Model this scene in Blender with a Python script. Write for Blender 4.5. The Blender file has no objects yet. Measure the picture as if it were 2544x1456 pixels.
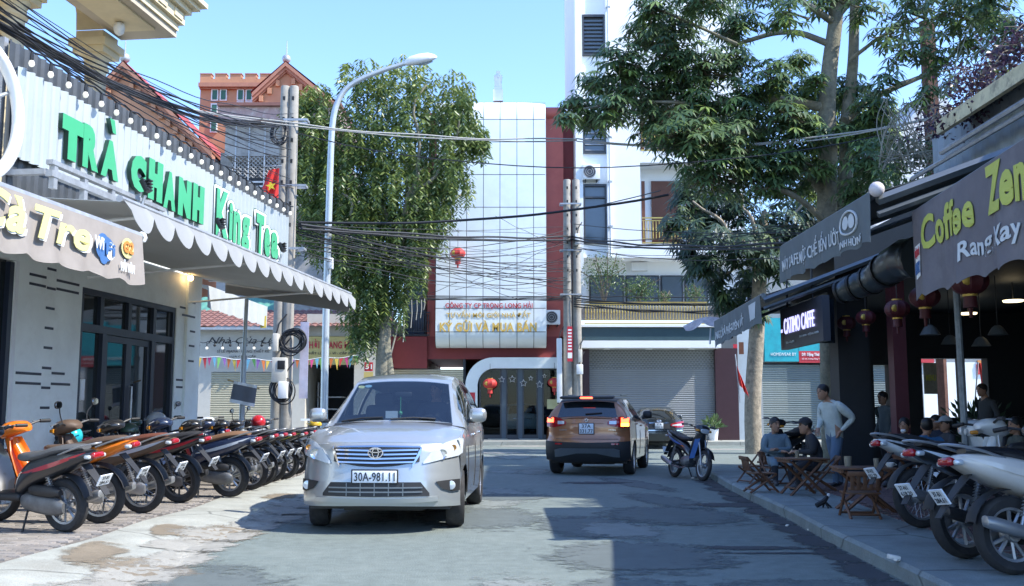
import bpy, bmesh, math, random
from mathutils import Vector, Matrix
R = math.radians
S = bpy.context.scene
COL = S.collection
random.seed(7)
# ---------------------------------------------------------------- camera, sky, sun, exposure
F_, CX, CY, CH, PITCH = 2483.0, 1271.5, 728.0, 1.29, R(6.753)
cam = bpy.data.objects.new('camera', bpy.data.cameras.new('camera')); COL.objects.link(cam)
cam.location = (0, 0, CH); cam.rotation_euler = (R(90) + PITCH, 0, 0)
cam.data.sensor_width = 36; cam.data.lens = F_ / 2543 * 36; cam.data.clip_end = 2000
S.camera = cam
SUN_EL, SUN_AZ = R(47), R(106)          # azimuth clockwise from +Y
W = bpy.data.worlds.new('World'); S.world = W; W.use_nodes = True
nt = W.node_tree; bg = nt.nodes['Background']
sky = nt.nodes.new('ShaderNodeTexSky'); sky.sky_type = 'NISHITA'; sky.sun_disc = False
sky.sun_elevation = SUN_EL; sky.sun_rotation = SUN_AZ; sky.air_density = 1.0; sky.dust_density = 0.25; sky.ozone_density = 2.2
tn = nt.nodes.new('ShaderNodeMix'); tn.data_type = 'RGBA'; tn.blend_type = 'MULTIPLY'; tn.inputs[0].default_value = 1; tn.inputs[7].default_value = (.70, .79, .97, 1)
nt.links.new(sky.outputs[0], tn.inputs[6]); nt.links.new(tn.outputs[2], bg.inputs[0]); bg.inputs[1].default_value = 0.15
sd = Vector((math.sin(SUN_AZ) * math.cos(SUN_EL), math.cos(SUN_AZ) * math.cos(SUN_EL), math.sin(SUN_EL)))
sl = bpy.data.lights.new('sun', 'SUN'); sl.energy = 2.6; sl.angle = R(0.53); sl.color = (1, .95, .86)
so = bpy.data.objects.new('sun', sl); COL.objects.link(so); so.rotation_euler = sd.to_track_quat('Z', 'Y').to_euler(); so.location = (30, -10, 40)
S.view_settings.view_transform = 'Standard'; S.view_settings.look = 'None'
S.view_settings.exposure = 1.65; S.view_settings.gamma = 1
S.cycles.max_bounces = 6; S.cycles.transparent_max_bounces = 12; S.cycles.glossy_bounces = 3; S.cycles.transmission_bounces = 4
S.cycles.caustics_reflective = False; S.cycles.caustics_refractive = False

# ---------------------------------------------------------------- helpers
def ray(x, y):
    a = (x - CX) / F_; b = (CY - y) / F_; c, s = math.cos(PITCH), math.sin(PITCH)
    return Vector((a, c - b * s, s + b * c))
def PY(x, y, Y):                       # point of the sight line at depth Y
    d = ray(x, y); t = Y / d.y
    return Vector((d.x * t, Y, CH + d.z * t))
def G(x, y, z=0.0):                    # point of the sight line at height z
    d = ray(x, y); t = (z - CH) / d.z
    return Vector((d.x * t, d.y * t, z))
class Fr:                              # street frame: n out of the wall, u along it
    def __init__(s, ox, deg):
        s.o = Vector((ox, 0, 0)); s.a = R(deg); s.N = Vector((math.cos(s.a), math.sin(s.a), 0)); s.U = Vector((-math.sin(s.a), math.cos(s.a), 0))
        s.M = Matrix.Translation(s.o) @ Matrix.Rotation(s.a, 4, 'Z')
    def __call__(s, n, u, z): return s.o + s.N * n + s.U * u + Vector((0, 0, z))
    def px(s, x, y, n=0.0):            # pixel on the plane n=const -> (u,z)
        d = ray(x, y); c = Vector((0, 0, CH)); t = (n - (c - s.o).dot(s.N)) / d.dot(s.N); p = c + d * t
        return ((p - s.o).dot(s.U), p.z)
MATS = {}
def mat(name, col, r=.6, m=0., n=.10, ns=5., b=0., bs=60., tr=0., em=None, es=1., coat=0., spec=.5, stain=None, sc=1.5, st=.5, alpha=1.):
    if name in MATS: return MATS[name]
    M = bpy.data.materials.new(name); M.use_nodes = True; MATS[name] = M
    t = M.node_tree; N = t.nodes; L = t.links; p = N['Principled BSDF']
    p.inputs['Roughness'].default_value = r; p.inputs['Metallic'].default_value = m
    p.inputs['Specular IOR Level'].default_value = spec
    c = (*col, 1)
    p.inputs['Base Color'].default_value = c
    if n > 0 or stain or b > 0:
        tc = N.new('ShaderNodeTexCoord')
    if n > 0:
        no = N.new('ShaderNodeTexNoise'); no.inputs['Scale'].default_value = ns; no.inputs['Detail'].default_value = 6; no.inputs['Roughness'].default_value = .65
        L.new(tc.outputs['Object'], no.inputs['Vector'])
        mr = N.new('ShaderNodeMapRange'); mr.inputs[1].default_value = .25; mr.inputs[2].default_value = .75; mr.inputs[3].default_value = 1 - n * 1.5; mr.inputs[4].default_value = 1 + n
        L.new(no.outputs[0], mr.inputs[0])
        mx = N.new('ShaderNodeMix'); mx.data_type = 'RGBA'; mx.blend_type = 'MULTIPLY'; mx.inputs[0].default_value = 1; mx.inputs[6].default_value = c
        L.new(mr.outputs[0], mx.inputs[7]); out = mx.outputs[2]
        if stain:
            n2 = N.new('ShaderNodeTexNoise'); n2.inputs['Scale'].default_value = sc; n2.inputs['Detail'].default_value = 8; n2.inputs['Roughness'].default_value = .7
            L.new(tc.outputs['Object'], n2.inputs['Vector'])
            rm = N.new('ShaderNodeMapRange'); rm.inputs[1].default_value = .5; rm.inputs[2].default_value = .68; rm.inputs[3].default_value = 0; rm.inputs[4].default_value = st
            L.new(n2.outputs[0], rm.inputs[0])
            m2 = N.new('ShaderNodeMix'); m2.data_type = 'RGBA'; L.new(rm.outputs[0], m2.inputs[0]); L.new(out, m2.inputs[6]); m2.inputs[7].default_value = (*stain, 1); out = m2.outputs[2]
        L.new(out, p.inputs['Base Color'])
    if b > 0:
        nb = N.new('ShaderNodeTexNoise'); nb.inputs['Scale'].default_value = bs; nb.inputs['Detail'].default_value = 5
        L.new(tc.outputs['Object'], nb.inputs['Vector'])
        bu = N.new('ShaderNodeBump'); bu.inputs['Strength'].default_value = b; bu.inputs['Distance'].default_value = .02
        L.new(nb.outputs[0], bu.inputs['Height']); L.new(bu.outputs[0], p.inputs['Normal'])
    if tr > 0: p.inputs['Transmission Weight'].default_value = tr
    if coat > 0: p.inputs['Coat Weight'].default_value = coat; p.inputs['Coat Roughness'].default_value = .04
    if em: p.inputs['Emission Color'].default_value = (*em, 1); p.inputs['Emission Strength'].default_value = es
    if alpha < 1: p.inputs['Alpha'].default_value = alpha
    return M
def paint(name, col, r=.35, n=.05, coat=.6): return mat(name, col, r, 0, n, 9, coat=coat)

class MB:
    def __init__(s, T=None): s.v = []; s.f = []; s.mi = []; s.T = T; s.k = 0
    def add(s, vs, fs, k=None):
        o = len(s.v); s.v += [tuple(p) for p in vs]; s.f += [tuple(i + o for i in f) for f in fs]; s.mi += [s.k if k is None else k] * len(fs); return s
    def b2(s, a, b, k=None):
        x0, y0, z0 = [min(a[i], b[i]) for i in range(3)]; x1, y1, z1 = [max(a[i], b[i]) for i in range(3)]
        return s.add([(x0,y0,z0),(x1,y0,z0),(x1,y1,z0),(x0,y1,z0),(x0,y0,z1),(x1,y0,z1),(x1,y1,z1),(x0,y1,z1)],
                     [(0,3,2,1),(4,5,6,7),(0,1,5,4),(1,2,6,5),(2,3,7,6),(3,0,4,7)], k)
    def box(s, c, d, rz=0, k=None, rx=0, ry=0):
        M = Matrix.Translation(c) @ Matrix.Rotation(rz, 4, 'Z') @ Matrix.Rotation(ry, 4, 'Y') @ Matrix.Rotation(rx, 4, 'X')
        x, y, z = d[0]/2, d[1]/2, d[2]/2
        return s.add([M @ Vector(p) for p in [(-x,-y,-z),(x,-y,-z),(x,y,-z),(-x,y,-z),(-x,-y,z),(x,-y,z),(x,y,z),(-x,y,z)]],
                     [(0,3,2,1),(4,5,6,7),(0,1,5,4),(1,2,6,5),(2,3,7,6),(3,0,4,7)], k)
    def cbox(s, c, d, bev=.01, rz=0, k=None, rx=0, ry=0):   # box with chamfered edges
        bm = bmesh.new(); bmesh.ops.create_cube(bm, size=1)
        bmesh.ops.scale(bm, vec=Vector(d), verts=bm.verts)
        bmesh.ops.bevel(bm, geom=bm.edges[:], offset=min(bev, min(d) * .45), segments=2, affect='EDGES', profile=.5)
        M = Matrix.Translation(c) @ Matrix.Rotation(rz, 4, 'Z') @ Matrix.Rotation(ry, 4, 'Y') @ Matrix.Rotation(rx, 4, 'X')
        bm.verts.index_update(); s.add([M @ v.co for v in bm.verts], [[v.index for v in f.verts] for f in bm.faces], k); bm.free(); return s
    def ring(s, rings, closed=True, cap=True, k=None):      # loft
        n = len(rings[0]); vs = [p for r in rings for p in r]; fs = []
        for i in range(len(rings) - 1):
            for j in range(n if closed else n - 1):
                a = i*n+j; b = i*n+(j+1) % n; fs.append((a, b, b+n, a+n))
        if cap and closed: fs.append(tuple(range(n-1, -1, -1))); fs.append(tuple((len(rings)-1)*n+j for j in range(n)))
        return s.add(vs, fs, k)
    def tube(s, pts, r, n=6, k=None, cap=True):
        pts = [Vector(p) for p in pts]; rs = r if isinstance(r, (list, tuple)) else [r]*len(pts); rings = []; up = None
        for i, p in enumerate(pts):
            d = (pts[min(i+1, len(pts)-1)] - pts[max(i-1, 0)]); d = d.normalized() if d.length > 1e-9 else Vector((0,0,1))
            if up is None: up = Vector((0,0,1)) if abs(d.z) < .9 else Vector((1,0,0))
            a = d.cross(up); a = a.normalized() if a.length > 1e-6 else d.orthogonal().normalized(); b = a.cross(d); up = b
            rings.append([p + (a*math.cos(t) + b*math.sin(t))*rs[i] for t in [2*math.pi*j/n for j in range(n)]])
        return s.ring(rings, True, cap, k)
    def cyl(s, a, b, r0, r1=None, n=12, k=None): return s.tube([a, b], [r0, r0 if r1 is None else r1], n, k)
    def lathe(s, prof, c=(0,0,0), n=16, ax='z', k=None, cap=True):
        rings = []
        for (r, h) in prof:
            rg = []
            for j in range(n):
                t = 2*math.pi*j/n; p = (r*math.cos(t), r*math.sin(t), h)
                if ax == 'y': p = (p[0], p[2], -p[1])
                if ax == 'x': p = (p[2], p[0], p[1])
                rg.append(Vector(p) + Vector(c))
            rings.append(rg)
        return s.ring(rings, True, cap, k)
    def sph(s, c, r, n=10, k=None, m=None):
        r = (r, r, r) if not isinstance(r, (tuple, list)) else r; m = m or max(4, n//2); rings = []
        for i in range(m+1):
            t = math.pi*i/m; q = max(math.sin(t), .02)
            rings.append([(c[0]+r[0]*q*math.cos(2*math.pi*j/n), c[1]+r[1]*q*math.sin(2*math.pi*j/n), c[2]-r[2]*math.cos(t)) for j in range(n)])
        return s.ring(rings, True, True, k)
    def prism(s, poly, ax, a, b, k=None):                   # polygon extruded along an axis
        mk = {'x': lambda p, h: (h, p[0], p[1]), 'y': lambda p, h: (p[0], h, p[1]), 'z': lambda p, h: (p[0], p[1], h)}[ax]
        n = len(poly); return s.add([mk(p, a) for p in poly] + [mk(p, b) for p in poly],
            [tuple(range(n-1, -1, -1)), tuple(range(n, 2*n))] + [(i, (i+1) % n, (i+1) % n+n, i+n) for i in range(n)], k)
    def quad(s, *p, k=None): return s.add(p, [tuple(range(len(p)))], k)
    def grid(s, fn, nu, nv, k=None):
        return s.add([fn(i/nu, j/nv) for i in range(nu+1) for j in range(nv+1)],
                     [(i*(nv+1)+j, (i+1)*(nv+1)+j, (i+1)*(nv+1)+j+1, i*(nv+1)+j+1) for i in range(nu) for j in range(nv)], k)
    def sheet(s, fn, nu, nv, th, k=None):                   # two-sided sheet with thickness th along the local normal
        g = [[Vector(fn(i/nu, j/nv)) for j in range(nv+1)] for i in range(nu+1)]; lo = []
        for i in range(nu+1):
            for j in range(nv+1):
                du = g[min(i+1, nu)][j]-g[max(i-1, 0)][j]; dv = g[i][min(j+1, nv)]-g[i][max(j-1, 0)]
                nn = du.cross(dv); nn = nn.normalized() if nn.length > 1e-9 else Vector((0,0,1)); lo.append(g[i][j]-nn*th)
        m = nv+1; c = (nu+1)*m; vs = [p for r in g for p in r]+lo; fs = []
        for i in range(nu):
            for j in range(nv):
                a = i*m+j; fs += [(a, a+m, a+m+1, a+1), (c+a, c+a+1, c+a+m+1, c+a+m)]
        for i in range(nu):
            fs += [(i*m, c+i*m, c+(i+1)*m, (i+1)*m), (i*m+nv, (i+1)*m+nv, c+(i+1)*m+nv, c+i*m+nv)]
        for j in range(nv):
            fs += [(j, j+1, c+j+1, c+j), (nu*m+j, c+nu*m+j, c+nu*m+j+1, nu*m+j+1)]
        return s.add(vs, fs, k)
    def mesh(s, name, mats, ang=35):
        me = bpy.data.meshes.new(name)
        vs = s.v if s.T is None else [tuple(s.T @ Vector(p)) for p in s.v]
        me.from_pydata(vs, [], s.f)
        for m in (mats if isinstance(mats, (list, tuple)) else [mats]): me.materials.append(m)
        if max(s.mi, default=0) > 0: me.polygons.foreach_set('material_index', s.mi)
        if ang:
            me.polygons.foreach_set('use_smooth', [True]*len(me.polygons)); me.set_sharp_from_angle(angle=R(ang))
        me.validate(); me.update(); return me
    def build(s, name, mats, par=None, ang=35, world=True):
        return obj(name, s.mesh(name, mats, ang), par, world)
def obj(name, me, par=None, world=True):
    o = bpy.data.objects.new(name, me); COL.objects.link(o)
    if par is not None:
        o.parent = par
        if world: 
            q = par; t = Vector((0,0,0))
            while q is not None: t += q.location+q.matrix_parent_inverse.translation; q = q.parent
            o.matrix_parent_inverse = Matrix.Translation(-t)
    return o
def thing(name, label, cat, loc=(0,0,0), rz=0, group=None):
    o = bpy.data.objects.new(name, None); COL.objects.link(o); o.empty_display_size = .2
    o.location = loc; o.rotation_euler = (0, 0, rz); return tag(o, label, cat, group)
def tag(o, label=None, cat=None, group=None, kind=None):
    for k, v in (('label', label), ('category', cat), ('group', group), ('kind', kind)):
        if v: o[k] = v
    return o
def dup(root, loc=None, rz=None, label=None, group=None, swap=None):
    def cp(o, par):
        c = o.copy(); COL.objects.link(c)
        if par is not None: c.parent = par; c.matrix_parent_inverse = o.matrix_parent_inverse.copy()
        if swap and c.type == 'MESH' and any(m and m.name in swap for m in c.data.materials):
            key = (c.data.name, tuple(sorted((a, b.name) for a, b in swap.items())))
            if key not in SW:
                d = c.data.copy()
                for i, m in enumerate(d.materials):
                    if m and m.name in swap: d.materials[i] = swap[m.name]
                SW[key] = d
            c.data = SW[key]
        for ch in list(o.children): cp(ch, c)
        return c
    r = cp(root, None)
    if loc is not None: r.location = loc
    if rz is not None: r.rotation_euler = (0, 0, rz)
    return tag(r, label, None, group)
SW = {}
def text_mb(s, ext=0., bold=0., shear=0., space=None):
    space = 1+bold*2.4 if space is None else space
    c = bpy.data.curves.new('t', 'FONT'); c.body = s; c.extrude = ext; c.offset = bold; c.shear = shear; c.space_character = space; c.resolution_u = 3
    o = bpy.data.objects.new('t', c); COL.objects.link(o)
    dg = bpy.context.evaluated_depsgraph_get(); me = bpy.data.meshes.new_from_object(o.evaluated_get(dg), depsgraph=dg)
    bpy.data.objects.remove(o); bpy.data.curves.remove(c); return me
def lettering(s, O, U, V, m, par=None, name='lettering', th=.004, bold=.015, shear=0., world=True, arc=None, solid=False):
    """text filling the parallelogram O + U*[0..1] + V*[0..1], th proud along U x V; solid = extruded from the base"""
    me = text_mb(s, .05, bold, shear); O, U, V = Vector(O), Vector(U), Vector(V); N = U.cross(V).normalized()
    xs = [v.co.x for v in me.vertices]; ys = [v.co.y for v in me.vertices]; x0, x1, y0, y1 = min(xs), max(xs), min(ys), max(ys)
    for v in me.vertices:
        a = (v.co.x-x0)/(x1-x0); b = (v.co.y-y0)/(y1-y0); h = th if v.co.z > 0 else (0 if solid else th*.25)
        p = O + U*a + V*b + N*h
        if arc: p = arc(a, b, h)
        v.co = p
    me.materials.clear()
    for q in (m if isinstance(m, (list, tuple)) else [m]): me.materials.append(q)
    if isinstance(m, (list, tuple)):
        me.update()
        for p in me.polygons: p.material_index = 0 if abs(p.normal.dot(N)) > .7 else 1
    return obj(name, me, par, world)
def chaikin(p, it=2, closed=False):
    p = [Vector(q) for q in p]
    for _ in range(it):
        q = [] if closed else [p[0]]
        for i in range(len(p) if closed else len(p)-1):
            a, b = p[i], p[(i+1) % len(p)]; q += [a*.75+b*.25, a*.25+b*.75]
        if not closed: q.append(p[-1])
        p = q
    return p
def lerp(a, b, t): return a+(b-a)*t
def interp(pts, x):
    if x <= pts[0][0]: return pts[0][1]
    for (a, u), (b, v) in zip(pts, pts[1:]):
        if x <= b: return lerp(u, v, (x-a)/(b-a)) if b > a else v
    return pts[-1][1]
FL = Fr(-8.26, -6.8)     # left terrace of shops
FRT = Fr(4.2, -4.6)      # right-hand cafe front (u along the street)
# ================================================================= THE SETTING
def ground_mat(name, col, dust, sc, nsc, r=.85, b=.35, crack=0.):
    M = mat(name, col, r, 0, .16, nsc, b, 55, stain=dust, sc=sc, st=.55, spec=.3)
    t = M.node_tree; N = t.nodes; L = t.links; p = N['Principled BSDF']; src = p.inputs['Base Color'].links[0].from_socket
    tc = [n for n in N if n.type == 'TEX_COORD'][0]
    fine = N.new('ShaderNodeTexNoise'); fine.inputs['Scale'].default_value = 130; fine.inputs['Detail'].default_value = 2
    L.new(tc.outputs['Object'], fine.inputs['Vector'])
    mr = N.new('ShaderNodeMapRange'); mr.inputs[1].default_value = .3; mr.inputs[2].default_value = .7; mr.inputs[3].default_value = .72; mr.inputs[4].default_value = 1.25; L.new(fine.outputs[0], mr.inputs[0])
    mx = N.new('ShaderNodeMix'); mx.data_type = 'RGBA'; mx.blend_type = 'MULTIPLY'; mx.inputs[0].default_value = 1; L.new(src, mx.inputs[6]); L.new(mr.outputs[0], mx.inputs[7]); out = mx.outputs[2]
    if crack:
        wv = N.new('ShaderNodeTexNoise'); wv.inputs['Scale'].default_value = 2.5; wv.inputs['Detail'].default_value = 4; L.new(tc.outputs['Object'], wv.inputs['Vector'])
        ad = N.new('ShaderNodeMix'); ad.data_type = 'RGBA'; ad.inputs[0].default_value = .12; L.new(tc.outputs['Object'], ad.inputs[6]); L.new(wv.outputs[1], ad.inputs[7])
        vo = N.new('ShaderNodeTexVoronoi'); vo.feature = 'DISTANCE_TO_EDGE'; vo.inputs['Scale'].default_value = .55; L.new(ad.outputs[2], vo.inputs['Vector'])
        r2 = N.new('ShaderNodeMapRange'); r2.inputs[1].default_value = .0; r2.inputs[2].default_value = .012; r2.inputs[3].default_value = 1-crack; r2.inputs[4].default_value = 1; L.new(vo.outputs['Distance'], r2.inputs[0])
        m3 = N.new('ShaderNodeMix'); m3.data_type = 'RGBA'; m3.blend_type = 'MULTIPLY'; m3.inputs[0].default_value = 1; L.new(out, m3.inputs[6]); L.new(r2.outputs[0], m3.inputs[7]); out = m3.outputs[2]
    L.new(out, p.inputs['Base Color']); return M
m_asph = ground_mat('asphalt', (.175, .208, .192), (.225, .255, .232), .6, 7., b=.4, crack=.0)
m_conc = ground_mat('kerb_concrete', (.37, .38, .34), (.26, .25, .21), .9, 3., crack=.55)
m_conc2 = ground_mat('walk_concrete', (.24, .285, .28), (.15, .15, .15), .7, 3., crack=.6)
m_dirt = ground_mat('dirt', (.26, .22, .16), (.16, .14, .1), 3, 6)
m_dust = ground_mat('ground_dust', (.28, .27, .24), (.2, .19, .17), .2, 1.)
m_damp = ground_mat('damp_asphalt', (.055, .06, .065), (.09, .09, .09), 2., 3., r=.6)

tag(MB().b2((-300, -60, -.6), (300, 500, -.02)).build('ground', m_dust), kind='structure')
tag(MB().add([(-60,-12,0),(60,-12,0),(60,41,0),(-60,41,0)], [(0,1,2,3)]).build('road', m_asph), kind='structure')
# damp gutter stains along the right kerb
def blob(c, rx, ry, z, n=26, j=.25, seed=1, rz=0):
    rr = random.Random(seed); ph = [rr.uniform(0, 6.28) for _ in range(4)]
    pts = []
    for i in range(n):
        t = 2*math.pi*i/n; k = 1+j*(.5*math.sin(2*t+ph[0])+.35*math.sin(3*t+ph[1])+.3*math.sin(5*t+ph[2])+.2*math.sin(9*t+ph[3]))
        x, y = rx*k*math.cos(t), ry*k*math.sin(t); pts.append((c[0]+x*math.cos(rz)-y*math.sin(rz), c[1]+x*math.sin(rz)+y*math.cos(rz), z))
    return pts
def kerb_x(y): return interp([(-12, 2.1), (0, 2.5), (7.4, 2.95), (12, 3.3), (17, 3.62), (19.6, 3.85), (20.6, 4.2), (21.5, 4.9), (22.2, 6.), (22.8, 8.), (23.4, 14.), (26, 60)], y)
def strip(name, px, m, z):
    o = MB().add([Vector((p[0], p[1], z)) for p in px], [tuple(range(len(px)))]).build(name, m, ang=0); return tag(o, kind='structure')
# ---- left pavement: paved bay, broken concrete apron
PZ = .10
m_slab = ground_mat('bay_bed', (.2, .18, .16), (.12, .11, .1), 2, 5)
def apr_x(y): return -2.95+.10*math.sin(y*1.7)+.06*math.sin(y*4.3+1)+.05*math.sin(y*11)+.03*math.sin(y*23+1)+.02*math.sin(y*41)+ (0.12 if y > 13 else 0)
def apr_in(y): return -4.02+.04*math.sin(y*2.1)
ay = [-12+.06*i for i in range(int(36/.06))]
mb = MB(); n = 9
def aprp(i, j):
    y = ay[i]; t = j/n; x = lerp(apr_x(y), apr_in(y), t); z = .006+(PZ-.012)*min(1, t*1.25)**.8+.008*math.sin(y*3+t*5)*math.sin(t*3.14)
    return (x, y, z)
mb.add([aprp(i, j) for i in range(len(ay)) for j in range(n+1)], [(i*(n+1)+j, i*(n+1)+j+1, (i+1)*(n+1)+j+1, (i+1)*(n+1)+j) for i in range(len(ay)-1) for j in range(n)])
tag(mb.build('concrete_apron', m_conc), kind='structure')
tag(MB().b2((-30, -12, -.3), (-4.0, 23.85, PZ-.014)).build('parking_bay', m_slab), kind='structure')
bay = bpy.data.objects['parking_bay']
def apz(x, y):
    t = (x-apr_x(y))/(apr_in(y)-apr_x(y)); return .006+(PZ-.012)*min(1, max(0, t)*1.25)**.8+.008*math.sin(y*3+t*5)*math.sin(max(0, min(1, t))*3.14)
def soft_mat(name, col, thr=.5):
    M = ground_mat(name, col, tuple(c*.7 for c in col), 3, 6); t = M.node_tree; N = t.nodes; L = t.links; p = N['Principled BSDF']; tc = [n for n in N if n.type == 'TEX_COORD'][0]
    at = N.new('ShaderNodeAttribute'); at.attribute_name = 'edge'; no = N.new('ShaderNodeTexNoise'); no.inputs['Scale'].default_value = 4.5; no.inputs['Detail'].default_value = 9; no.inputs['Roughness'].default_value = .72; L.new(tc.outputs['Object'], no.inputs['Vector'])
    ad = N.new('ShaderNodeMath'); ad.operation = 'MULTIPLY_ADD'; ad.inputs[1].default_value = 1.5; L.new(no.outputs[0], ad.inputs[0]); sb = N.new('ShaderNodeMath'); sb.operation = 'SUBTRACT'; L.new(at.outputs['Fac'], sb.inputs[0]); sb.inputs[1].default_value = .5+thr; L.new(sb.outputs[0], ad.inputs[2])
    mr = N.new('ShaderNodeMapRange'); mr.inputs[1].default_value = 0; mr.inputs[2].default_value = .22; mr.inputs[3].default_value = 0; mr.inputs[4].default_value = .92; L.new(ad.outputs[0], mr.inputs[0]); L.new(mr.outputs[0], p.inputs['Alpha']); return M
def soft_patch(name, c, rx, ry, rz, zf, m, seed, n_r=8, n_t=28):
    vs = []; ed = []; fs = []
    for k in range(n_r+1):
        f = 1-k/n_r
        for i in range(n_t):
            t = 6.2832*i/n_t; x, y = rx*f*math.cos(t), ry*f*math.sin(t); X_, Y_ = c[0]+x*math.cos(rz)-y*math.sin(rz), c[1]+x*math.sin(rz)+y*math.cos(rz); vs.append((X_, Y_, zf(X_, Y_))); ed.append(1-f)
    fs = [(k*n_t+i, k*n_t+(i+1) % n_t, (k+1)*n_t+(i+1) % n_t, (k+1)*n_t+i) for k in range(n_r) for i in range(n_t)]
    me = bpy.data.meshes.new(name); me.from_pydata(vs, [], fs); me.materials.append(m); a = me.attributes.new('edge', 'FLOAT', 'POINT'); a.data.foreach_set('value', ed); return tag(obj(name, me), kind='structure')
m_sand = soft_mat('sand_patch', (.25, .21, .155)); m_dustp = soft_mat('dust_patch', (.36, .35, .31)); m_wet = soft_mat('oil_patch', (.075, .08, .085)); m_wet2 = soft_mat('patch_dark', (.135, .16, .157)); m_dustr = soft_mat('dust_road', (.235, .26, .245))
def apz2(x, y): return max(apz(x, y) if apr_in(y) < x < apr_x(y) else .0, .0)+.007
for i, (x, y, rx, ry, rz) in enumerate([(560,1325,.55,1.0,.1),(350,1415,.6,.75,.5),(230,1390,.35,.8,.2),(700,1240,.3,.8,0),(420,1330,.3,.7,.3)]): soft_patch('sand_patch', G(x, y, .02), rx, ry, rz, apz2, m_sand, i)
for i in range(22): y = 5.5+i*.85; soft_patch('road_dust', (apr_x(y)+.05*math.sin(i*4), y), .35+.25*abs(math.sin(i*2.3)), .75, 0, lambda x, y: apz2(x, y)+.001, m_dustp, i)
rq = random.Random(12)
for i in range(26): soft_patch('road_dust' if i % 3 else 'road_stain', (rq.uniform(-2.2, 2.6), rq.uniform(6, 30)), rq.uniform(.4, 1.3), rq.uniform(.6, 2.6), rq.uniform(-.1, .25), lambda x, y: .003+.0002*i, m_dustr if i % 2 == 0 else m_wet2, i)
for i in range(12): soft_patch('road_dust', (rq.uniform(-8, 12), rq.uniform(28, 38)), rq.uniform(1, 3), rq.uniform(.5, 1.2), 0, lambda x, y: .003+.0002*i, m_dustp, i)
for i in range(16): y = 5.5+i*.95; soft_patch('gutter_stain', (kerb_x(y)-.12, y), .26+.12*abs(math.sin(i*1.7)), .8, -.07, lambda x, y: .0045+.0001*i if x < kerb_x(y)-.005 else -.05, m_wet, i)
for i, (x, y, rx, ry) in enumerate([(1830,1255,1.0,.5),(1700,1290,.5,.12),(1760,1282,.3,.1),(1860,1362,.8,.2),(1480,1200,.9,.4),(2480,1430,.5,.45),(1980,1375,1.1,.08)]): soft_patch('damp_patch', G(x, y), rx, ry, 0, lambda x, y: .0065 if x < kerb_x(y)-.005 else -.05, m_wet, i)
# interlocking pavers: the nearest as single bricks, the rest joined
m_pav = [ground_mat('paver_%s' % n_, c, (.2, .18, .16), 2, 6) for n_, c in (('a', (.29, .265, .24)), ('b', (.25, .23, .21)), ('c', (.34, .31, .28)))]
pav_me = []
for k in range(3):
    b = MB(); b.add([(-.098,-.048,0),(.098,-.048,0),(.098,.048,0),(-.098,.048,0),(-.094,-.044,.016),(.094,-.044,.016),(.094,.044,.016),(-.094,.044,.016)],
        [(4,5,6,7),(0,1,5,4),(1,2,6,5),(2,3,7,6),(3,0,4,7)]); pav_me.append(b.mesh('paver', m_pav[k], 0))
def pavers(x_in, x_out, y0, y1, par, z, rz0, cam_key, label=None, mats=None, meshes=None, lim=300):
    cells = []
    ny = int((y1-y0)/.1); 
    for j in range(ny):
        y = y0+j*.1+.05; off = .1 if j % 2 else 0; i = 0; xo = x_out(y); x = xo-.1+off
        xi = x_in(y)
        lo, hi = min(xi, xo), max(xi, xo); x = lo+.1+off
        while x < hi-.08: cells.append((x, y)); x += .2
    vis = []
    for (x, y) in cells:
        p = Vector((x, y, z)); 
        if y > .5:
            px = CX+F_*x/y
            vis.append((0 if -40 < px < 2583 and y > 6.2 else 1, y, x))
        else: vis.append((1, y, x))
    vis.sort(); rr = random.Random(5); meshes = meshes or pav_me; mats = mats or m_pav
    for a, y, x in vis[:lim]:
        o = bpy.data.objects.new('brick', rr.choice(meshes)); COL.objects.link(o); o.parent = par; o.location = (x, y, z+rr.uniform(-.004, .004)); o.rotation_euler = (rr.uniform(-.015, .015), rr.uniform(-.015, .015), rr.uniform(-.03, .03))
    mb = MB()
    for a, y, x in vis[lim:]:
        mb.k = rr.randrange(3); h = z+rr.uniform(-.003, .003)+.016
        mb.add([(x-.098,y-.048,h-.014),(x+.098,y-.048,h-.014),(x+.098,y+.048,h-.014),(x-.098,y+.048,h-.014),(x-.094,y-.044,h),(x+.094,y-.044,h),(x+.094,y+.044,h),(x-.094,y+.044,h)],
               [(4,5,6,7),(0,1,5,4),(1,2,6,5),(2,3,7,6),(3,0,4,7)])
    tag(mb.build('brick_paving', mats, par, 0), kind='stuff')
pavers(lambda y: -7.9+.119*y if y > 0 else -8, lambda y: apr_in(y)-.02, 5.5, 22.5, bay, PZ-.014, 0, None)
# ---- right pavement
RZ = .13
ry = [-12, -6, 0, 4, 7.4, 9, 10.5, 12, 13.5, 15, 16, 17, 18, 19, 19.6, 20.2, 20.8, 21.4, 21.9, 22.3, 22.6, 23.0, 23.4]
edge = [(kerb_x(y)+.015*math.sin(y*7), y) for y in ry]
poly = edge+[(60, 23.4), (60, -12)]
nn = len(poly); mb = MB()
bev = .035
def inn(p): return (p[0]+bev, p[1]-bev*(1 if p[1] > 20 else 0))
edge_i = [inn(p) for p in edge]; poly_i = edge_i+[(60, 23.4-bev), (60, -12)]
mb.add([(p[0], p[1], -.1) for p in poly]+[(p[0], p[1], RZ-.03) for p in poly]+[(p[0], p[1], RZ) for p in poly_i],
       [(i, (i+1) % nn, (i+1) % nn+nn, i+nn) for i in range(nn)]+[(i+nn, (i+1) % nn+nn, (i+1) % nn+2*nn, i+2*nn) for i in range(nn)]+[tuple(range(2*nn, 3*nn))])
walk = tag(mb.build('right_pavement', m_conc2, ang=25), kind='structure')
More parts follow.
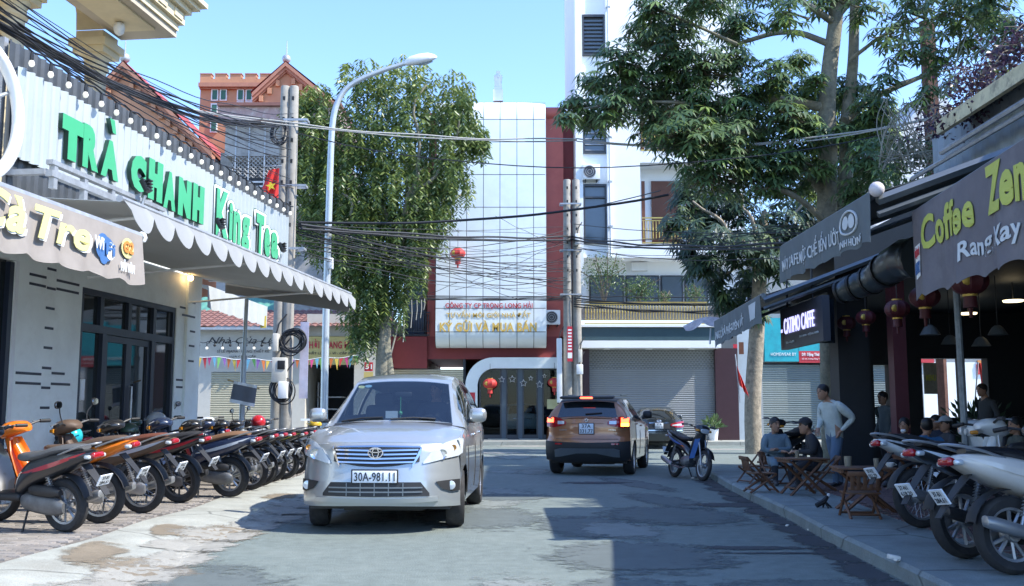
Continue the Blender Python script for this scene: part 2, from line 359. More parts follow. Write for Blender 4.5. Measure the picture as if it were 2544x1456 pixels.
m_pavr = [ground_mat('paver_r%s' % n_, c, (.1, .08, .08), 2, 6) for n_, c in (('a', (.17, .115, .11)), ('b', (.145, .1, .1)), ('c', (.19, .13, .12)))]
pav_mr = [me.copy() for me in pav_me]
for me, m_ in zip(pav_mr, m_pavr): me.materials[0] = m_
pavers(lambda y: kerb_x(y)+1.0+.06*math.sin(y), lambda y: 8.2, 6., 16.5, walk, RZ-.006, 0, None, mats=m_pavr, meshes=pav_mr)
# far pavement across the junction
tag(MB().b2((-60, 38.6, -.1), (60, 60, .14)).build('far_pavement', m_conc), kind='structure')
# small litter on the road edge
m_lit = mat('litter', (.7, .68, .62), .8)
for i, (x, y, z, s_) in enumerate([(2220,1392,RZ,.06),(2226,1395,RZ,.03),(1720,1190,0,.05),(1965,1210,RZ,.03),(2010,1318,0,.03),(1955,1308,0,.03)]):
    p = G(x, y, z); b = MB().cbox((p.x, p.y, z+s_*.35+.002), (s_*1.5, s_, s_*.6), .006, rz=i*.8, ry=.2)
    tag(b.build('paper_scrap', m_lit), ['crumpled pale carton scrap lying on the kerb below the ivory scooter', 'tiny pale scrap beside the carton on the kerb', 'white paper scrap on the road by the lone blue underbone', 'pale scrap on the pavement edge before the folding table', 'pale scrap in the gutter beside the wet stain', 'tiny scrap in the gutter next to another pale scrap'][i], 'litter', 'litter scraps by the right kerb')
# ================================================================= LEFT SIDE: tea shop, villa, signs, awnings
m_wall = mat('tea_wall', (.84, .89, .86), .55, n=.08, ns=1.3, stain=(.66, .68, .64), sc=2.2, st=.5)
m_navy = mat('navy_frame', (.012, .02, .04), .35, n=.05)
m_dark = mat('dark_glass', (.012, .018, .022), .03, n=.03, spec=.8)
m_black = mat('black_paint', (.012, .013, .015), .5)
m_steel = mat('galvanised', (.42, .44, .46), .45, .5, n=.2, ns=8)
m_white = mat('white_paint', (.78, .80, .80), .5, n=.05)
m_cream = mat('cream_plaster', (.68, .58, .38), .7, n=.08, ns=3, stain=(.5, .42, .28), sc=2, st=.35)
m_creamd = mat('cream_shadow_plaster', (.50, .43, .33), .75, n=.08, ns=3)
def fbox(mb, n0, n1, u0, u1, z0, z1, k=None): mb.b2((n0, u0, z0), (n1, u1, z1), k); return mb
def LM(): return MB(FL.M)
U_END = FL.px(486, 1000)[0]
du0, du1 = FL.px(196, 900)[0], FL.px(434, 900)[0]; dz = 3.16; tz = 2.56
wu0 = FL.px(24, 900)[0]
tea = thing('tea_shop', 'low pale grey shop with black door frame and dash pattern behind parked motorbikes', 'shop', FL(0, 16, 0))
b = LM()
for (a, c, z0, z1) in [(wu0-6.5, wu0-2.6, 0, 4.1), (wu0-2.6, wu0, 3.3, 4.1), (wu0, du0, 0, 4.1), (du0, du1, dz, 4.1), (du1, U_END, 0, 4.1)]:
    fbox(b, -.3, 0, a, c, z0, z1)
fbox(b, -8, -.3, U_END-.3, U_END, 0, 4.1); fbox(b, -8, -.3, wu0-6.5, U_END-.3, 3.95, 4.1); fbox(b, -8, -7.8, wu0-6.5, U_END-.3, 0, 3.95)
b.build('wall', m_wall, tea)
b = LM(); fbox(b, -.02, .05, du1+.35, U_END-.02, 0, 3.9); b.build('pilaster', m_wall, tea)
fb = LM(); fbox(fb, .0, .012, wu0, wu0+.08, 0, 3.3); fb.build('window_trim', m_white, tea)
# door assembly
fr = LM(); w = .09
fbox(fr, -.16, -.02, du0, du0+w, PZ, dz); fbox(fr, -.16, -.02, du1-w, du1, PZ, dz); fbox(fr, -.16, -.02, du0+w, du1-w, dz-w, dz); fbox(fr, -.158, -.022, du0+w, du1-w, tz-.06, tz+.06)
mu = [FL.px(x, 900)[0] for x in (252, 322, 384)]
for u in mu: fbox(fr, -.155, -.025, u-.05, u+.05, tz+.06, dz-w)
dl, dr = FL.px(258, 950)[0], FL.px(380, 950)[0]; dm = FL.px(324, 950)[0]
for u in (dl, dr): fbox(fr, -.155, -.018, u-.06, u+.06, PZ, tz-.06)
fr.build('door_frame', m_navy, tea)
def pane(u0, u1, z0, z1): 
    g = LM(); fbox(g, -.1, -.085, u0, u1, z0, z1); return g.build('pane', m_dark, tea, 0)
us = [du0+w]+mu+[du1-w]
for a, c in zip(us, us[1:]): pane(a+.05, c-.05, tz+.06, dz-w)
pane(du0+w, dl-.06, PZ, tz-.06); pane(dr+.06, du1-w, PZ, tz-.06)
for a, c in ((dl+.06, dm), (dm, dr-.06)):
    d = LM(); fbox(d, -.13, -.05, a, a+.09, PZ, tz-.07); fbox(d, -.13, -.05, c-.09, c, PZ, tz-.07); fbox(d, -.13, -.05, a+.09, c-.09, tz-.17, tz-.07); fbox(d, -.13, -.05, a+.09, c-.09, PZ, PZ+.3)
    lf = d.build('door_leaf', m_navy, tea); g = LM(); fbox(g, -.095, -.085, a+.09, c-.09, PZ+.3, tz-.17); g.build('pane', m_dark, lf, 0)
    if a > dl+.1:
        h = LM(); h.tube([(-.05, a+.05, .9), (.0, a+.05, .9), (.0, a+.05, 1.7), (-.05, a+.05, 1.7)], .016, 6); h.build('handle', m_steel, lf)
g = LM(); fbox(g, -.1, -.08, wu0-2.6, wu0-.08, 0, 3.3); g.build('pane', m_dark, tea, 0)
g = LM(); fbox(g, -.14, -.01, wu0-.09, wu0, 0, 3.28); g.build('window_frame', m_navy, tea)
# black dash pattern on the wall
D2 = [(345,682,410,695),(215,722,338,748),(412,768,577,803),(213,790,333,813),(340,823,405,833),(410,830,573,862),(333,970,397,975),(325,1115,388,1119),(317,1258,380,1262),(305,1405,372,1409),(113,1443,300,1450),(375,1443,470,1450),(1310,963,1385,978),(1327,1018,1383,1030),(1390,930,1423,933),(1383,1032,1420,1038),(1383,1140,1420,1143),(1375,1245,1415,1248),(1370,1355,1410,1358)]
D3 = [(105,57,280,60),(350,62,482,67),(283,89,345,90),(275,227,340,227),(1213,35,1290,38),(1213,84,1288,88)]
dashes = [(x0*.341, 434.6+y0*.341, x1*.341, 434.6+y1*.341) for x0, y0, x1, y1 in D2]+[(x0*.3603, 931.2+y0*.3603, x1*.3603, 931.2+y1*.3603) for x0, y0, x1, y1 in D3]
for x0, y0, x1, y1 in dashes:
    pn = .05 if x0 > 452 else 0.; a, za = FL.px(x0, y0, pn); c, zc = FL.px(x1, y1, pn); zz = (za+zc)/2
    if du0-.02 < (a+c)/2 < du1 and zz < dz: continue
    c = min(c, du0-.01) if a < du0 < c else c
    d = LM(); fbox(d, pn-.004, pn+.004, a, c, zz-.018, zz+.018); d.build('wall_dash', m_navy, tea, 0)
m_warm = mat('warm_bulb', (1, .75, .4), .4, n=0, em=(1, .62, .25), es=6)
u, z = FL.px(471, 691, .12); lp = LM(); lp.sph((.14, u, z), .055, 10); o = lp.build('wall_lamp', m_warm, ang=60); tag(o, 'small lit warm globe lamp under the scalloped awning on the shop wall', 'lamp')
b = LM(); b.tube([(.0, u, z+.1), (.12, u, z+.1), (.14, u, z+.05)], .015, 6); b.build('bracket', m_black, o)
# fire box by the door
u, z = FL.px(205, 968, 0); b = LM(); b.cbox((-.03, u+.02, z), (.06, .1, .32), .01); tag(b.build('call_box', m_white), 'small white box with red mark fixed beside the glass doors', 'box')

# ---- billboard with corrugated white sheet
SN = 1.75
bu0 = FL.px(50, 300, SN)[0]; bu1 = FL.px(718, 600, SN)[0]
bz1 = FL.px(60, 165, SN)[1]; bz0 = FL.px(718, 668, SN)[1]
m_corr = mat('corrugated_white', (.40, .44, .445), .38, .1, n=.04, ns=3, stain=(.34, .38, .39), sc=2, st=.5)
sign = thing('shop_billboard', 'white corrugated billboard with green raised letters above the grey scalloped awning', 'billboard', FL(SN, bu0, bz0))
pitch = .165; nw = int((bu1-bu0)/pitch*6)
def cor(i, j):
    u = lerp(bu0, bu1, i); ph = ((u-bu0)/pitch) % 1
    h = interp([(0, 0), (.12, .0), (.3, .045), (.5, .045), (.68, 0), (1, 0)], ph)
    return (SN-.06+h, u, lerp(bz0, bz1, j))
b = LM(); b.sheet(cor, nw, 1, .004); b.build('corrugated_sheet', m_corr, sign, 20)
m_dgrey = mat('dark_zinc', (.075, .085, .095), .5, .3, n=.15)
b = LM()
def dk(i, j): 
    u = lerp(bu0-.1, bu1, i); ph = ((u-bu0)/pitch) % 1
    return (SN-.13+(.03 if .28 < ph < .6 else 0), u, lerp(bz0-.3, bz1+.27, j))
b.sheet(dk, nw, 1, .004); b.build('backing_sheet', m_dgrey, sign, 20)
b = LM(); 
for u in (bu0-.06, lerp(bu0, bu1, .33), lerp(bu0, bu1, .66), bu1-.05): fbox(b, SN-.24, SN-.17, u-.035, u+.035, 3.95, bz1+.3)
for z in (bz0-.1, (bz0+bz1)/2, bz1+.1): fbox(b, SN-.17, SN-.14, bu0, bu1-.02, z-.02, z+.02)
for u in (bu0-.06, lerp(bu0, bu1, .33), lerp(bu0, bu1, .66), bu1-.05): fbox(b, 0, SN-.17, u-.03, u+.03, 3.95, 4.02)
b.build('frame', m_steel, sign)
m_green = mat('letter_green', (.06, .40, .19), .35, n=.04, coat=.3); m_gside = mat('letter_edge', (.012, .05, .035), .5, n=.05)
m_outl = mat('letter_outline_dark', (.02, .1, .06), .5, n=0.03); m_lwhite = mat('letter_white', (.85, .88, .88), .4, n=.02)
# letters: (char, x0,ytop0,ybot0, x1,ytop1,ybot1) on the picture, on the front plane
def letter(ch, x0, t0, b0, x1, t1, b1, nf=SN+.04, mats=None, bold=.10, name='letter', th=.06, shear=0.):
    u0 = FL.px(x0, (t0+b0)/2, nf)[0]; u1 = FL.px(x1, (t1+b1)/2, nf)[0]
    zt = (FL.px(x0, t0, nf)[1]+FL.px(x1, t1, nf)[1])/2; zb = (FL.px(x0, b0, nf)[1]+FL.px(x1, b1, nf)[1])/2
    return lettering(ch, FL(nf-th, u0, zb), FL(nf-th, u1, zb)-FL(nf-th, u0, zb), Vector((0, 0, zt-zb)), mats or [m_green, m_gside], sign, name, th, bold, shear, solid=True), u0, u1, zb, zt
Z1 = .341
for ch, *q in [('T',452,815,1160,606,900,1190),('R',607,893,1218,722,945,1258),('A',740,1000,1275,868,1045,1330),
               ('C',955,1108,1390,1065,1150,1400),('H',1083,1150,1440,1186,1190,1490),('A',1195,1235,1500,1282,1265,1555),('N',1300,1285,1555,1392,1325,1610),('H',1405,1335,1605,1487,1360,1640)]:
    letter(ch, *[v*Z1 for v in q], bold=.075 if ch in 'RA' else .115)
letter('`', *[v*Z1 for v in (800,865,965,850,880,975)], name='letter_accent')
# "King Tea": white outline boards with green letters
def ktea(ch, x0, t0, b0, x1, t1, b1):
    q = (x0, t0, b0, x1, t1, b1)
    letter(ch, x0-4.5, t0-7.5, b0+7.5, x1+5, t1-7.5, b1+7.5, nf=SN+.01, mats=[m_outl, m_outl], bold=.10, name='letter_backing', th=.03)
    letter(ch, x0-3, t0-6, b0+6, x1+4, t1-6, b1+6, nf=SN+.03, mats=[m_lwhite, m_lwhite], bold=.10, name='letter_outline', th=.03)
    letter(ch, *q, nf=SN+.05, bold=.05, th=.03)
for ch, *q in [('K',538,466,584,568,480,596),('i',570,500,594,578,506,598),('n',580,522,602,598,530,610),('g',601,534,622,620,542,632),
               ('T',637,528,630,656,536,636),('e',657,562,636,671,568,640),('a',674,574,640,691,581,645)]:
    ktea(ch, *q)
# floodlights on the awning frame
for i, (x, y) in enumerate([(362, 462), (546, 556), (700, 615)]):
    u, z = FL.px(x, y, SN+.5); fl = thing('floodlight', ['finned black floodlight in front of the C of the green letters', 'finned black floodlight in front of the first letter of King Tea', 'finned black floodlight beside the end of the white billboard'][i], 'floodlight', FL(SN+.5, u, z-.2), 0, 'billboard floodlights')
    b = LM(); b.cbox((SN+.5, u, z), (.07, .12, .17), .015, ry=-.5); b.build('housing', m_black, fl)
    b = LM()
    for k in range(4): b.box((SN+.54, u, z-.06+.04*k), (.06, .115, .014), ry=-.5)
    b.build('cooling_fin', m_black, fl); b = LM(); b.tube([(SN+.5, u, z-.12), (SN+.45, u, z-.28)], .02, 6); b.build('bracket', m_steel, fl)
# string of bulbs along the top of the billboard
m_bulb = mat('bulb_glass', (.9, .88, .78), .2, n=0, em=(1, .93, .75), es=.15)
st_ = thing('string_light', 'string of pale round bulbs along the top of the white billboard', 'lights', FL(SN+.1, bu0, bz1))
b = LM(); nb = 24; b.tube([(SN+.06, lerp(bu0-.1, bu1, i/(nb*2)), bz1+.2-.03*(i % 2)) for i in range(nb*2+1)], .012, 5); b.build('cable', m_black, st_)
for i in range(nb):
    u = lerp(bu0+.05, bu1-.15, i/(nb-1)); b = LM(); b.sph((SN+.06, u, bz1+.04), (.035, .035, .04), 8); bo = b.build('bulb', m_bulb, st_, 60)
    b = LM(); b.cyl((SN+.06, u, bz1+.09), (SN+.06, u, bz1+.18), .022, .015, 6); b.build('socket', m_black, bo)

# ---- grey scalloped awning
m_awn = mat('awning_grey', (.42, .44, .43), .75, n=.04, ns=2); m_awn2 = mat('awning_trim', (.27, .28, .28), .7, n=.04)
AN = 2.88
au0, az0 = FL.px(300, 500, AN); au1, az1 = FL.px(868, 735, AN); az = (az0+az1)/2
wz = 3.83
aw = thing('scalloped_awning', 'wide grey fabric awning with scalloped valance over the parked motorbikes', 'awning', FL(AN, au0, az))
def can(i, j): 
    n = lerp(.02, AN, j); return (n, lerp(au0, au1, i), lerp(wz, az, j)-.05*math.sin(math.pi*j)+.01*math.sin(i*60)*math.sin(math.pi*j))
b = LM(); b.sheet(can, 40, 8, .006); b.build('canopy', m_awn, aw, 40)
ns = 17; pt = (au1-au0)/ns
for k in range(ns):
    a = au0+k*pt; c = a+pt
    b = LM(); hh = .21
    b.sheet(lambda i, j: (AN+.02+.12*j*(1-.3*abs(i-.5))+.03*math.sin(math.pi*i)*j, lerp(a, c, i), az+.03-j*(.12+hh*math.sin(math.pi*min(1, max(0, i)))**.7)), 10, 4, .005)
    b.build('valance_scallop', m_awn2, aw, 50)
b = LM(); b.tube([(AN, au0-.03, az+.03), (AN, au1+.03, az+.03)], .04, 8); b.build('front_bar', m_steel, aw)
for u in (au0+.8, (au0+au1)/2, au1-.8): b = LM(); b.tube([(.05, u, 3.3), (1.5, u+.1, 3.42), (AN-.03, u, az)], .02, 6); b.build('folding_arm', m_white, aw)
b = LM(); b.sheet(lambda i, j: (lerp(.4, AN, i), au1+.01, lerp(wz-.06, az, i)-j*(.2+.12*i)), 8, 2, .005); b.build('end_curtain', m_awn2, aw)
# steel frame standing above the awning
b = LM(); fz = bz0-.22; f0 = FL.px(122, 420, 2.1)[0]
b.b2((2.06, f0, fz), (2.14, au1+.1, fz+.07)); b.b2((2.06, f0, fz+.13), (2.14, f0+2.6, fz+.18)); 
for k in range(5): b.b2((2.07, f0+.05+k*.6, fz-.12), (2.13, f0+.12+k*.6, fz+.13))
b.b2((.1, f0-.02, fz+.02), (2.06, f0+.05, fz+.08)); b.b2((.1, au1-.1, fz+.02), (2.06, au1-.03, fz+.08))
tag(b.build('awning_rack', m_steel), 'galvanised steel rack of square tubes above the grey awning below the billboard', 'frame')

# ---- brown banner awning "Cà Tre"
BN = 3.14
c1, cz1 = FL.px(345, 597, BN); c0, cz0 = FL.px(-60, 430, BN); zt = (cz1+FL.px(0, 455, BN)[1])/2
m_bban = mat('banner_brown', (.30, .27, .245), .8, n=.08, ns=6)
bn = thing('banner_awning', 'grey awning with a brown banner lettered in yellow with a WiFi emblem', 'awning', FL(BN, c0, zt))
b = LM(); b.sheet(lambda i, j: (lerp(.02, BN, j), lerp(c0, c1-.1, i), lerp(3.75, zt+.03, j)), 4, 6, .006); b.build('canopy', m_awn, bn)
b = LM(); b.tube([(BN, c0, zt), (BN, c1+.02, zt)], .05, 8); b.build('front_bar', m_steel, bn)
b = LM(); b.sph((BN, c1+.05, zt), .065, 8); b.build('bar_cap', m_white, bn)
bh = .50
def bnf(i, j): return (BN+.07+.02*math.sin(i*40)*j+.04*j, lerp(c0, c1-.08, i), zt-.01-j*(bh+.035*abs(math.sin(i*math.pi*5))))
b = LM(); b.sheet(bnf, 60, 8, .005); b.build('banner', m_bban, bn, 60)
m_yel = mat('banner_yellow', (.72, .68, .28), .7, n=.05); m_wifi = mat('wifi_blue', (.06, .16, .38), .6); m_orange = mat('badge_orange', (.65, .25, .06), .6)
def blet(s, x0, y0, x1, y1, h, m, bold=.03, shear=.2, nm='lettering', off=.135):   # baseline from (x0,y0) to (x1,y1)
    n_ = BN+off; u0, z0 = FL.px(x0, y0, n_); u1, z1 = FL.px(x1, y1, n_); zz = (z0+z1)/2
    return lettering(s, FL(n_, u0, zz), FL(n_, u1, zz)-FL(n_, u0, zz), Vector((0, 0, h)), m, bn, nm, .008, bold, shear)
blet('Cà', -70, 560, 66, 585, .32, m_lwhite, off=.125); blet('Cà', -68, 556, 62, 578, .32, m_yel)
blet('Tre', 84, 595, 226, 632, .28, m_lwhite, off=.125); blet('Tre', 80, 590, 222, 626, .28, m_yel)
def disc(mb, F, n, u, z, ru, rz_, th=.01, k=24): mb.add([(n, u, z)]+[(n, u+ru*math.cos(6.283*i/k), z+rz_*math.sin(6.283*i/k)) for i in range(k)], [(0, 1+i, 1+(i+1) % k) for i in range(k)])
u, z = FL.px(262, 618, BN+.13); b = LM(); disc(b, FL, BN+.13, u, z, .17, .12); disc(b, FL, BN+.1305, u-.05, z+.06, .1, .08); disc(b, FL, BN+.131, u-.02, z-.07, .08, .08); b.build('wifi_badge', m_wifi, bn, 0)
b = LM(); disc(b, FL, BN+.134, u+.09, z-.01, .085, .085); b.build('wifi_bubble', m_lwhite, bn, 0)
blet('Wi', 234, 612, 256, 625, .12, m_lwhite, .03, 0, off=.137); blet('Fi', 262, 630, 284, 640, .12, m_wifi, .03, 0, off=.14)
u, z = FL.px(317, 617, BN+.13); b = LM(); disc(b, FL, BN+.13, u, z, .12, .1); b.build('yellow_badge', m_yel, bn, 0)
blet('G2', 306, 626, 330, 634, .12, m_orange, .05, 0, off=.137); blet('HẢI VÂN', 299, 668, 332, 686, .12, m_lwhite, .03, 0, off=.137)

# ---- round white ring sign at the street end of the shop
RN = 2.2
ring_u, ring_z = FL.px(-62, 262, RN)
b = LM(); rr_ = .66; b.tube([(RN, ring_u+rr_*math.cos(t), ring_z+rr_*math.sin(t)) for t in [6.2832*i/48 for i in range(49)]], .06, 8)
rs = b.build('ring_sign', m_white, ang=50); tag(rs, 'round white tube ring sign hanging by the tangle of cables and cream villa', 'sign')
b = LM(); b.tube([(RN-.05, ring_u-.55, ring_z-.3), (RN-.05, ring_u+.55, ring_z+.3)], .02, 6); b.tube([(.1, ring_u, ring_z), (RN, ring_u, ring_z)], .03, 6); b.build('stay', m_steel, rs)

# ---- cream villa behind the billboard (upper storey with colonnade and deep cornice)
VN = -.35
villa = thing('cream_villa', 'cream villa with columns, arch and deep moulded cornice behind the billboard', 'house', FL(VN, 12, 0))
vu1 = FL.px(250, 200, VN)[0]; sz = 7.38; ced = 16.1
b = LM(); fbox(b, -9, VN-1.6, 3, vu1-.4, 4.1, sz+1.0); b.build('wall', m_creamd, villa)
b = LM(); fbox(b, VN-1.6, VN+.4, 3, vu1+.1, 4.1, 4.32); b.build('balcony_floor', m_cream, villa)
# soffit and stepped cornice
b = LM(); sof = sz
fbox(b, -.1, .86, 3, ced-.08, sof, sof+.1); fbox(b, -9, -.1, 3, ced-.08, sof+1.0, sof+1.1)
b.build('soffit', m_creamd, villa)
for k, (o0, h0, h1) in enumerate([(.9, .0, .12), (.97, .12, .32), (1.05, .32, .42), (1.15, .42, .50), (1.24, .50, .58)]):
    b = LM(); fbox(b, .0, o0, 3, ced-.1+(o0-.9), sof+.1+h0, sof+.1+h1); b.build('cornice', m_cream, villa)
for k in range(14):
    b = LM(); fbox(b, .97, .99, ced-.42-k*.55, ced-.14-k*.55, sof+.26, sof+.38); b.build('cornice_block', m_cream, villa)
b = LM()
for (a0, a1) in ((.1, .7), ): fbox(b, a0, a1, 5, ced-.5, sof-.03, sof)
b.build('soffit_panel', m_cream, villa)
def column(u, zb, ztop):
    c = thing('x', 'x', 'x')
    bpy.data.objects.remove(c)
    b = LM(); r = .19
    b.lathe([(r*1.02, zb), (r, zb+.4), (r*.86, ztop-.62)], (VN, u, 0), 14); o = b.build('column', m_cream, villa, 50)
    b = LM(); b.lathe([(r*.9, ztop-.62), (r*1.1, ztop-.58), (r*.95, ztop-.52), (r*.95, ztop-.45), (r*1.25, ztop-.36)], (VN, u, 0), 14)
    b.box((VN, u, ztop-.31), (.52, .52, .1)); b.box((VN, u, ztop-.2), (.62, .62, .12)); b.box((VN, u, ztop-.07), (.46, .46, .14)); b.build('capital', m_cream, o)
zc = sof-.02
for x in (238, 24): column(FL.px(x, 160, VN)[0], 4.32, zc)
column(FL.px(24, 160, VN)[0]-2.4, 4.32, zc)
# arched beam between the columns, with voussoir joints
ua, ub = FL.px(24, 160, VN)[0]+.2, FL.px(238, 160, VN)[0]-.2
b = LM(); na = 14
def arch(n0, n1):
    pts = []
    for i in range(na+1):
        t = math.pi*i/na; pts.append(((ua+ub)/2-(ub-ua)/2*math.cos(t), zc+.02+.8*math.sin(t)**.7))
    top = [(ub+.35, sof+.3), (ua-.35, sof+.3)]
    return pts
pp = arch(0, 0)
for i in range(na):
    (u0, z0), (u1, z1) = pp[i], pp[i+1]; zt_ = sof+1.0
    b.add([(VN-.25, u0, z0), (VN-.25, u1, z1), (VN-.25, u1, zt_), (VN-.25, u0, zt_), (VN+.25, u0, z0), (VN+.25, u1, z1), (VN+.25, u1, zt_), (VN+.25, u0, zt_)], [(0,1,2,3), (7,6,5,4), (0,4,5,1)])
b.build('arch', m_cream, villa, 20)
uc = FL.px(238, 160, VN)[0]
b = LM(); b.lathe([(.02, sof-.24), (.07, sof-.2), (.09, sof-.12), (.07, sof-.05), (.04, sof-.03)], (.3, uc-.5, 0), 14); b.build('ceiling_lamp', m_white, villa, 60)
# ---- neighbour's small valance at the corner, and its banner stand
m_offw = mat('offwhite_cloth', (.42, .45, .46), .8, n=.06)
NN = 1.35
s0, sz0 = FL.px(500, 700, .6); s1, sz1 = FL.px(664, 765, 2.4)
nv = thing('corner_canopy', 'small white pleated canopy hanging below the grey awning at the shop corner', 'awning', FL(.6, U_END+.2, 3.3))
pA = FL(.05, U_END+.25, 3.72); pB = PY(664, 762, 21.5)
b = MB(); b.sheet(lambda i, j: Vector((lerp(pA.x, pB.x, i), lerp(pA.y, pB.y, i), lerp(pA.z, pB.z, i)-j*(.42+.03*abs(math.sin(i*40))))) + Vector((.03*math.sin(i*50)*j, 0, 0)), 60, 3, .005); b.build('valance', m_offw, nv, 60)
b = MB(); b.sheet(lambda i, j: Vector((lerp(pA.x, pB.x, i)-.9*j, lerp(pA.y, pB.y, i)+1.2*j, lerp(pA.z, pB.z, i)+.25*j)), 4, 3, .005); b.build('canopy', m_awn, nv)
b = MB(); q = PY(655, 800, 21.45); b.box((q.x, q.y-.03, q.z), (.12, .01, .26), 0); b.build('price_notice', mat('notice_yellow', (.7, .55, .1), .7), nv)
pt_ = PY(612, 765, 18.8); 
po = thing('canopy_post', 'pale blue grey steel post standing among the motorbikes holding a folded cloth', 'post', (pt_.x, 18.8, PZ))
b = MB(); b.tube([(pt_.x-.02, 18.8, PZ), (pt_.x-.02, 18.8, 2.3)], .05, 10); b.tube([(pt_.x-.02, 18.8, 2.3), (pt_.x, 18.8, 3.4)], .037, 10); b.build('pole', mat('post_blue', (.42, .48, .52), .45, .3), po)
b = MB(); b.cyl((pt_.x-.02, 18.8, 2.26), (pt_.x-.02, 18.8, 2.33), .062, n=10); b.build('collar', m_steel, po)
m_gcl = mat('grey_cloth', (.16, .18, .21), .85, n=.1)
hk = thing('cloth_hanger', 'grey cloth with white bands hanging from a bamboo rod on the pale post', 'cloth', PY(610, 975, 18.6))
a, c = PY(566, 944, 18.6), PY(644, 965, 18.6); b = MB(); b.tube([a, c], .017, 6); b.build('rod', mat('bamboo', (.5, .36, .16), .6), hk)
A, B_ = PY(582, 946, 18.58), PY(640, 958, 18.58); C, D_ = PY(572, 998, 18.55), PY(632, 1010, 18.55)
def clf(i, j, d=0): return A.lerp(B_, i).lerp(C.lerp(D_, i), j)+Vector((0, -.02-.02*math.sin(i*9+j)-d, 0))
b = MB(); b.sheet(lambda i, j: clf(i, j), 8, 6, .006); b.build('cloth', m_gcl, hk)
b = MB(); b.sheet(lambda i, j: clf(i, j*.14, .008), 8, 2, .004); b.sheet(lambda i, j: clf(i, .86+j*.16, .008), 8, 2, .004); b.build('white_band', m_lwhite, hk)
# ================================================================= FAR SIDE OF THE JUNCTION
def X(x, Y, y=900): return PY(x, y, Y).x
def Zp(y, Y, x=1271): return PY(x, y, Y).z
def pb(mb, x0, x1, y0, y1, Y0, Y1, k=None):   # box from picture bounds on plane Y0 back to Y1
    mb.b2((X(x0, Y0), Y0, Zp(y1, Y0)), (X(x1, Y0), Y1, Zp(y0, Y0)), k); return mb
FG = .14
def shutter(par, x0, x1, z0, z1, Y, m, pitch=.085, name='slat', holes=0):
    w = x1-x0; h = pitch
    b = MB(); b.add([(0, .012, 0), (w, .012, 0), (0, -.012, .2*h), (w, -.012, .2*h), (0, -.02, .5*h), (w, -.02, .5*h), (0, -.012, .8*h), (w, -.012, .8*h), (0, .012, h*.97), (w, .012, h*.97)], [(2*i, 2*i+1, 2*i+3, 2*i+2) for i in range(4)])
    me = b.mesh('slat', m, 60)
    n_ = int((z1-z0)/pitch)
    for i in range(n_):
        o = bpy.data.objects.new(name, me); COL.objects.link(o); o.parent = par; o.matrix_parent_inverse = Matrix.Translation(-par.location); o.location = (x0, Y, z0+i*pitch)
    if holes:
        b = MB(); nh = int(w/.14)
        for i in range(n_-holes, n_):
            for j in range(nh): b.b2((x0+.05+j*.14+(.07 if i % 2 else 0), Y-.0215, z0+(i+.42)*pitch), (x0+.13+j*.14+(.07 if i % 2 else 0), Y-.019, z0+(i+.62)*pitch))
        tag(b.build('vent_slot', m_black, par, 0), kind='stuff')
m_shut = mat('shutter_grey', (.30, .315, .32), .5, .2, n=.05, ns=1); m_shutc = mat('shutter_cream', (.46, .42, .30), .55, n=.05); m_shutg = mat('shutter_green', (.16, .2, .2), .5, n=.05)
m_maroon = mat('maroon', (.05, .022, .028), .4, n=.1); m_gold = mat('gold_rail', (.62, .46, .14), .35, .6, n=.1)
m_brown = mat('brown_door', (.13, .045, .02), .5, n=.15, ns=3); m_win = mat('window_blue', (.10, .13, .16), .08, n=.03, spec=.8)
m_wht = mat('white_facade', (.86, .88, .88), .6, n=.03, ns=1, stain=(.7, .72, .73), sc=.6, st=.25)
m_frame = mat('grey_frame', (.05, .055, .065), .4)
# ---- white house
WY = 41.0
wh = thing('white_house', 'tall white house with grey windows, gold balcony rails and a wide grey roller shutter', 'house', (X(1600, WY), WY, FG))
def part(name, m, par, *boxes, ang=35):
    b = MB()
    for q in boxes: pb(b, *q)
    return b.build(name, m, par, ang)
xr = 1860
top = -260
part('wall', m_wht, wh, (1434, 1452, top, 760, WY, WY+8), (1452, 1512, top, 36, WY+.15, WY+8), (1452, 1512, 138, 308, WY+.15, WY+8), (1452, 1512, 382, 457, WY+.15, WY+8), (1452, 1512, 606, 640, WY+.15, WY+8),
     (1512, 1597, top, 640, WY, WY+8), (1597, xr, top, 250, WY, WY+8), (1597, xr, 376, 404, WY, WY+8), (1597, xr, 606, 640, WY, WY+8), (1775, xr, 250, 376, WY, WY+8), (1775, xr, 404, 606, WY, WY+8))
part('wall', m_wht, wh, (1440, xr, 641, 760, WY+1.2, WY+8), (1597, 1775, 250, 376, WY+1.2, WY+8), (1597, 1775, 404, 606, WY+1.2, WY+8))
part('wall', m_wht, wh, (1440, 1452, 845, 866, WY-.1, WY+8))
def window(par, x0, x1, y0, y1, Y, louvre=0, split=None):
    f = part('window', m_frame, par, (x0, x0+5, y0, y1, Y-.05, Y+.12), (x1-5, x1, y0, y1, Y-.05, Y+.12), (x0+5, x1-5, y0, y0+5, Y-.05, Y+.12), (x0+5, x1-5, y1-5, y1, Y-.05, Y+.12), *([(x0+5, x1-5, split-2, split+2, Y-.05, Y+.12)] if split else []))
    part('pane', m_win, f, (x0+5, x1-5, y0+5, y1-5, Y+.06, Y+.1))
    for i in range(louvre):
        yy = lerp(y0+8, y1-8, i/(louvre-1)); b = MB(); b.box(((X(x0, Y)+X(x1, Y))/2, Y+.02, Zp(yy, Y)), (X(x1-6, Y)-X(x0+6, Y), .09, .02), rx=.5); b.build('louvre', m_frame if louvre > 8 else mat('louvre_grey', (.4, .42, .45), .4), f)
window(wh, 1452, 1512, 37, 138, WY+.1, 10); window(wh, 1452, 1512, 308, 381, WY+.1, 5); window(wh, 1452, 1512, 458, 605, WY+.1, 0, 490)
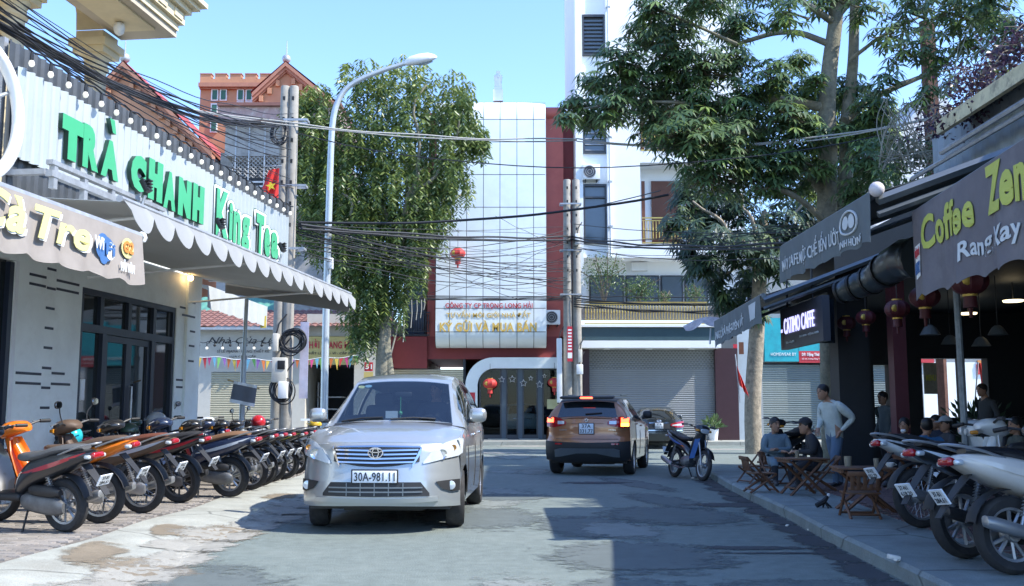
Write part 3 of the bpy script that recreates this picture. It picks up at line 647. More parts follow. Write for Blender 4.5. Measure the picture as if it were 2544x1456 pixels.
# balconies with gold rails and brown doors
def rail(par, x0, x1, y0, y1, Y, n_, m=None):
    m = m or m_gold; z0, z1 = Zp(y1, Y), Zp(y0, Y); a, c = X(x0, Y), X(x1, Y); h = z1-z0
    b = MB(); b.b2((a, Y-.03, z1-.05), (c, Y+.03, z1)); b.b2((a, Y-.02, z0), (c, Y+.02, z0+.05)); b.b2((a, Y-.02, z0+h*.16), (c, Y+.02, z0+h*.16+.03)); b.b2((a, Y-.02, z1-h*.14), (c, Y+.02, z1-h*.14+.03)); r = b.build('balcony_rail', m, par)
    bb = MB(); bb.lathe([(.018, 0), (.018, h*.3), (.032, h*.38), (.018, h*.46), (.018, h*.7)], (0, 0, 0), 6); me = bb.mesh('baluster', m, 60)
    for i in range(n_):
        o = bpy.data.objects.new('baluster', me); COL.objects.link(o); o.parent = r; o.matrix_parent_inverse = Matrix.Identity(4); o.location = (lerp(a, c, (i+.5)/n_), Y, z0+h*.16)
    return r
for (y0, y1, yd) in ((318, 375, 255), (540, 605, 440)):
    rail(wh, 1600, 1772, y0, y1, WY+.05, 22)
    part('balcony_door', m_brown, wh, (1625, 1700, yd+10, y1, WY+1.1, WY+1.25)); part('balcony_door', m_brown, wh, (1712, 1765, yd+10, y1, WY+1.1, WY+1.25)); part('shutter_leaf', m_brown, wh, (1600, 1608, yd+10, y1, WY+.5, WY+.6))
for q in ((1465, 1552), (1556, 1640), (1644, 1700), (1704, 1762)):
    f = part('window', m_frame, wh, (q[0], q[1], 684, 760, WY+1.1, WY+1.22)); part('pane', m_win, f, (q[0]+4, q[1]-4, 688, 760, WY+1.05, WY+1.09))
part('eave_light', m_white, wh, (1572, 1612, 652, 672, WY+1.0, WY+1.2))
part('balcony_floor', m_wht, wh, (1440, 1830, 806, 813, WY-1.0, WY+1.2)); 
rail(wh, 1452, 1762, 750, 805, WY-.9, 44)
m_teal = mat('fascia_teal', (.045, .085, .10), .35, n=.1); part('fascia', m_teal, wh, (1444, 1792, 814, 845, WY-1.0, WY))
part('ledge', m_wht, wh, (1444, 1792, 846, 864, WY-1.08, WY-.0)); part('ledge', m_wht, wh, (1440, 1800, 806, 812, WY-1.1, WY-1.01))
part('pillar', m_maroon, wh, (1440, 1463, 865, 1110, WY-.3, WY+.3)); part('pillar', m_maroon, wh, (1776, 1832, 865, 1110, WY-.3, WY+.3))
sh = thing('roller_shutter', 'wide grey roller shutter with a slotted upper band below the teal fascia', 'shutter', (X(1463, WY), WY-.1, FG))
shutter(sh, X(1463, WY), X(1776, WY), FG+.02, Zp(865, WY), WY-.05, m_shut, .086, holes=10)
part('backing', m_black, sh, (1463, 1776, 864, 1108, WY+.02, WY+.1))
for x in (1500, 1605, 1710): part('downlight', m_white, wh, (x, x+16, 865, 868, WY-.8, WY-.6))
def aircon(x0, x1, y0, y1, Y, label):
    a = thing('air_conditioner', label, 'air conditioner', PY((x0+x1)/2, y1, Y)); a0, a1, z0, z1 = X(x0, Y), X(x1, Y), Zp(y1, Y), Zp(y0, Y)
    b = MB(); b.cbox(((a0+a1)/2, Y+.15, (z0+z1)/2), (a1-a0, .3, z1-z0), .02); b.build('casing', m_white, a)
    cx = lerp(a0, a1, .4); cz = (z0+z1)/2; r = (z1-z0)*.42; b = MB(); b.lathe([(r, 0), (r, .01)], (cx, Y-.012, cz), 20, 'y'); b.build('fan_opening', m_frame, a)
    b = MB()
    for k in range(1, 4): b.tube([(cx+r*k/3.2*math.cos(t), Y-.016, cz+r*k/3.2*math.sin(t)) for t in [6.2832*i/20 for i in range(21)]], .008, 4)
    b.build('fan_grille', m_steel, a); b = MB(); b.b2((a0+.1, Y+.05, z0-.08), (a0+.14, Y+.45, z0)); b.b2((a1-.14, Y+.05, z0-.08), (a1-.1, Y+.45, z0)); b.build('bracket', m_black, a)
aircon(1451, 1495, 408, 445, WY-.2, 'white air conditioner unit mounted between two windows of the white house')
b = MB(); xx = X(1520, WY); b.tube([(xx, WY-.08, Zp(640, WY)), (xx, WY-.08, Zp(-200, WY))], .05, 8); b.build('drain_pipe', m_white, wh)
for zz in range(9): b = MB(); b.b2((xx-.08, WY-.14, 7+zz*1.9), (xx+.08, WY, 7.06+zz*1.9)); b.build('pipe_clip', m_steel, wh)
# ---- silver fronted office
SY = 42.0
ofc = thing('silver_office', 'office with a tall curved silver panel front above red walls and glass doors', 'building', (X(1220, SY), SY, FG))
m_red = mat('red_wall', (.42, .10, .08), .6, n=.06, ns=2, stain=(.28, .05, .045), sc=1.2, st=.3); m_redd = mat('red_band_shaded_recess', (.25, .04, .04), .6, n=.08)
part('wall', m_red, ofc, (1060, 1402, 281, 836, SY, SY+8)); part('wall', m_redd, ofc, (1402, 1434, 281, 1105, SY+.6, SY+8)); part('wall', m_redd, ofc, (1060, 1390, 836, 892, SY, SY+8), (950, 1060, 836, 915, SY-.1, SY+8))  # right recess wall: the white house's shadow is put into its darker red
b = MB(); b.cyl((X(1357, SY), SY+.02, Zp(281, SY)), (X(1400, SY), SY+.02, Zp(281, SY)), .25, n=14); b.build('coping', m_red, ofc)
m_silv = mat('silver_panel', (.84, .90, .90), .36, .15, n=.05, ns=1.2, stain=(.66, .72, .76), sc=.7, st=.35); m_seam = mat('panel_seam', (.03, .035, .04), .6)
pyf = SY-1.0; zT, zB = Zp(240, pyf), Zp(862, pyf); rT, rB = 1.0, .62
def path(t):        # height fraction t: 0 top back .. 1 bottom back -> (Y,z)
    Ls = [rT*math.pi/2, (zT-rT)-(zB+rB), rB*math.pi/2]; s_ = t*sum(Ls)
    if s_ < Ls[0]: a = s_/rT; return (pyf+rT-rT*math.sin(a), zT-rT+rT*math.cos(a))
    if s_ < Ls[0]+Ls[1]: return (pyf, zT-rT-(s_-Ls[0]))
    a = (s_-Ls[0]-Ls[1])/rB; return (pyf+rB-rB*math.cos(a), zB+rB-rB*math.sin(a))
Ltot = rT*math.pi/2+(zT-rT-zB-rB)+rB*math.pi/2
def t_of_y(y): return (rT*math.pi/2+(zT-rT-Zp(y, pyf)))/Ltot
cols = [X(v, pyf) for v in (1080, 1115, 1157, 1199, 1241, 1284, 1326, 1357)]
rows = [0, rT*math.pi/2/Ltot, *[t_of_y(v) for v in (353, 434, 515, 598, 680, 766)], 1-rB*math.pi/2/Ltot, 1]
cl = (cols[0], cols[-1])
b = MB(); b.sheet(lambda i, j: (lerp(cl[0]+.02, cl[1]-.02, j), path(i)[0]+.02, path(i)[1]-(.02 if i < .5 else -.02)), 60, 1, .05); b.build('panel_backing', m_seam, ofc)
for i in range(len(rows)-1):
    for j in range(len(cols)-1):
        g = .014/Ltot; b = MB(); n_ = 8 if i in (0, len(rows)-2) else 2
        b.sheet(lambda a, c: (lerp(cols[j]+.012, cols[j+1]-.012, c), *path(lerp(rows[i]+g, rows[i+1]-g, a))), n_, 1, -.008); b.build('panel', m_silv, ofc, 60)
for (xx, s_) in ((cols[0], 1), (cols[-1], -1)):
    pts = [path(i/40) for i in range(41)]+[(SY, zB+.05), (SY+.0, zT)]
    b = MB(); b.prism([(p[0]+.03, p[1]) for p in pts], 'x', xx-.012 if s_ > 0 else xx-.03, xx+.03 if s_ > 0 else xx+.012); b.build('end_cheek', m_silv if s_ < 0 else m_seam, ofc)
m_tred = mat('text_red', (.55, .03, .05), .5, n=.02); m_tgold = mat('text_gold', (.68, .46, .10), .4, n=.04)
def flet(s, x0, x1, yb, yt, Y, m, par, bold=.03, th=.03, nm='lettering', shear=0.): return lettering(s, (X(x0, Y), Y, Zp(yb, Y)), (X(x1, Y)-X(x0, Y), 0, 0), (0, 0, Zp(yt, Y)-Zp(yb, Y)), m, par, nm, th, bold, shear)
flet('CÔNG TY CP TRỌNG LONG HẢI', 1105, 1323, 769, 749, pyf-.02, m_tred, ofc, .012, .012)
flet('TƯ VẤN MÔI GIỚI NHÀ ĐẤT', 1108, 1318, 789, 771, pyf-.02, m_tgold, ofc, .012, .012)
flet('KÝ GỬI VÀ MUA BÁN', 1091, 1333, 824, 794, pyf-.02, m_tgold, ofc, .03, .015)
# windows behind the tree, left bay
part('wall', m_creamd, ofc, (1000, 1058, 400, 836, SY+1.0, SY+8)); f = part('window', m_frame, ofc, (1005, 1056, 700, 835, SY+.9, SY+.98)); part('pane', m_win, f, (1009, 1052, 704, 832, SY+.85, SY+.88))
rail(ofc, 985, 1066, 775, 834, SY-.05, 14, m_frame)
# glass front with silver arch
b = MB(); zin, zo = Zp(915, SY-.3), Zp(888, SY-.3); xl, xl2, xrr = X(1156, SY-.3), X(1186, SY-.3), X(1392, SY-.3); rr = zo-Zp(958, SY-.3)
outer = [(xl, FG)]+[(xl+rr-rr*math.cos(a), zo-rr+rr*math.sin(a)) for a in [math.pi/2*i/10 for i in range(11)]]+[(xrr, zo)]
ri = rr-.45; inner = [(xl2, FG)]+[(xl2+ri-ri*math.cos(a), zin-ri+ri*math.sin(a)) for a in [math.pi/2*i/10 for i in range(11)]]+[(xrr, zin)]
n_ = len(outer); b.add([(p[0], SY-.35, p[1]) for p in outer]+[(p[0], SY-.35, p[1]) for p in inner]+[(p[0], SY, p[1]) for p in outer]+[(p[0], SY, p[1]) for p in inner],
    [f for i in range(n_-1) for f in ((i, i+1, n_+i+1, n_+i), (i, 2*n_+i, 2*n_+i+1, i+1), (n_+i, n_+i+1, 3*n_+i+1, 3*n_+i))]); b.build('entrance_arch', m_silv, ofc, 30)
m_tint = bpy.data.materials.new('tinted_glass'); m_tint.use_nodes = True; t = m_tint.node_tree; t.nodes.remove(t.nodes['Principled BSDF'])
o_ = t.nodes['Material Output']; mx = t.nodes.new('ShaderNodeMixShader'); tb = t.nodes.new('ShaderNodeBsdfTransparent'); gl = t.nodes.new('ShaderNodeBsdfGlossy'); pass
tb.inputs[0].default_value = (.5, .58, .60, 1); gl.inputs['Roughness'].default_value = .02
lw_ = t.nodes.new('ShaderNodeLayerWeight'); lw_.inputs[0].default_value = .5; pw_ = t.nodes.new('ShaderNodeMath'); pw_.operation = 'POWER'; pw_.inputs[1].default_value = 4.; ma_ = t.nodes.new('ShaderNodeMath'); ma_.operation = 'MULTIPLY_ADD'; ma_.inputs[1].default_value = .8; ma_.inputs[2].default_value = .02; t.links.new(lw_.outputs['Facing'], pw_.inputs[0]); t.links.new(pw_.outputs[0], ma_.inputs[0]); t.links.new(ma_.outputs[0], mx.inputs[0]); t.links.new(tb.outputs[0], mx.inputs[1]); t.links.new(gl.outputs[0], mx.inputs[2]); t.links.new(mx.outputs[0], o_.inputs[0])
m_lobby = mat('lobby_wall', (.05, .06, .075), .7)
part('lobby_wall', m_lobby, ofc, (1150, 1392, 890, 1110, SY+7.5, SY+8), (1150, 1156, 890, 1110, SY+.05, SY+7.5), (1392, 1400, 890, 1110, SY+.05, SY+7.5))
for a, c in ((1190, 1246), (1256, 1287), (1297, 1336), (1346, 1390)):
    f = part('glass_door', m_frame, ofc, (a, a+4, 914, 1098, SY-.06, SY+.02), (c-4, c, 914, 1098, SY-.06, SY+.02), (a+4, c-4, 1080, 1098, SY-.06, SY+.02), (a+4, c-4, 914, 919, SY-.06, SY+.02)); part('pane', m_tint, f, (a+4, c-4, 919, 1080, SY-.03, SY-.02), ang=0)
for a, c in ((1246, 1256), (1287, 1297), (1336, 1346)): part('mullion', mat('mullion_blue', (.07, .1, .13), .4), ofc, (a, c, 914, 1100, SY-.1, SY+.03))
for a in (1212, 1290): part('step', m_conc, ofc, (a, a+48, 1090, 1099, SY-.6, SY-.1))
for i, (x, y, r) in enumerate([(1222,945,7),(1246,943,8),(1272,942,9),(1300,952,9),(1318,940,6),(1340,955,9),(1352,934,5)]):
    c = PY(x, y, SY-.12); b = MB(); rr_ = r/59.
    pts = [(c.x+rr_*(1 if k % 2 == 0 else .45)*math.sin(math.pi*k/5), c.z+rr_*(1 if k % 2 == 0 else .45)*math.cos(math.pi*k/5)) for k in range(10)]
    b.tube([(p[0], SY-.12, p[1]) for p in pts+pts[:1]], .012, 4); b.build('window_star', m_white, ofc)
# left bay shutter of the office
s2 = thing('roller_shutter', 'tan roller shutter under the red fascia behind the silver van', 'shutter', (X(1000, SY), SY-.1, FG))
shutter(s2, X(965, SY), X(1150, SY), FG+.02, Zp(916, SY), SY-.02, m_shutc, .09)
part('side_notice', m_tred, ofc, (1157, 1180, 975, 1003, SY-.37, SY-.352)); 
part('opening_notice', mat('notice_pale', (.55, .55, .3), .7), ofc, (1358, 1384, 992, 1016, SY-.15, SY-.13))
aircon(1356, 1392, 770, 806, SY-.45, 'pale air conditioner unit on the red wall beside the curved silver front')
# statue on the roof
stt = thing('rooftop_statue', 'small white robed statue with joined hands on the curved silver roof', 'statue', PY(1237, 240, SY))
st0 = PY(1237, 240, SY+.2); H_ = PY(1237, 176, SY+.2).z-st0.z; bx_, by_, bz_ = st0
b = MB(); b.box((bx_, by_, bz_+.0), (.42, .42, .5)); b.box((bx_, by_, bz_+.3), (.34, .34, .12)); b.build('plinth', m_white, stt)
b = MB(); h = H_-.3; b.ring([[(bx_+rx*math.cos(t), by_+ry*math.sin(t), bz_+.3+z*h) for t in [6.2832*k/14 for k in range(14)]] for z, rx, ry in [(0,.19,.17),(.1,.17,.15),(.35,.15,.13),(.55,.17,.14),(.7,.19,.14),(.78,.15,.12),(.82,.075,.08),(.86,.08,.09),(.92,.095,.1),(.97,.08,.085),(1,.03,.03)]])
b.sph((bx_, by_-.15, bz_+.3+.68*h), (.05, .06, .1), 8); b.build('robed_figure', m_white, stt, 60)
# ---- low shops with tiled roof, left of the tree
LY = 40.6
shp = thing('tiled_shop', 'low cream shop with terracotta tiled roof and tan shutter across the junction', 'shop', (X(600, LY), LY, FG))
m_crm = mat('cream_wall', (.56, .53, .46), .7, n=.06); m_tile = mat('terracotta', (.24, .12, .10), .75, n=.2, ns=4, stain=(.16, .08, .07), sc=2, st=.6); m_tileg = mat('green_sheet', (.10, .28, .22), .6, n=.15)
part('wall', m_crm, shp, (380, 526, 815, 1105, LY, LY+6), (690, 752, 815, 1105, LY, LY+6), (526, 690, 815, 924, LY, LY+6))
def tiles(par, x0, x1, yb, yt, Y, depth, m, pit=.28):
    a, c, z0, z1 = X(x0, Y), X(x1, Y), Zp(yb, Y), Zp(yt, Y+depth); nx = int((c-a)/pit); ny = 8; mes = {}
    for j in range(ny):
        b = MB(); b.sheet(lambda i, q: (a+i*(c-a), Y-.5+(depth+.5)*(j+q*1.08)/ny, lerp(z0, z1, (j+q*1.08)/ny)+.05*abs(math.sin(i*nx*math.pi))+.03*(1-q)), nx*4, 1, .02); b.build('tile_course', m, par, 40)
tiles(shp, 380, 752, 815, 772, LY, 3.2, m_tile)
b = MB(); b.sheet(lambda i, j: (lerp(X(380, 43), X(700, 43), i), lerp(43.6, 46, j), Zp(775, 43.6)+j*.9+.04*abs(math.sin(i*50))), 120, 2, .02); b.build('rear_roof', m_tileg, shp, 40)
part('gutter', m_steel, shp, (380, 752, 813, 819, LY-.55, LY-.45))
s3 = thing('roller_shutter', 'cream roller shutter of the low tiled shop behind the motorbike row', 'shutter', (X(526, LY), LY, FG))
shutter(s3, X(526, LY), X(690, LY), FG+.02, Zp(924, LY), LY+.02, m_shutc, .09)
m_txt = mat('text_dark', (.05, .05, .05), .6, n=0)
flet('Nhà Của Lụa', 515, 695, 858, 836, LY-.02, m_txt, shp, 0., .01, shear=.4); flet('SỈ LẺ PIJAMA - HÀNG THIẾT KẾ', 538, 668, 878, 866, LY-.02, m_txt, shp, .0, .01); flet('LỤA CAO CẤP', 570, 635, 889, 881, LY-.02, m_txt, shp, .01, .01)
sh2 = thing('fashion_shop', 'narrow shop with yellow signboard and dark open front left of the weeping tree', 'shop', (X(815, LY), LY, FG))
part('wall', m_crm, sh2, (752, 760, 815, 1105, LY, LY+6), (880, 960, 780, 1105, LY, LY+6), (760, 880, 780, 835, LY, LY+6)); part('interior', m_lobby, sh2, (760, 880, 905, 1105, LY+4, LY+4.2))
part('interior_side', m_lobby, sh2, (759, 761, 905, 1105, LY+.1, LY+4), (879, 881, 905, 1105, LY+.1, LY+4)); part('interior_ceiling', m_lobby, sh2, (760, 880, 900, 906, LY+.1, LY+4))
m_sgy = mat('sign_yellow', (.60, .48, .17), .5, n=.06); part('signboard', m_sgy, sh2, (754, 882, 836, 906, LY-.15, LY-.05)); flet('THỜI TRANG MỸ', 757, 876, 866, 842, LY-.16, m_tred, sh2, .02, .01); flet('THẮT LƯNG - VÍ - CẶP DA', 760, 878, 882, 872, LY-.16, m_txt, sh2, .01, .01)
tiles(sh2, 752, 965, 815, 772, LY-.1, 3.2, m_tile)
part('shelf', m_steel, sh2, (790, 850, 985, 988, LY+2, LY+3), (790, 850, 1015, 1018, LY+2, LY+3), (790, 794, 950, 1100, LY+2, LY+3)); part('threshold', m_white, sh2, (750, 800, 1040, 1045, LY-.4, LY-.3))
# house number plate and banner strip by the trunk
b = MB(); pb(b, 905, 926, 900, 922, 35.6, 35.62); q = b.build('number_plate', m_tred); tag(q, 'red house number plate reading 51 beside the weeping tree trunk', 'sign'); flet('51', 908, 924, 917, 905, 35.59, m_lwhite, q, .03, .006)
b = MB(); pb(b, 904, 927, 924, 948, 35.6, 35.62); q = b.build('small_notice', m_sgy); tag(q, 'small yellow notice below the red number plate', 'sign')
# coloured bunting
bt = thing('bunting', 'string of small coloured pennants across the low shops', 'bunting', PY(680, 900, 39.5)); fc = [(.75,.2,.05),(.2,.5,.12),(.7,.08,.25),(.7,.5,.08),(.35,.15,.45),(.15,.4,.55),(.6,.05,.05)]
def bline(t): return PY(lerp(478, 890, t), 884+10*math.sin(math.pi*t)+2*math.sin(t*30), 39.5)
b = MB(); b.tube([bline(i/40) for i in range(41)], .012, 4); b.build('cord', m_white, bt)
for i in range(34):
    p, p2 = bline((i+.1)/34), bline((i+.9)/34); m_ = mat('flag_%d' % (i*3 % 7), fc[i*3 % 7], .7); low = (p+p2)/2-Vector((.06*math.sin(i*3), .06*math.cos(i*5), .36+.12*((i*7) % 3)/2)); d_ = Vector((0, .012, 0))
    b = MB(); b.add([p, p2, low, p+d_, p2+d_, low+d_], [(0,2,1), (3,4,5), (0,1,4,3), (1,2,5,4), (2,0,3,5)]); b.build('pennant', m_, bt, 0)
sb = thing('string_light', 'string of small hanging bulbs in front of the cream shop sign', 'lights', PY(590, 848, 40.2))
b = MB(); b.tube([PY(lerp(490, 696, i/30), 846+6*abs(math.sin(i*.7)), 40.2) for i in range(31)], .012, 4); b.build('cable', m_black, sb)
for i in range(11): c = PY(494+i*19.5, 858+(i % 2)*7, 40.2); b = MB(); b.sph(c, .06, 7); bo = b.build('bulb', m_bulb if i % 2 else m_black, sb, 60); b = MB(); b.cyl(c+Vector((0, 0, .05)), c+Vector((0, 0, .22)), .02, n=5); b.build('socket', m_black, bo)
# ---- old grey balcony building
OY = 50
old = thing('grey_balcony_house', 'weathered grey concrete house with lattice balcony behind the low shops', 'house', (X(640, OY), OY, 0))
m_old = mat('old_concrete', (.38, .37, .35), .85, n=.2, ns=2, stain=(.18, .17, .16), sc=1.2, st=.7); m_pink = mat('pink_fascia', (.42, .28, .26), .7, n=.15, stain=(.6, .55, .5), sc=4, st=.6)
b = MB(); pb(b, 530, 840, 380, 1050, OY+1.5, OY+9); b.build('wall', m_old, old); part('wall', m_old, old, (540, 700, 310, 388, OY, OY+1.5)); part('roof_slab', m_pink, old, (520, 830, 262, 298, OY-.6, OY+9)); part('cornice', mat('cornice_brown', (.22, .1, .08), .7), old, (516, 834, 254, 262, OY-.8, OY+9))
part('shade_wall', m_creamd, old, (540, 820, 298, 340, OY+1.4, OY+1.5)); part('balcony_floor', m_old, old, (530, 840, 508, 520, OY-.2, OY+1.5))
lat = MB(); x0_, x1_, z0_, z1_ = X(560, OY), X(700, OY), Zp(442, OY), Zp(390, OY); s_ = .22
nx_ = int((x1_-x0_)/s_)
for i in range(-6, nx_+1):
    for sg in (1, -1):
        pa = Vector((x0_+i*s_, OY, z0_ if sg > 0 else z1_)); pe = pa+Vector(((z1_-z0_), 0, sg*(z1_-z0_)))
        ta = max(0, (x0_-pa.x)/(pe.x-pa.x)); tb_ = min(1, (x1_-pa.x)/(pe.x-pa.x))
        if tb_ > ta: lat.tube([pa.lerp(pe, ta), pa.lerp(pe, tb_)], .03, 4)
tag(lat.build('lattice', m_old, old, 0), kind='stuff')
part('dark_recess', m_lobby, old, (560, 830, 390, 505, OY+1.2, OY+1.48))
for i in range(5): part('rail_bar', m_steel, old, (545, 830, 450+i*11, 454+i*11, OY-.1, OY-.05))
for x in (566, 600, 640, 690): part('upright', m_steel, old, (x, x+3, 298, 508, OY-.12, OY-.1))
# ---- orange tower and gables
TY = 70
m_or = mat('orange_wall', (.50, .25, .14), .8, n=.12, ns=.8, stain=(.45, .2, .11), sc=.5, st=.5); m_ortrim = mat('orange_trim', (.42, .2, .13), .75, n=.15, ns=2); m_grn = mat('green_shutter', (.03, .13, .09), .6); m_rt = mat('red_tile', (.35, .06, .06), .7, n=.15)
tw = thing('orange_tower', 'orange crenellated tower block with white framed green shutters', 'building', (X(560, TY), TY, 0))
part('wall', m_or, tw, (472, 652, 215, 1030, TY, TY+9)); part('cornice', m_ortrim, tw, (466, 658, 205, 215, TY-.5, TY+9.5)); part('cornice', m_ortrim, tw, (469, 655, 215, 221, TY-.25, TY+9.2)); part('parapet', m_or, tw, (470, 654, 196, 205, TY-.2, TY+9))
for i in range(5): part('merlon', m_or, tw, (470+i*38.5, 470+i*38.5+29, 184, 196, TY-.2, TY+.3)); part('merlon_cap', m_ortrim, tw, (469+i*38.5, 500+i*38.5, 182, 184, TY-.25, TY+.35))
for i in range(5):
    b = MB(); xx = X(652, TY); zz0, zz1 = Zp(196, TY), Zp(184, TY); b.b2((xx-.4, TY+1+i*1.7, zz0), (xx+.1, TY+2.2+i*1.7, zz1)); b.build('merlon', m_or, tw)
for (x, y) in ((500, 221), (522, 221), (566, 221), (588, 221), (500, 257), (566, 252), (588, 252), (500, 300)):
    f = part('window', m_white, tw, (x, x+18, y, y+29, TY-.12, TY+.05)); part('shutter_leaf', m_grn, f, (x+3, x+15, y+3, y+26, TY-.16, TY-.125))
for k in range(2):
    b = MB(); xx = X(652, TY); z0 = Zp(250, TY); b.b2((xx, TY+1.5+k*1.4, z0), (xx+.15, TY+2.5+k*1.4, z0+.9)); b.build('window', m_white, tw); 
def gable(name, label, apex, left, right, Y, depth, fin=True):
    g = thing(name, label, 'building', (X(apex[0], Y), Y, 0)); A_, Lf, Rt = PY(*apex, Y), PY(*left, Y), PY(*right, Y)
    b = MB(); b.prism([(Lf.x+.4, 0), (Rt.x-.4, 0), (Rt.x-.4, Rt.z), (A_.x, A_.z-.5), (Lf.x+.4, Lf.z)], 'y', Y, Y+depth); b.build('wall', m_or, g)
    for e in (Lf, Rt):
        d = e-A_; s_ = 1 if d.x > 0 else -1; b = MB()
        for (dz0, dz1, o_) in ((0, -.28, .5), (-.28, -.5, .35), (-.5, -.62, .2)):
            b.add([(A_.x, Y-o_, A_.z+dz0), (e.x, Y-o_, e.z+dz0), (e.x, Y-o_, e.z+dz1), (A_.x, Y-o_, A_.z+dz1), (A_.x, Y+.2, A_.z+dz0), (e.x, Y+.2, e.z+dz0), (e.x, Y+.2, e.z+dz1), (A_.x, Y+.2, A_.z+dz1)], [(0,1,2,3),(4,7,6,5),(0,4,5,1),(3,2,6,7),(1,5,6,2),(0,3,7,4)])
        b.build('raking_cornice', m_ortrim, g)
        n_ = int(d.length/.62)
        for i in range(1, n_):
            p = A_+d*(i/n_); b = MB(); b.box((p.x, Y-.1, p.z-.86), (.26, .3, .4)); b.build('dentil', m_or, g)
        b = MB(); b.quad((A_.x, Y-.45, A_.z+.02), (e.x+s_*.1, Y-.45, e.z+.02), (e.x+s_*.1, Y+depth, e.z+.02), (A_.x, Y+depth, A_.z+.02)); b.quad((A_.x, Y-.45, A_.z+.1), (e.x+s_*.1, Y-.45, e.z+.1), (e.x+s_*.1, Y+depth, e.z+.1), (A_.x, Y+depth, A_.z+.1)); b.build('roof', m_rt, g)
    if fin:
        b = MB(); b.sph((A_.x, Y-.2, A_.z+.3), .3, 12); b.build('finial_ball', m_steel, g, 60); b = MB(); b.cyl((A_.x, Y-.2, A_.z+.5), (A_.x, Y-.2, A_.z+1.6), .05, .02, 6); b.build('finial_rod', m_steel, g)
    return g
gable('gabled_block', 'orange gabled block with ball finial beside the crenellated tower', (713, 160), (630, 236), (838, 262), 66, 8)
gable('gabled_hall', 'orange gabled hall with dentil cornice rising behind the billboard', (313, 160), (60, 420), (532, 384), 56, 10)
gable('red_roofed_hall', 'red roofed gable between the orange hall and the tower', (300, 172), (100, 400), (560, 420), 68, 8, False)
# ---- right-hand far shops
RY = 41.5
hw = thing('homewear_shop', 'shop with a teal and red signboard and green grey shutters behind the cafe', 'shop', (X(2000, RY), RY, FG))
m_greyw = mat('grey_wall', (.28, .3, .31), .7, n=.08); m_tealb = mat('sign_teal', (.02, .40, .46), .5, n=.1, ns=3, stain=(.02, .22, .3), sc=1.4, st=.7); m_sgr = mat('sign_red', (.55, .04, .05), .5, n=.04)
part('wall', m_greyw, hw, (1882, 1892, 640, 1110, RY, RY+6), (1892, 2700, 560, 900, RY, RY+6), (2052, 2072, 900, 1110, RY, RY+6), (2220, 2290, 900, 1110, RY, RY+6), (2440, 2700, 900, 1110, RY, RY+6))
part('pillar', m_wht, hw, (2046, 2064, 896, 1110, RY-.15, RY)); part('signboard', m_tealb, hw, (1900, 1984, 790, 898, RY-.2, RY-.05)); part('signboard', m_sgr, hw, (1985, 2320, 872, 901, RY-.2, RY-.05)); part('signboard', m_tealb, hw, (1985, 2320, 780, 872, RY-.2, RY-.05))
flet('HOMEWEAR BY', 1915, 1978, 884, 876, RY-.21, m_lwhite, hw, .0, .01); flet('DP: Đặng Thái Thân', 1992, 2052, 886, 876, RY-.21, m_lwhite, hw, .03, .01); flet('Số 107, Đường Đặng Thái Thân, Thành Phố', 1992, 2074, 894, 889, RY-.21, m_lwhite, hw, .01, .01)
for k, (x0, x1) in enumerate(((1892, 2046), (2072, 2220))):
    q = thing('roller_shutter', ['green grey roller shutter between the bark trunk and the white pillar', 'green grey roller shutter seen past the dark cafe column'][k], 'shutter', (X(x0, RY), RY, FG)); shutter(q, X(x0, RY), X(x1, RY), FG+.02, Zp(902, RY), RY+.02, m_shutg, .09)
part('shopfront', m_wht, hw, (2290, 2440, 900, 1110, RY, RY+6)); part('poster', m_sgr, hw, (2425, 2450, 905, 930, RY-.05, RY-.01)); part('poster', m_orange, hw, (2428, 2446, 895, 903, RY-.05, RY-.01))
# narrow wall with posters between the white house and the shop
nw_ = thing('poster_wall', 'pale blue wall strip with pasted posters beside the white house', 'wall', (X(1855, RY-.3), RY-.3, FG))
part('wall', mat('pale_blue_wall', (.42, .5, .55), .6, n=.06), nw_, (1832, 1882, 760, 1110, RY-.3, RY+5)); 
for (a, c, y0, y1, m_) in ((1822, 1832, 855, 885, m_tred), (1822, 1832, 890, 905, m_sgy), (1820, 1832, 915, 960, m_crm), (1820, 1832, 1000, 1030, m_sgy), (1836, 1848, 850, 880, m_brown)): part('poster', m_, nw_, (a, c, y0, y1, RY-.72, RY-.7))
# pale gables beyond the trees, right
for k, (ap, lf, rt, Y) in enumerate(((( 2330, 215), (2170, 420), (2480, 430), 46), )):
    g = thing('pale_gable_house', 'pale plastered gable end half hidden behind bare branches', 'house', (X(ap[0], Y), Y, 0)); A_, L_, R_ = PY(*ap, Y), PY(*lf, Y), PY(*rt, Y)
    b = MB(); b.prism([(L_.x, 0), (R_.x, 0), (R_.x, R_.z), (A_.x, A_.z), (L_.x, L_.z)], 'y', Y, Y+7); b.build('wall', mat('pale_plaster', (.62, .62, .64), .7, n=.1), g)
    b = MB(); b.add([(A_.x, Y-.3, A_.z+.25), (L_.x-.4, Y-.3, L_.z-.2), (L_.x-.4, Y+7, L_.z-.2), (A_.x, Y+7, A_.z+.25), (A_.x, Y-.3, A_.z+.05), (L_.x-.4, Y-.3, L_.z-.4), (L_.x-.4, Y+7, L_.z-.4), (A_.x, Y+7, A_.z+.05)], [(0,1,2,3),(4,7,6,5),(0,4,5,1),(1,5,6,2)]); b.build('roof', m_steel, g)
p = PY(2312, 400, 30); b = MB(); b.tube([(p.x, 30, 0), (p.x, 30, Zp(55, 30))], .16, 8); b.b2((p.x-.05, 29.8, Zp(370, 30)), (p.x+.25, 30.2, Zp(60, 30)))
tag(b.build('rusty_mast', mat('rust_steel', (.14, .065, .045), .8, .2, n=.3, ns=6)), 'rusty brown steel mast rising behind the cafe roof', 'mast')
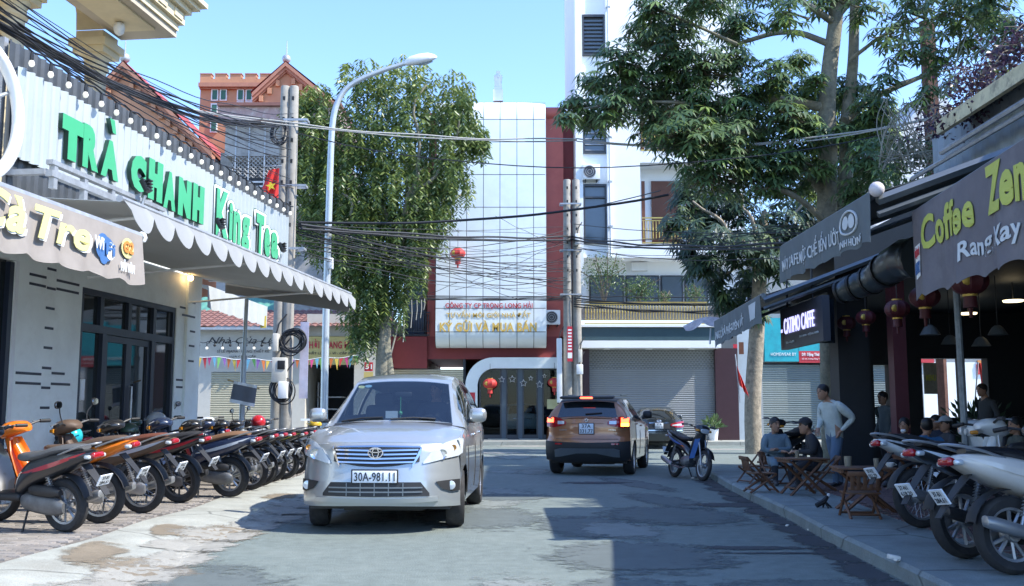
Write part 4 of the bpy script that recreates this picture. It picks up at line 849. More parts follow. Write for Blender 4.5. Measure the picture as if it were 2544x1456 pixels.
# ================================================================= POLES, LAMP, CABLES, TREES
m_pole = mat('pole_concrete', (.33, .31, .27), .85, n=.15, ns=5, stain=(.22, .2, .17), sc=3, st=.6)
m_cab = mat('cable_black', (.018, .02, .024), .6, n=0); m_cabg = mat('cable_grey', (.35, .35, .33), .6, n=0)
def pole_pair(x0, x1, ytop, Y, w, label, gz):
    g = thing('utility_pole', label, 'utility pole', ((X(x0, Y)+X(x1, Y))/2, Y, gz)); zt = Zp(ytop, Y)
    for i, x in enumerate((x0, x1)):
        cx = X(x, Y, ytop); b = MB(); b.tube([(cx, Y, gz-.1), (cx, Y, lerp(gz, zt, .5)), (cx, Y, zt-.04), (cx, Y, zt)], [w*.68, w*.58, w*.5, w*.44], 12); p = b.build('shaft', m_pole, g, 50)
        bb = MB()
        for k in range(7): bb.b2((cx-.03, Y-w*.56, zt-.4-k*.55), (cx+.03, Y-w*.4, zt-.3-k*.55))
        tag(bb.build('bolt_hole', m_black, p), kind='stuff')
    for f in (.55, .72, .9):
        z = lerp(gz, zt, f); b = MB(); a, c = X(x0, Y)-w*.75, X(x1, Y)+w*.75; b.b2((a, Y-w*.66, z), (c, Y-w*.62, z+.06)); b.b2((a, Y+w*.62, z), (c, Y+w*.66, z+.06)); b.b2((a-.03, Y-w*.66, z), (a, Y+w*.66, z+.06)); b.b2((c, Y-w*.66, z), (c+.03, Y+w*.66, z+.06)); b.build('steel_band', m_steel, g)
    return g
PL, PR = 25.0, 38.9
pole_pair(709, 731, 215, PL, .235, 'pair of concrete utility poles with cable coils at the tea shop corner', PZ)
pole_pair(1408, 1430, 447, PR, .30, 'pair of concrete utility poles in front of the red wall recess', FG)
rnd = random.Random(3)
def coil(c, r, n_, label, m=m_cab, ry=1.2):
    b = MB()
    for k in range(n_):
        rr = r*rnd.uniform(.75, 1.08); ox, oz = rnd.uniform(-.06, .06), rnd.uniform(-.08, .08); ph = rnd.uniform(0, 6)
        b.tube([(c.x+ox+rr*math.cos(t+ph), c.y-.02*k/ n_-.03*math.sin(2*t), c.z+oz+rr*ry*math.sin(t+ph)) for t in [6.2832*i/26 for i in range(27)]], .016, 4)
    return tag(b.build('cable_coil', m, ang=50), label, 'cable coil')
coil(PY(727, 850, PL-.35), .27, 16, 'thick black coil of spare cable tied to the corner utility poles', ry=1.0)
coil(PY(700, 972, PL-.4), .26, 7, 'loose cable coil around the lower meter box on the corner poles')
coil(PY(695, 330, PL-.3), .2, 6, 'small black cable coil high on the corner utility poles', ry=1.5)
def ebox(x0, x1, y0, y1, Y, label, m=None, win=None):
    m = m or m_ebox; a = thing('meter_box', label, 'meter box', PY((x0+x1)/2, y1, Y)); c = PY((x0+x1)/2, (y0+y1)/2, Y); w_, h_ = X(x1, Y)-X(x0, Y), Zp(y0, Y)-Zp(y1, Y)
    b = MB(); b.cbox((c.x, Y+.1, c.z), (w_, .2, h_), .02); b.build('case', m, a)
    if win: b = MB(); b.cbox((c.x+w_*win[0], Y-.005, c.z+h_*win[1]), (w_*win[2], .03, h_*win[3]), .008); b.build('meter_window', m_black, a)
    b = MB(); b.tube([(c.x, Y+.1, c.z+h_/2), (c.x+.05, Y+.15, c.z+h_/2+.25), (c.x+.2, Y+.3, c.z+h_/2+.5)], .02, 5); b.build('conduit', m_black, a); return a
m_ebox = mat('box_plastic', (.62, .60, .52), .6, n=.1, stain=(.4, .38, .32), sc=4, st=.4)
ebox(676, 690, 828, 872, PL-.45, 'narrow cream meter box high on the left of the corner poles')
ebox(674, 711, 888, 950, PL-.5, 'cream electricity meter box with dark windows on the corner poles', None, (.15, .2, .5, .35))
nb_ = ebox(690, 713, 948, 990, PL-.55, 'pale notice covered box ringed by a cable coil on the corner poles', m_white)
b = MB(); pb(b, 744, 765, 800, 990, PL-.2, PL-.18); tag(b.build('hanging_banner', mat('banner_violet', (.52, .5, .6), .8, n=.15, stain=(.35, .45, .6), sc=2, st=.5)), 'narrow pale violet banner strip hanging beside the corner poles', 'banner')
ebox(1383, 1396, 840, 1000, PR-.3, 'tall pale cabinet on the left of the poles by the glass doors', m_white)
ebox(1432, 1448, 905, 930, PR-.4, 'small white box low on the poles by the grey shutter', m_white); ebox(1436, 1446, 868, 900, PR-.35, 'slim grey box above the small white box on the poles')
ebox(1428, 1440, 580, 607, PR-.35, 'white box high on the poles in front of the red recess', m_white)
b = MB(); pb(b, 1409, 1422, 811, 898, PR-.42, PR-.4); q = b.build('pole_poster', m_tred); tag(q, 'tall red and white advertisement sheet tied to the poles by the shutter house', 'poster')
b = MB()
for k in range(7): pb(b, 1411, 1420, 818+k*8, 822+k*8, PR-.425, PR-.421)
pb(b, 1410, 1421, 876, 890, PR-.425, PR-.421); b.build('poster_print', m_lwhite, q)
# street lamp
LPY = 26.5
lm = thing('street_lamp', 'tall grey street lamp with curved arm in front of the weeping tree', 'street lamp', (X(804, LPY, 1000), LPY, PZ)); m_lamp = mat('lamp_grey', (.50, .54, .55), .4, .4, n=.08, ns=4)
path_ = [PY(804, 1090, LPY), PY(806, 950, LPY), PY(812, 690, LPY), PY(820, 420, LPY), PY(825, 300, LPY), PY(838, 250, LPY), PY(862, 216, LPY), PY(905, 192, LPY), PY(960, 172, LPY), PY(1010, 157, LPY)]
pc = chaikin(path_, 2); b = MB(); b.tube(pc, [lerp(.105, .055, i/(len(pc)-1)) for i in range(len(pc))], 10); b.build('pole', m_lamp, lm, 60)
a, c = PY(1005, 158, LPY), PY(1088, 142, LPY); d = (c-a).normalized(); up_ = Vector((0, -.25, 1)).normalized(); sd_ = d.cross(up_).normalized(); b = MB()
b.ring([[a+d*s_+sd_*(w_*math.cos(t))+up_*(h_*(math.sin(t) if math.sin(t) > 0 else .55*math.sin(t))) for t in [6.2832*k/14 for k in range(14)]] for s_, w_, h_ in [(-.02,.06,.06),(.05,.1,.11),(.15,.15,.17),(.4,.17,.19),(.65,.16,.17),(.82,.1,.1),(.9,.03,.03)]]); hd = b.build('lamp_head', mat('lamp_white', (.72, .74, .74), .35, n=.05), lm, 50)
b = MB(); b.ring([[a+d*s_+sd_*(w_*math.cos(t))-up_*(.08+.05*math.sin(math.pi*(s_-.3)/.5)+.02*math.sin(t)) for t in [6.2832*k/10 for k in range(10)]] for s_, w_ in [(.3, .06), (.45, .12), (.6, .12), (.78, .06)]]); b.build('lamp_glass', mat('lamp_lens', (.4, .45, .45), .1), hd)
b = MB(); b.cbox(PY(822, 655, LPY-.15), (.12, .15, .3), .02); b.build('clamp_box', m_white, lm)
# cables
cab_n = [0]
CAB_L = {'a': ('one black cable of the sagging bundle over the billboard', 'cables over the billboard'), 'b': ('one black cable of the bundle crossing the junction between the pole pairs', 'cables between the pole pairs'),
         'c': ('thin dark cable running from the right poles towards the cafe trees', 'cables towards the cafe'), 'd': ('pale grey cable spanning the whole junction above the shops', 'pale spanning cables'), 'e': ('dark service cable crossing low in front of the silver office', 'service cables at the office')}
def cable(p0, p1, sag, r, kind, m=None, n_=22):
    p0, p1 = Vector(p0), Vector(p1); b = MB(); w1, w2 = rnd.uniform(0, 6), rnd.uniform(.0, .03)
    b.tube([p0.lerp(p1, i/n_)-Vector((0, 0, sag*4*(i/n_)*(1-i/n_)))+Vector((0, 0, w2*math.sin(w1+i*.9))) for i in range(n_+1)], r, 5)
    return tag(b.build('cable', m or m_cab, ang=60), CAB_L[kind][0], 'cable', CAB_L[kind][1])
for i in range(22):      # bundle from the near left to the corner poles
    ys = rnd.uniform(-10, 62) if i < 15 else rnd.uniform(-70, -5); ye = rnd.choice([285, 330, 350, 385, 440, 470, 520])+rnd.uniform(-14, 14)
    cable(PY(-60, ys-10, 10.7+rnd.uniform(-.2, .3)), PY(rnd.uniform(700, 730), ye, PL-.25), rnd.uniform(.12, .42), rnd.choice([.006, .009, .013]), 'a')
for i in range(4): cable(PY(-60, 18+i*5, 10.8), PY(700, 300+i*4, PL-.2), .45, .02, 'a')
for i in range(8):       # upper fan to the far right poles and beyond
    cable(PY(725, rnd.uniform(530, 620), PL), PY(1415, rnd.uniform(560, 620), PR), rnd.uniform(-.1, .7), rnd.choice([.009, .013]), 'b')
for i in range(16):
    cable(PY(rnd.uniform(725, 745), rnd.uniform(545, 640), PL), PY(rnd.uniform(1400, 1430), rnd.uniform(640, 745), PR), rnd.uniform(.0, .55), rnd.choice([.007, .01, .014]), 'b')
for i in range(6): cable(PY(880, 728+i*3, PR-.6), PY(1405, 736+i*2, PR-.2), rnd.uniform(.0, .1), rnd.uniform(.012, .024), 'e')
for i in range(6): cable(PY(1425, 735+i*5, PR-.2), PY(1900, 738+i*7, PR-2), rnd.uniform(.0, .25), rnd.uniform(.018, .03), 'c')
for i in range(8): cable(PY(1425, rnd.uniform(555, 625), PR-.2), PY(2030, rnd.uniform(545, 640), 23), rnd.uniform(.05, .35), rnd.choice([.009, .013]), 'c')
for ya, yb_, yc in ((590, 588, 603), (597, 595, 612)): cable(PY(742, ya-30, PL), PY(1420, yb_, PR), .15, .034, 'b'); cable(PY(1420, yb_, PR), PY(2000, yc, 22), .2, .03, 'c')
cable(PY(745, 552, PL), PY(1660, 484, 26), .28, .034, 'b'); cable(PY(1440, 520, 32), PY(1640, 474, 26), .02, .016, 'c')
for dy, r in ((0, .02), (5, .016)): cable(PY(420, 262+dy, 22), PY(1432, 345+dy, 26), .25, r, 'd', m_cabg); cable(PY(1432, 345+dy, 26), PY(2543, 235+dy, 20), .55, r, 'd', m_cabg)
cable(PY(730, 330, PL), PY(2500, 262, 20), 1.1, .014, 'd', m_cab)
for (xa, ya, xb, yb_) in ((1170, 700, 1395, 600), (1085, 660, 1290, 745), (1230, 536, 1395, 610), (1130, 720, 1400, 640), (960, 760, 1140, 700)): cable(PY(xa, ya, 37.5), PY(xb, yb_, 38), .08, .009, 'e')
# hanging aerial roots and a rope at the tree
for i, (x, y0, y1) in enumerate([(1003,745,850),(1022,745,815),(1035,745,795),(1046,745,790),(1054,742,770)]):
    b = MB(); b.tube([PY(x, y0, 35.5), PY(x+1, (y0+y1)/2, 35.5), PY(x-2, y1, 35.5)], .018, 5); tag(b.build('rope', m_cabg), 'thin grey cord hanging from the cable bundle beside the weeping tree', 'cord', 'cords hanging by the weeping tree')
b = MB(); b.tube([PY(1007, 745, 35), PY(985, 820, 35), PY(958, 930, 35)], .04, 6); tag(b.build('stay_rope', m_pole), 'twisted pale guy rope slanting down beside the weeping tree trunk', 'rope')
# ------------------------------------------------ trees
def leaf_mat(name, col, col2):
    M = mat(name, col, .38, n=0, spec=.5); t = M.node_tree; N = t.nodes; L = t.links; p = N['Principled BSDF']
    at = N.new('ShaderNodeAttribute'); at.attribute_name = 'tint'; mx = N.new('ShaderNodeMix'); mx.data_type = 'RGBA'; mx.inputs[6].default_value = (*col, 1); mx.inputs[7].default_value = (*col2, 1)
    L.new(at.outputs['Fac'], mx.inputs[0]); L.new(mx.outputs[2], p.inputs['Base Color'])
    tl = N.new('ShaderNodeBsdfTranslucent'); ms = N.new('ShaderNodeMixShader'); ms.inputs[0].default_value = .3; L.new(mx.outputs[2], tl.inputs[0]); L.new(p.outputs[0], ms.inputs[1]); L.new(tl.outputs[0], ms.inputs[2]); L.new(ms.outputs[0], N['Material Output'].inputs[0]); return M
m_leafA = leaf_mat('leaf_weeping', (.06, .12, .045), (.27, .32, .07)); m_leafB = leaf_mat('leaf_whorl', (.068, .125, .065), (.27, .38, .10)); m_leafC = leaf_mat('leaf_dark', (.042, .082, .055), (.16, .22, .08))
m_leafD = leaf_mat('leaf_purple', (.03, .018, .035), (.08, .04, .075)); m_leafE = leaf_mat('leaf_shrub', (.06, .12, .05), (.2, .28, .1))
def bark_mat(name, col, st):
    return mat(name, col, .9, n=.25, ns=9, b=.9, bs=14, stain=st, sc=4, st=.7)
m_bark = bark_mat('bark_pale', (.25, .23, .17), (.10, .11, .08)); m_barkd = bark_mat('bark_dark', (.17, .14, .10), (.32, .28, .19))
class Leaves:
    def __init__(s): s.v = []; s.f = []; s.t = []
    def leaf(s, p, d, side, L, w, tint, droop=.25):
        d = d.normalized(); n_ = d.cross(side); n_ = n_.normalized() if n_.length > 1e-6 else Vector((0, 0, 1)); sd = n_.cross(d).normalized(); o = len(s.v)
        q = p+d*L*.5+Vector((0, 0, -droop*L*.12)); e = p+d*L+Vector((0, 0, -droop*L*.5))
        s.v += [p, q+sd*w*.5+n_*w*.1, e, q-sd*w*.5+n_*w*.1, q]; s.f += [(o, o+1, o+4), (o+4, o+1, o+2), (o, o+4, o+3), (o+4, o+2, o+3)]; s.t += [tint]*5
    def build(s, m, par, name='crown'):
        me = bpy.data.meshes.new(name); me.from_pydata([tuple(p) for p in s.v], [], s.f); me.materials.append(m)
        at = me.attributes.new('tint', 'FLOAT', 'POINT'); at.data.foreach_set('value', s.t); me.polygons.foreach_set('use_smooth', [True]*len(me.polygons)); return tag(obj(name, me, par), kind='stuff')
def rdir(r): 
    while True:
        v = Vector((r.uniform(-1, 1), r.uniform(-1, 1), r.uniform(-1, 1)))
        if .05 < v.length < 1: return v.normalized()
def limb(b, p0, p1, r0, r1, rr, wob=.15, n_=7):
    p0, p1 = Vector(p0), Vector(p1); L_ = (p1-p0).length; pts = [p0]+[p0.lerp(p1, i/n_)+Vector((rr.uniform(-1, 1), rr.uniform(-1, 1), rr.uniform(-.5, 1)))*wob*L_*.18 for i in range(1, n_)]+[p1]
    pts = chaikin(pts, 1); b.tube(pts, [lerp(r0, r1, i/(len(pts)-1)) for i in range(len(pts))], 8); return pts
# -- weeping tree in front of the silver office
wt = thing('weeping_tree', 'tall weeping tree with dense drooping foliage in front of the silver office', 'tree', (X(955, 34.5), 34.5, .1)); rr = random.Random(11)
WTY = 34.5
b = MB(); base = PY(950, 1085, WTY); base.z = 0; fork = PY(955, 640, WTY); limb(b, base, fork, .28, .2, rr, .05); trunkA = b
for q in ((800, 300), (880, 230), (960, 250), (1060, 210), (1140, 300), (760, 420), (850, 480), (1040, 430), (1150, 480)):
    e = PY(*q, WTY+rr.uniform(-1.5, 1.5)); limb(b, fork+Vector((0, 0, rr.uniform(-1, .5))), e, .12, .03, rr, .3)
limb(b, PY(968, 930, WTY), PY(940, 705, WTY), .16, .12, rr, .03)
b.build('trunk', m_bark, wt, 60)
lv = Leaves(); blobs = [(900,200,60,1.2),(1010,215,85,1.6),(1120,240,70,1.3),(800,235,42,.9),(760,290,60,1.0),(740,250,40,.8),(860,330,100,1.8),(980,330,110,2.0),(1110,330,80,1.5),(1165,330,45,.8),(780,420,80,1.3),(880,450,110,1.8),(1000,460,100,1.8),(1110,430,65,1.2),(1150,270,40,.7),
         (790,540,70,1.2),(890,570,90,1.6),(1000,570,80,1.5),(1070,530,55,1.0),(860,660,55,1.0),(940,660,60,1.1),(1020,650,45,.9),(900,740,55,.9),(970,720,45,.8),(905,800,40,.7),(740,370,45,.8),(1195,350,22,.4)]
pxm = F_/WTY
for (x, y, r, dp) in blobs:
    c = PY(x, y, WTY); R_ = r/pxm; ns_ = int(84*(R_**2)+14)
    for _ in range(ns_):
        d = rdir(rr); q = rr.random()**.4; s0 = c+Vector((d.x*R_*q, d.y*dp*q, d.z*R_*q)); L_ = rr.uniform(.35, 1.15)*(1.2 if y > 380 else .8); n_ = int(L_/.07); out = Vector((d.x, d.y, 0))*.25
        for k in range(n_):
            f = k/n_; p = s0+out*f*(1.2-f)-Vector((0, 0, L_*f*(.4+.6*f))); 
            for sg in (-1, 1):
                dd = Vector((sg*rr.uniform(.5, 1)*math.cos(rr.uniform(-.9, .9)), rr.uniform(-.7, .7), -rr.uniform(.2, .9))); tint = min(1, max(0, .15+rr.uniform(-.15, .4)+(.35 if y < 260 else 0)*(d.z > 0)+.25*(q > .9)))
                lv.leaf(p, dd, Vector((rr.uniform(-1, 1), rr.uniform(-1, 1), rr.uniform(-.3, .3))), rr.uniform(.14, .27), rr.uniform(.05, .085), tint)
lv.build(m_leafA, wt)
# -- whorled-leaf tree behind the cafe
AY = 24.0
al = thing('whorled_tree', 'large tree with twin pale trunks and whorled leaves behind the cafe awnings', 'tree', (X(2080, AY), AY, .1)); rr = random.Random(5)
b = MB(); g0 = PY(2062, 1150, AY); g0.z = .05
t1 = [Vector((X(2062, AY), AY, .05)), PY(2060, 700, AY), PY(2052, 520, AY), PY(2058, 380, AY), PY(2052, 280, AY), PY(2060, 160, AY), PY(2075, 60, AY), PY(2082, -60, AY), PY(2075, -250, AY)]
b.tube(chaikin(t1, 2), [lerp(.29, .14, i/32) for i in range(33)][:len(chaikin(t1, 2))] if len(chaikin(t1, 2)) <= 33 else [lerp(.29, .14, i/(len(chaikin(t1, 2))-1)) for i in range(len(chaikin(t1, 2)))], 12)
t2 = [PY(2060, 620, AY+.1), PY(2098, 500, AY+.2), PY(2102, 400, AY+.3), PY(2100, 300, AY+.3), PY(2118, 180, AY+.3), PY(2122, 50, AY+.3), PY(2125, -150, AY+.3)]; q = chaikin(t2, 2); b.tube(q, [lerp(.2, .1, i/(len(q)-1)) for i in range(len(q))], 10)
limbs = [((2058, 270), (1900, 240), (1760, 260), .14), ((2050, 300), (1880, 330), (1720, 330), .1), ((2060, 110), (1960, 70), (1830, 110), .1), ((2075, 60), (1990, 0), (1900, -40), .1), ((2100, 300), (2170, 240), (2290, 190), .11), ((2230, 210), (2330, 180), (2400, 90), .06),
         ((2078, 40), (2130, -20), (2200, -60), .12), ((2055, 500), (2000, 420), (1930, 370), .13), ((2060, 560), (1960, 470), (1880, 470), .09), ((2110, 150), (2200, 80), (2290, 40), .06), ((1760, 260), (1600, 250), (1450, 270), .05), ((1830, 110), (1720, 60), (1650, 30), .05)]
for a, m_, e, r in limbs:
    q = chaikin([PY(*a, AY), PY(*m_, AY+rr.uniform(-.8, .4)), PY(*e, AY+rr.uniform(-1.2, .8))], 3); b.tube(q, [lerp(r, r*.45, i/(len(q)-1)) for i in range(len(q))], 8)
b.build('trunk', m_bark, al, 60)
lv = Leaves(); tw_ = MB(); pxa = F_/AY
def whorl(p, axis, L, tint, n_=7):
    a = axis.normalized(); s_ = a.orthogonal().normalized(); c_ = a.cross(s_)
    ph = rr.uniform(0, 6)
    for k in range(n_):
        t = ph+6.2832*k/n_; rad = s_*math.cos(t)+c_*math.sin(t); d = rad*.9+a*rr.uniform(-.1, .45)+Vector((0, 0, -.35)); lv.leaf(p, d, a.cross(rad), L*rr.uniform(.8, 1.15), L*.27, min(1, max(0, tint+rr.uniform(-.12, .12))), .6)
ab = [(1430,255,40),(1480,200,55),(1540,150,60),(1600,90,60),(1680,60,70),(1660,130,80),(1560,230,80),(1470,290,55),(1640,220,90),(1740,170,80),(1740,260,80),(1830,60,70),(1820,150,60),(1850,250,70),(1920,190,60),(1700,330,85),(1620,310,60),(1790,350,80),(1880,340,70),(1760,430,80),(1850,430,80),(1960,290,60),(1960,390,70),(1930,460,60),(2000,220,50),(2110,230,60),(2170,270,55),(2190,200,40),(2010,330,50),(2140,330,60),(2150,400,60),(2190,370,45),(2170,450,50),(2120,480,45),(2010,450,40),
      (1960,30,60),(2050,-10,60),(2150,20,50),(2200,90,45),(2250,30,60),(2350,30,70),(2450,40,70),(2400,110,50),(2500,90,60),(2290,110,45),(2240,130,35),(2330,150,40),(2470,160,35),(2290,240,35),(2360,210,30),(2440,0,80),(2300,-40,80),(1750,-20,80),(1900,-30,80),(1620,20,50),(1405,290,25),(1520,270,50),(1990,300,60,2),(2050,360,70,2.4),(2120,300,60,2.2),(2180,330,60,2),(2060,250,60,2.6),(1990,400,60,2),(2120,420,60,2.4),(2200,420,50,2),(2010,470,50,2),(2080,470,60,2.5),(2200,270,40,2),(2160,490,50,2),(1930,250,60,2),(1880,400,70,1.8),(1820,300,70,1.8),(1980,150,45,1.5),(2030,200,25,-.6),(2040,420,28,-.7),(2090,330,26,-.6)]
for (x, y, r, *dd_) in ab:
    dep = dd_[0] if dd_ else (rr.uniform(-1.4, 1.0) if x < 2150 else rr.uniform(-2.5, 0)); c = PY(x, y, AY+dep); R_ = r/pxa; dense = 1. if dd_ else .62 if (x > 2170 or (x > 1880 and y < 120)) else 1.
    nw2 = int(dense*(185*R_*R_+8))
    for _ in range(nw2):
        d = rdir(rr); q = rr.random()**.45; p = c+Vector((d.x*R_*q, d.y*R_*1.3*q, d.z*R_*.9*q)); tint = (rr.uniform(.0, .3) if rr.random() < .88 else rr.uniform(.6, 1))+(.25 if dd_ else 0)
        whorl(p, Vector((d.x*.5, d.y*.5-.15, .9)), rr.uniform(.2, .34), tint, rr.randint(6, 8))
        if rr.random() < .35: tw_.tube([c.lerp(p, .2), c.lerp(p, .6)+Vector((0, 0, -.05)), p], [.02, .014, .008], 4)
    tw_.tube([c+Vector((R_*.8, 0, -R_*.3)), c], [.035, .015], 5)
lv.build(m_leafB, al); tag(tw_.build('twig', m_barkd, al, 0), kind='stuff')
# -- dark tree behind the small bark trunk
DY = 31.0
dt = thing('bark_trunk_tree', 'tree with straight rough bark trunk and dark drooping leaves beside the red flag', 'tree', (X(1872, DY), DY, .1)); rr = random.Random(8)
b = MB(); q = chaikin([Vector((X(1866, DY), DY, .0)), PY(1868, 1000, DY), PY(1878, 850, DY), PY(1884, 740, DY), PY(1890, 640, DY), PY(1900, 520, DY)], 2); b.tube(q, [.27-.08*i/(len(q)-1)-.15*max(0, i/(len(q)-1)-.75)*4 for i in range(len(q))], 14); 
for e in ((1740, 600), (1720, 500), (1830, 470), (1960, 560), (2000, 500), (1800, 680)): limb(b, PY(1890, 640, DY), PY(*e, DY), .1, .03, rr, .3)
b.build('trunk', bark_mat('bark_mottled', (.34, .29, .22), (.10, .09, .07)), dt, 60); lv = Leaves(); pxd = F_/DY
for (x, y, r) in [(1700,480,50),(1760,520,80),(1690,560,50),(1760,610,70),(1840,520,80),(1850,620,70),(1930,560,70),(1990,520,60),(1790,690,45),(1860,710,50),(1930,660,50),(1980,600,50),(1700,620,35),(1830,770,40),(1800,740,35),(1740,660,40),(1890,770,30),(2030,560,50)]:
    c = PY(x, y, DY+rr.uniform(-1, 1)); R_ = r/pxd
    for _ in range(int(105*R_*R_+8)):
        d = rdir(rr); q = rr.random()**.45; p = c+Vector((d.x*R_*q, d.y*R_*q, d.z*R_*q)); tint = rr.uniform(0, .25) if rr.random() < .92 else rr.uniform(.6, 1)
        whorl(p, Vector((d.x*.6, -.3, .5)), rr.uniform(.26, .42), tint, rr.randint(7, 9))
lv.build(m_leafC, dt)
# -- balcony shrubs of the white house, bare twigs, bougainvillea
def shrub(x, y0, y1, Y, w, label, n_=300, m=None, L=.1):
    g = thing('balcony_shrub', label, 'shrub', PY(x, y1, Y)); r_ = random.Random(int(x)); lv = Leaves(); b = MB(); p0 = PY(x, y1, Y); h = PY(x, y0, Y).z-p0.z; pm = F_/Y; wm = w/pm
    for k in range(7): b.tube(chaikin([p0, p0+Vector((r_.uniform(-.3, .3)*wm, r_.uniform(-.2, .2), h*.4)), p0+Vector((r_.uniform(-1, 1)*wm, r_.uniform(-.4, .4), h*r_.uniform(.6, 1)))], 2), .02, 5)
    for k in range(n_):
        d = rdir(r_); f = r_.random()**.5; p = p0+Vector((d.x*wm*f, d.y*.5*f, h*(.58+.42*d.z*f))); lv.leaf(p, rdir(r_), rdir(r_), L*r_.uniform(.7, 1.4), L*.5, r_.random()*.7)
    b.build('stem', m_barkd, g); lv.build(m or m_leafE, g, 'foliage')
shrub(1500, 620, 760, WY-.4, 62, 'tall leafy shrub rising from the balcony beside the white house corner', 900); shrub(1590, 685, 765, WY-.4, 50, 'rounded bright shrub on the white house balcony', 900); shrub(1725, 705, 765, WY-.4, 30, 'small spiky shrub at the end of the balcony rail', 350)
shrub(1650, 720, 765, WY-.4, 20, 'low dark shrub in the middle of the balcony', 200)
# ================================================================= RIGHT SIDE: CAFE
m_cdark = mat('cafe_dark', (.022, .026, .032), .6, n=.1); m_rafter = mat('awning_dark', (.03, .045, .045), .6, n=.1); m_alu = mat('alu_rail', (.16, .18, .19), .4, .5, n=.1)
m_ban = mat('banner_slate', (.12, .145, .155), .75, n=.1, ns=4); m_banz = mat('banner_charcoal', (.15, .14, .155), .75, n=.1, ns=4, stain=(.22, .21, .22), sc=3, st=.5)
m_lime = mat('text_lime', (.50, .54, .10), .6, n=.05); m_tgrey = mat('text_grey', (.58, .62, .64), .6, n=.06)
cafe = thing('corner_cafe', 'dark open fronted cafe hall with red column behind the banner awnings', 'cafe', (8, 15, RZ))
def wb(name, m, *bx, par=cafe):
    b = MB()
    for q in bx: b.b2(q[:3], q[3:])
    return b.build(name, m, par)
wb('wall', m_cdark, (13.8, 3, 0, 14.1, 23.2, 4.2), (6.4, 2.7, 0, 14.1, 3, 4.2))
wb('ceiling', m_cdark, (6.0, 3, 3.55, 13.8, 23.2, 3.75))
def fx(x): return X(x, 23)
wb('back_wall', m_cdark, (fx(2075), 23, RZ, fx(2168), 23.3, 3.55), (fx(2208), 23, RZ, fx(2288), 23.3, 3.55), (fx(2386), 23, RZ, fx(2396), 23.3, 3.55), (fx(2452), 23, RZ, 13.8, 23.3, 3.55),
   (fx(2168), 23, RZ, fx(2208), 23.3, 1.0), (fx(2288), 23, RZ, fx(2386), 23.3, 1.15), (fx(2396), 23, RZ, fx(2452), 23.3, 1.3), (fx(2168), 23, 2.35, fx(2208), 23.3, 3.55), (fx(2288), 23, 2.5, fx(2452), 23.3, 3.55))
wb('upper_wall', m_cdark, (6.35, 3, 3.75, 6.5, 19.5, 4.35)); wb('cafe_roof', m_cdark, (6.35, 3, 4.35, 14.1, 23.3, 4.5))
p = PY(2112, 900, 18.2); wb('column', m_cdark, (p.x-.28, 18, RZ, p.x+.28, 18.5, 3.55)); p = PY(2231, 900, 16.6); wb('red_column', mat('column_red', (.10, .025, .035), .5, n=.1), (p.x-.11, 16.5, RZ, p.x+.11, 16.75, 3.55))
p = PY(2388, 900, 11.6); b = MB(); b.tube([(p.x, 11.6, RZ), (p.x-.02, 11.6, 3.1)], .04, 8); b.build('support_pole', mat('pole_worn', (.22, .25, .27), .6, .3, n=.25, ns=12), cafe)
# upper storey
up = thing('upper_house', 'upper storey with grey corrugated wall and pale eave above the cafe', 'house', (6.6, 12, 4.5))
b = MB(); b.sheet(lambda i, j: (6.5+.05*(1 if (i*28) % 1 < .5 else 0), lerp(15.2, 4, i), lerp(4.5, 5.5, j)), 112, 1, .01); b.build('corrugated_wall', mat('corr_grey', (.25, .29, .32), .5, .2, n=.1), up, 20)
wb('wall', m_greyw, (6.62, 4, 4.5, 13, 15.1, 5.5), par=up)
b = MB(); b.add([(6.15, 13.9, 5.25), (6.15, 3, 5.25), (10, 3, 7.4), (10, 13.9, 7.4), (6.15, 13.9, 5.38), (6.15, 3, 5.38), (10, 3, 7.53), (10, 13.9, 7.53)], [(0,1,2,3),(7,6,5,4),(0,3,7,4),(0,4,5,1)]); b.build('roof', mat('roof_sheet', (.42, .46, .48), .55, n=.1), up)
wb('fascia', mat('fascia_cream', (.62, .55, .34), .6, n=.15, stain=(.1, .08, .07), sc=6, st=.7), (6.08, 3, 5.22, 6.15, 13.95, 5.42), par=up)
b = MB(); b.tube([(6.2, 14.1, 5.0), (6.25, 3, 5.1)], .04, 6); b.tube([(6.25, 15.3, 4.9), (6.3, 4, 4.95)], .035, 6); b.build('pipe', m_steel, up)
# neighbouring taller house outside the picture (casts the shade across the street)
nh = thing('neighbour_house', 'tall plain grey neighbouring house behind the cafe', 'house', (13, 16, 0)); wb('wall', m_greyw, (11.6, 12.2, 0, 18, 20.6, 13.2), par=nh); wb('roof_slab', m_greyw, (11.4, 12.0, 13.2, 18.2, 20.8, 13.4), par=nh)
# bougainvillea over the eave and bare twigs
bg_ = thing('bougainvillea', 'dark purple bougainvillea hanging over the pale roof edge above the cafe', 'vine', (6.3, 11, 5.4)); rr = random.Random(21); lv = Leaves(); b = MB()
for k in range(120):
    y = rr.uniform(9.5, 14.2); z0 = 5.35+.35*rr.random()+.3*(14-y)/4; p = Vector((6.25+rr.uniform(-.1, .6), y, z0)); q = p+Vector((rr.uniform(-.5, .1), rr.uniform(-.4, .6), rr.uniform(-.25, .35)))
    b.tube(chaikin([p, (p+q)/2+Vector((0, 0, .12)), q], 1), .008, 4)
    for _ in range(26): lv.leaf(p.lerp(q, rr.random())+rdir(rr)*.12, rdir(rr), rdir(rr), rr.uniform(.05, .1), .045, rr.random())
b.build('stem', m_barkd, bg_); lv.build(m_leafD, bg_, 'foliage')
bs_ = thing('bare_shrub', 'tangle of bare pale twigs behind the cafe roof beside the mast', 'shrub', PY(2290, 420, 17)); b = MB(); rr = random.Random(4); 
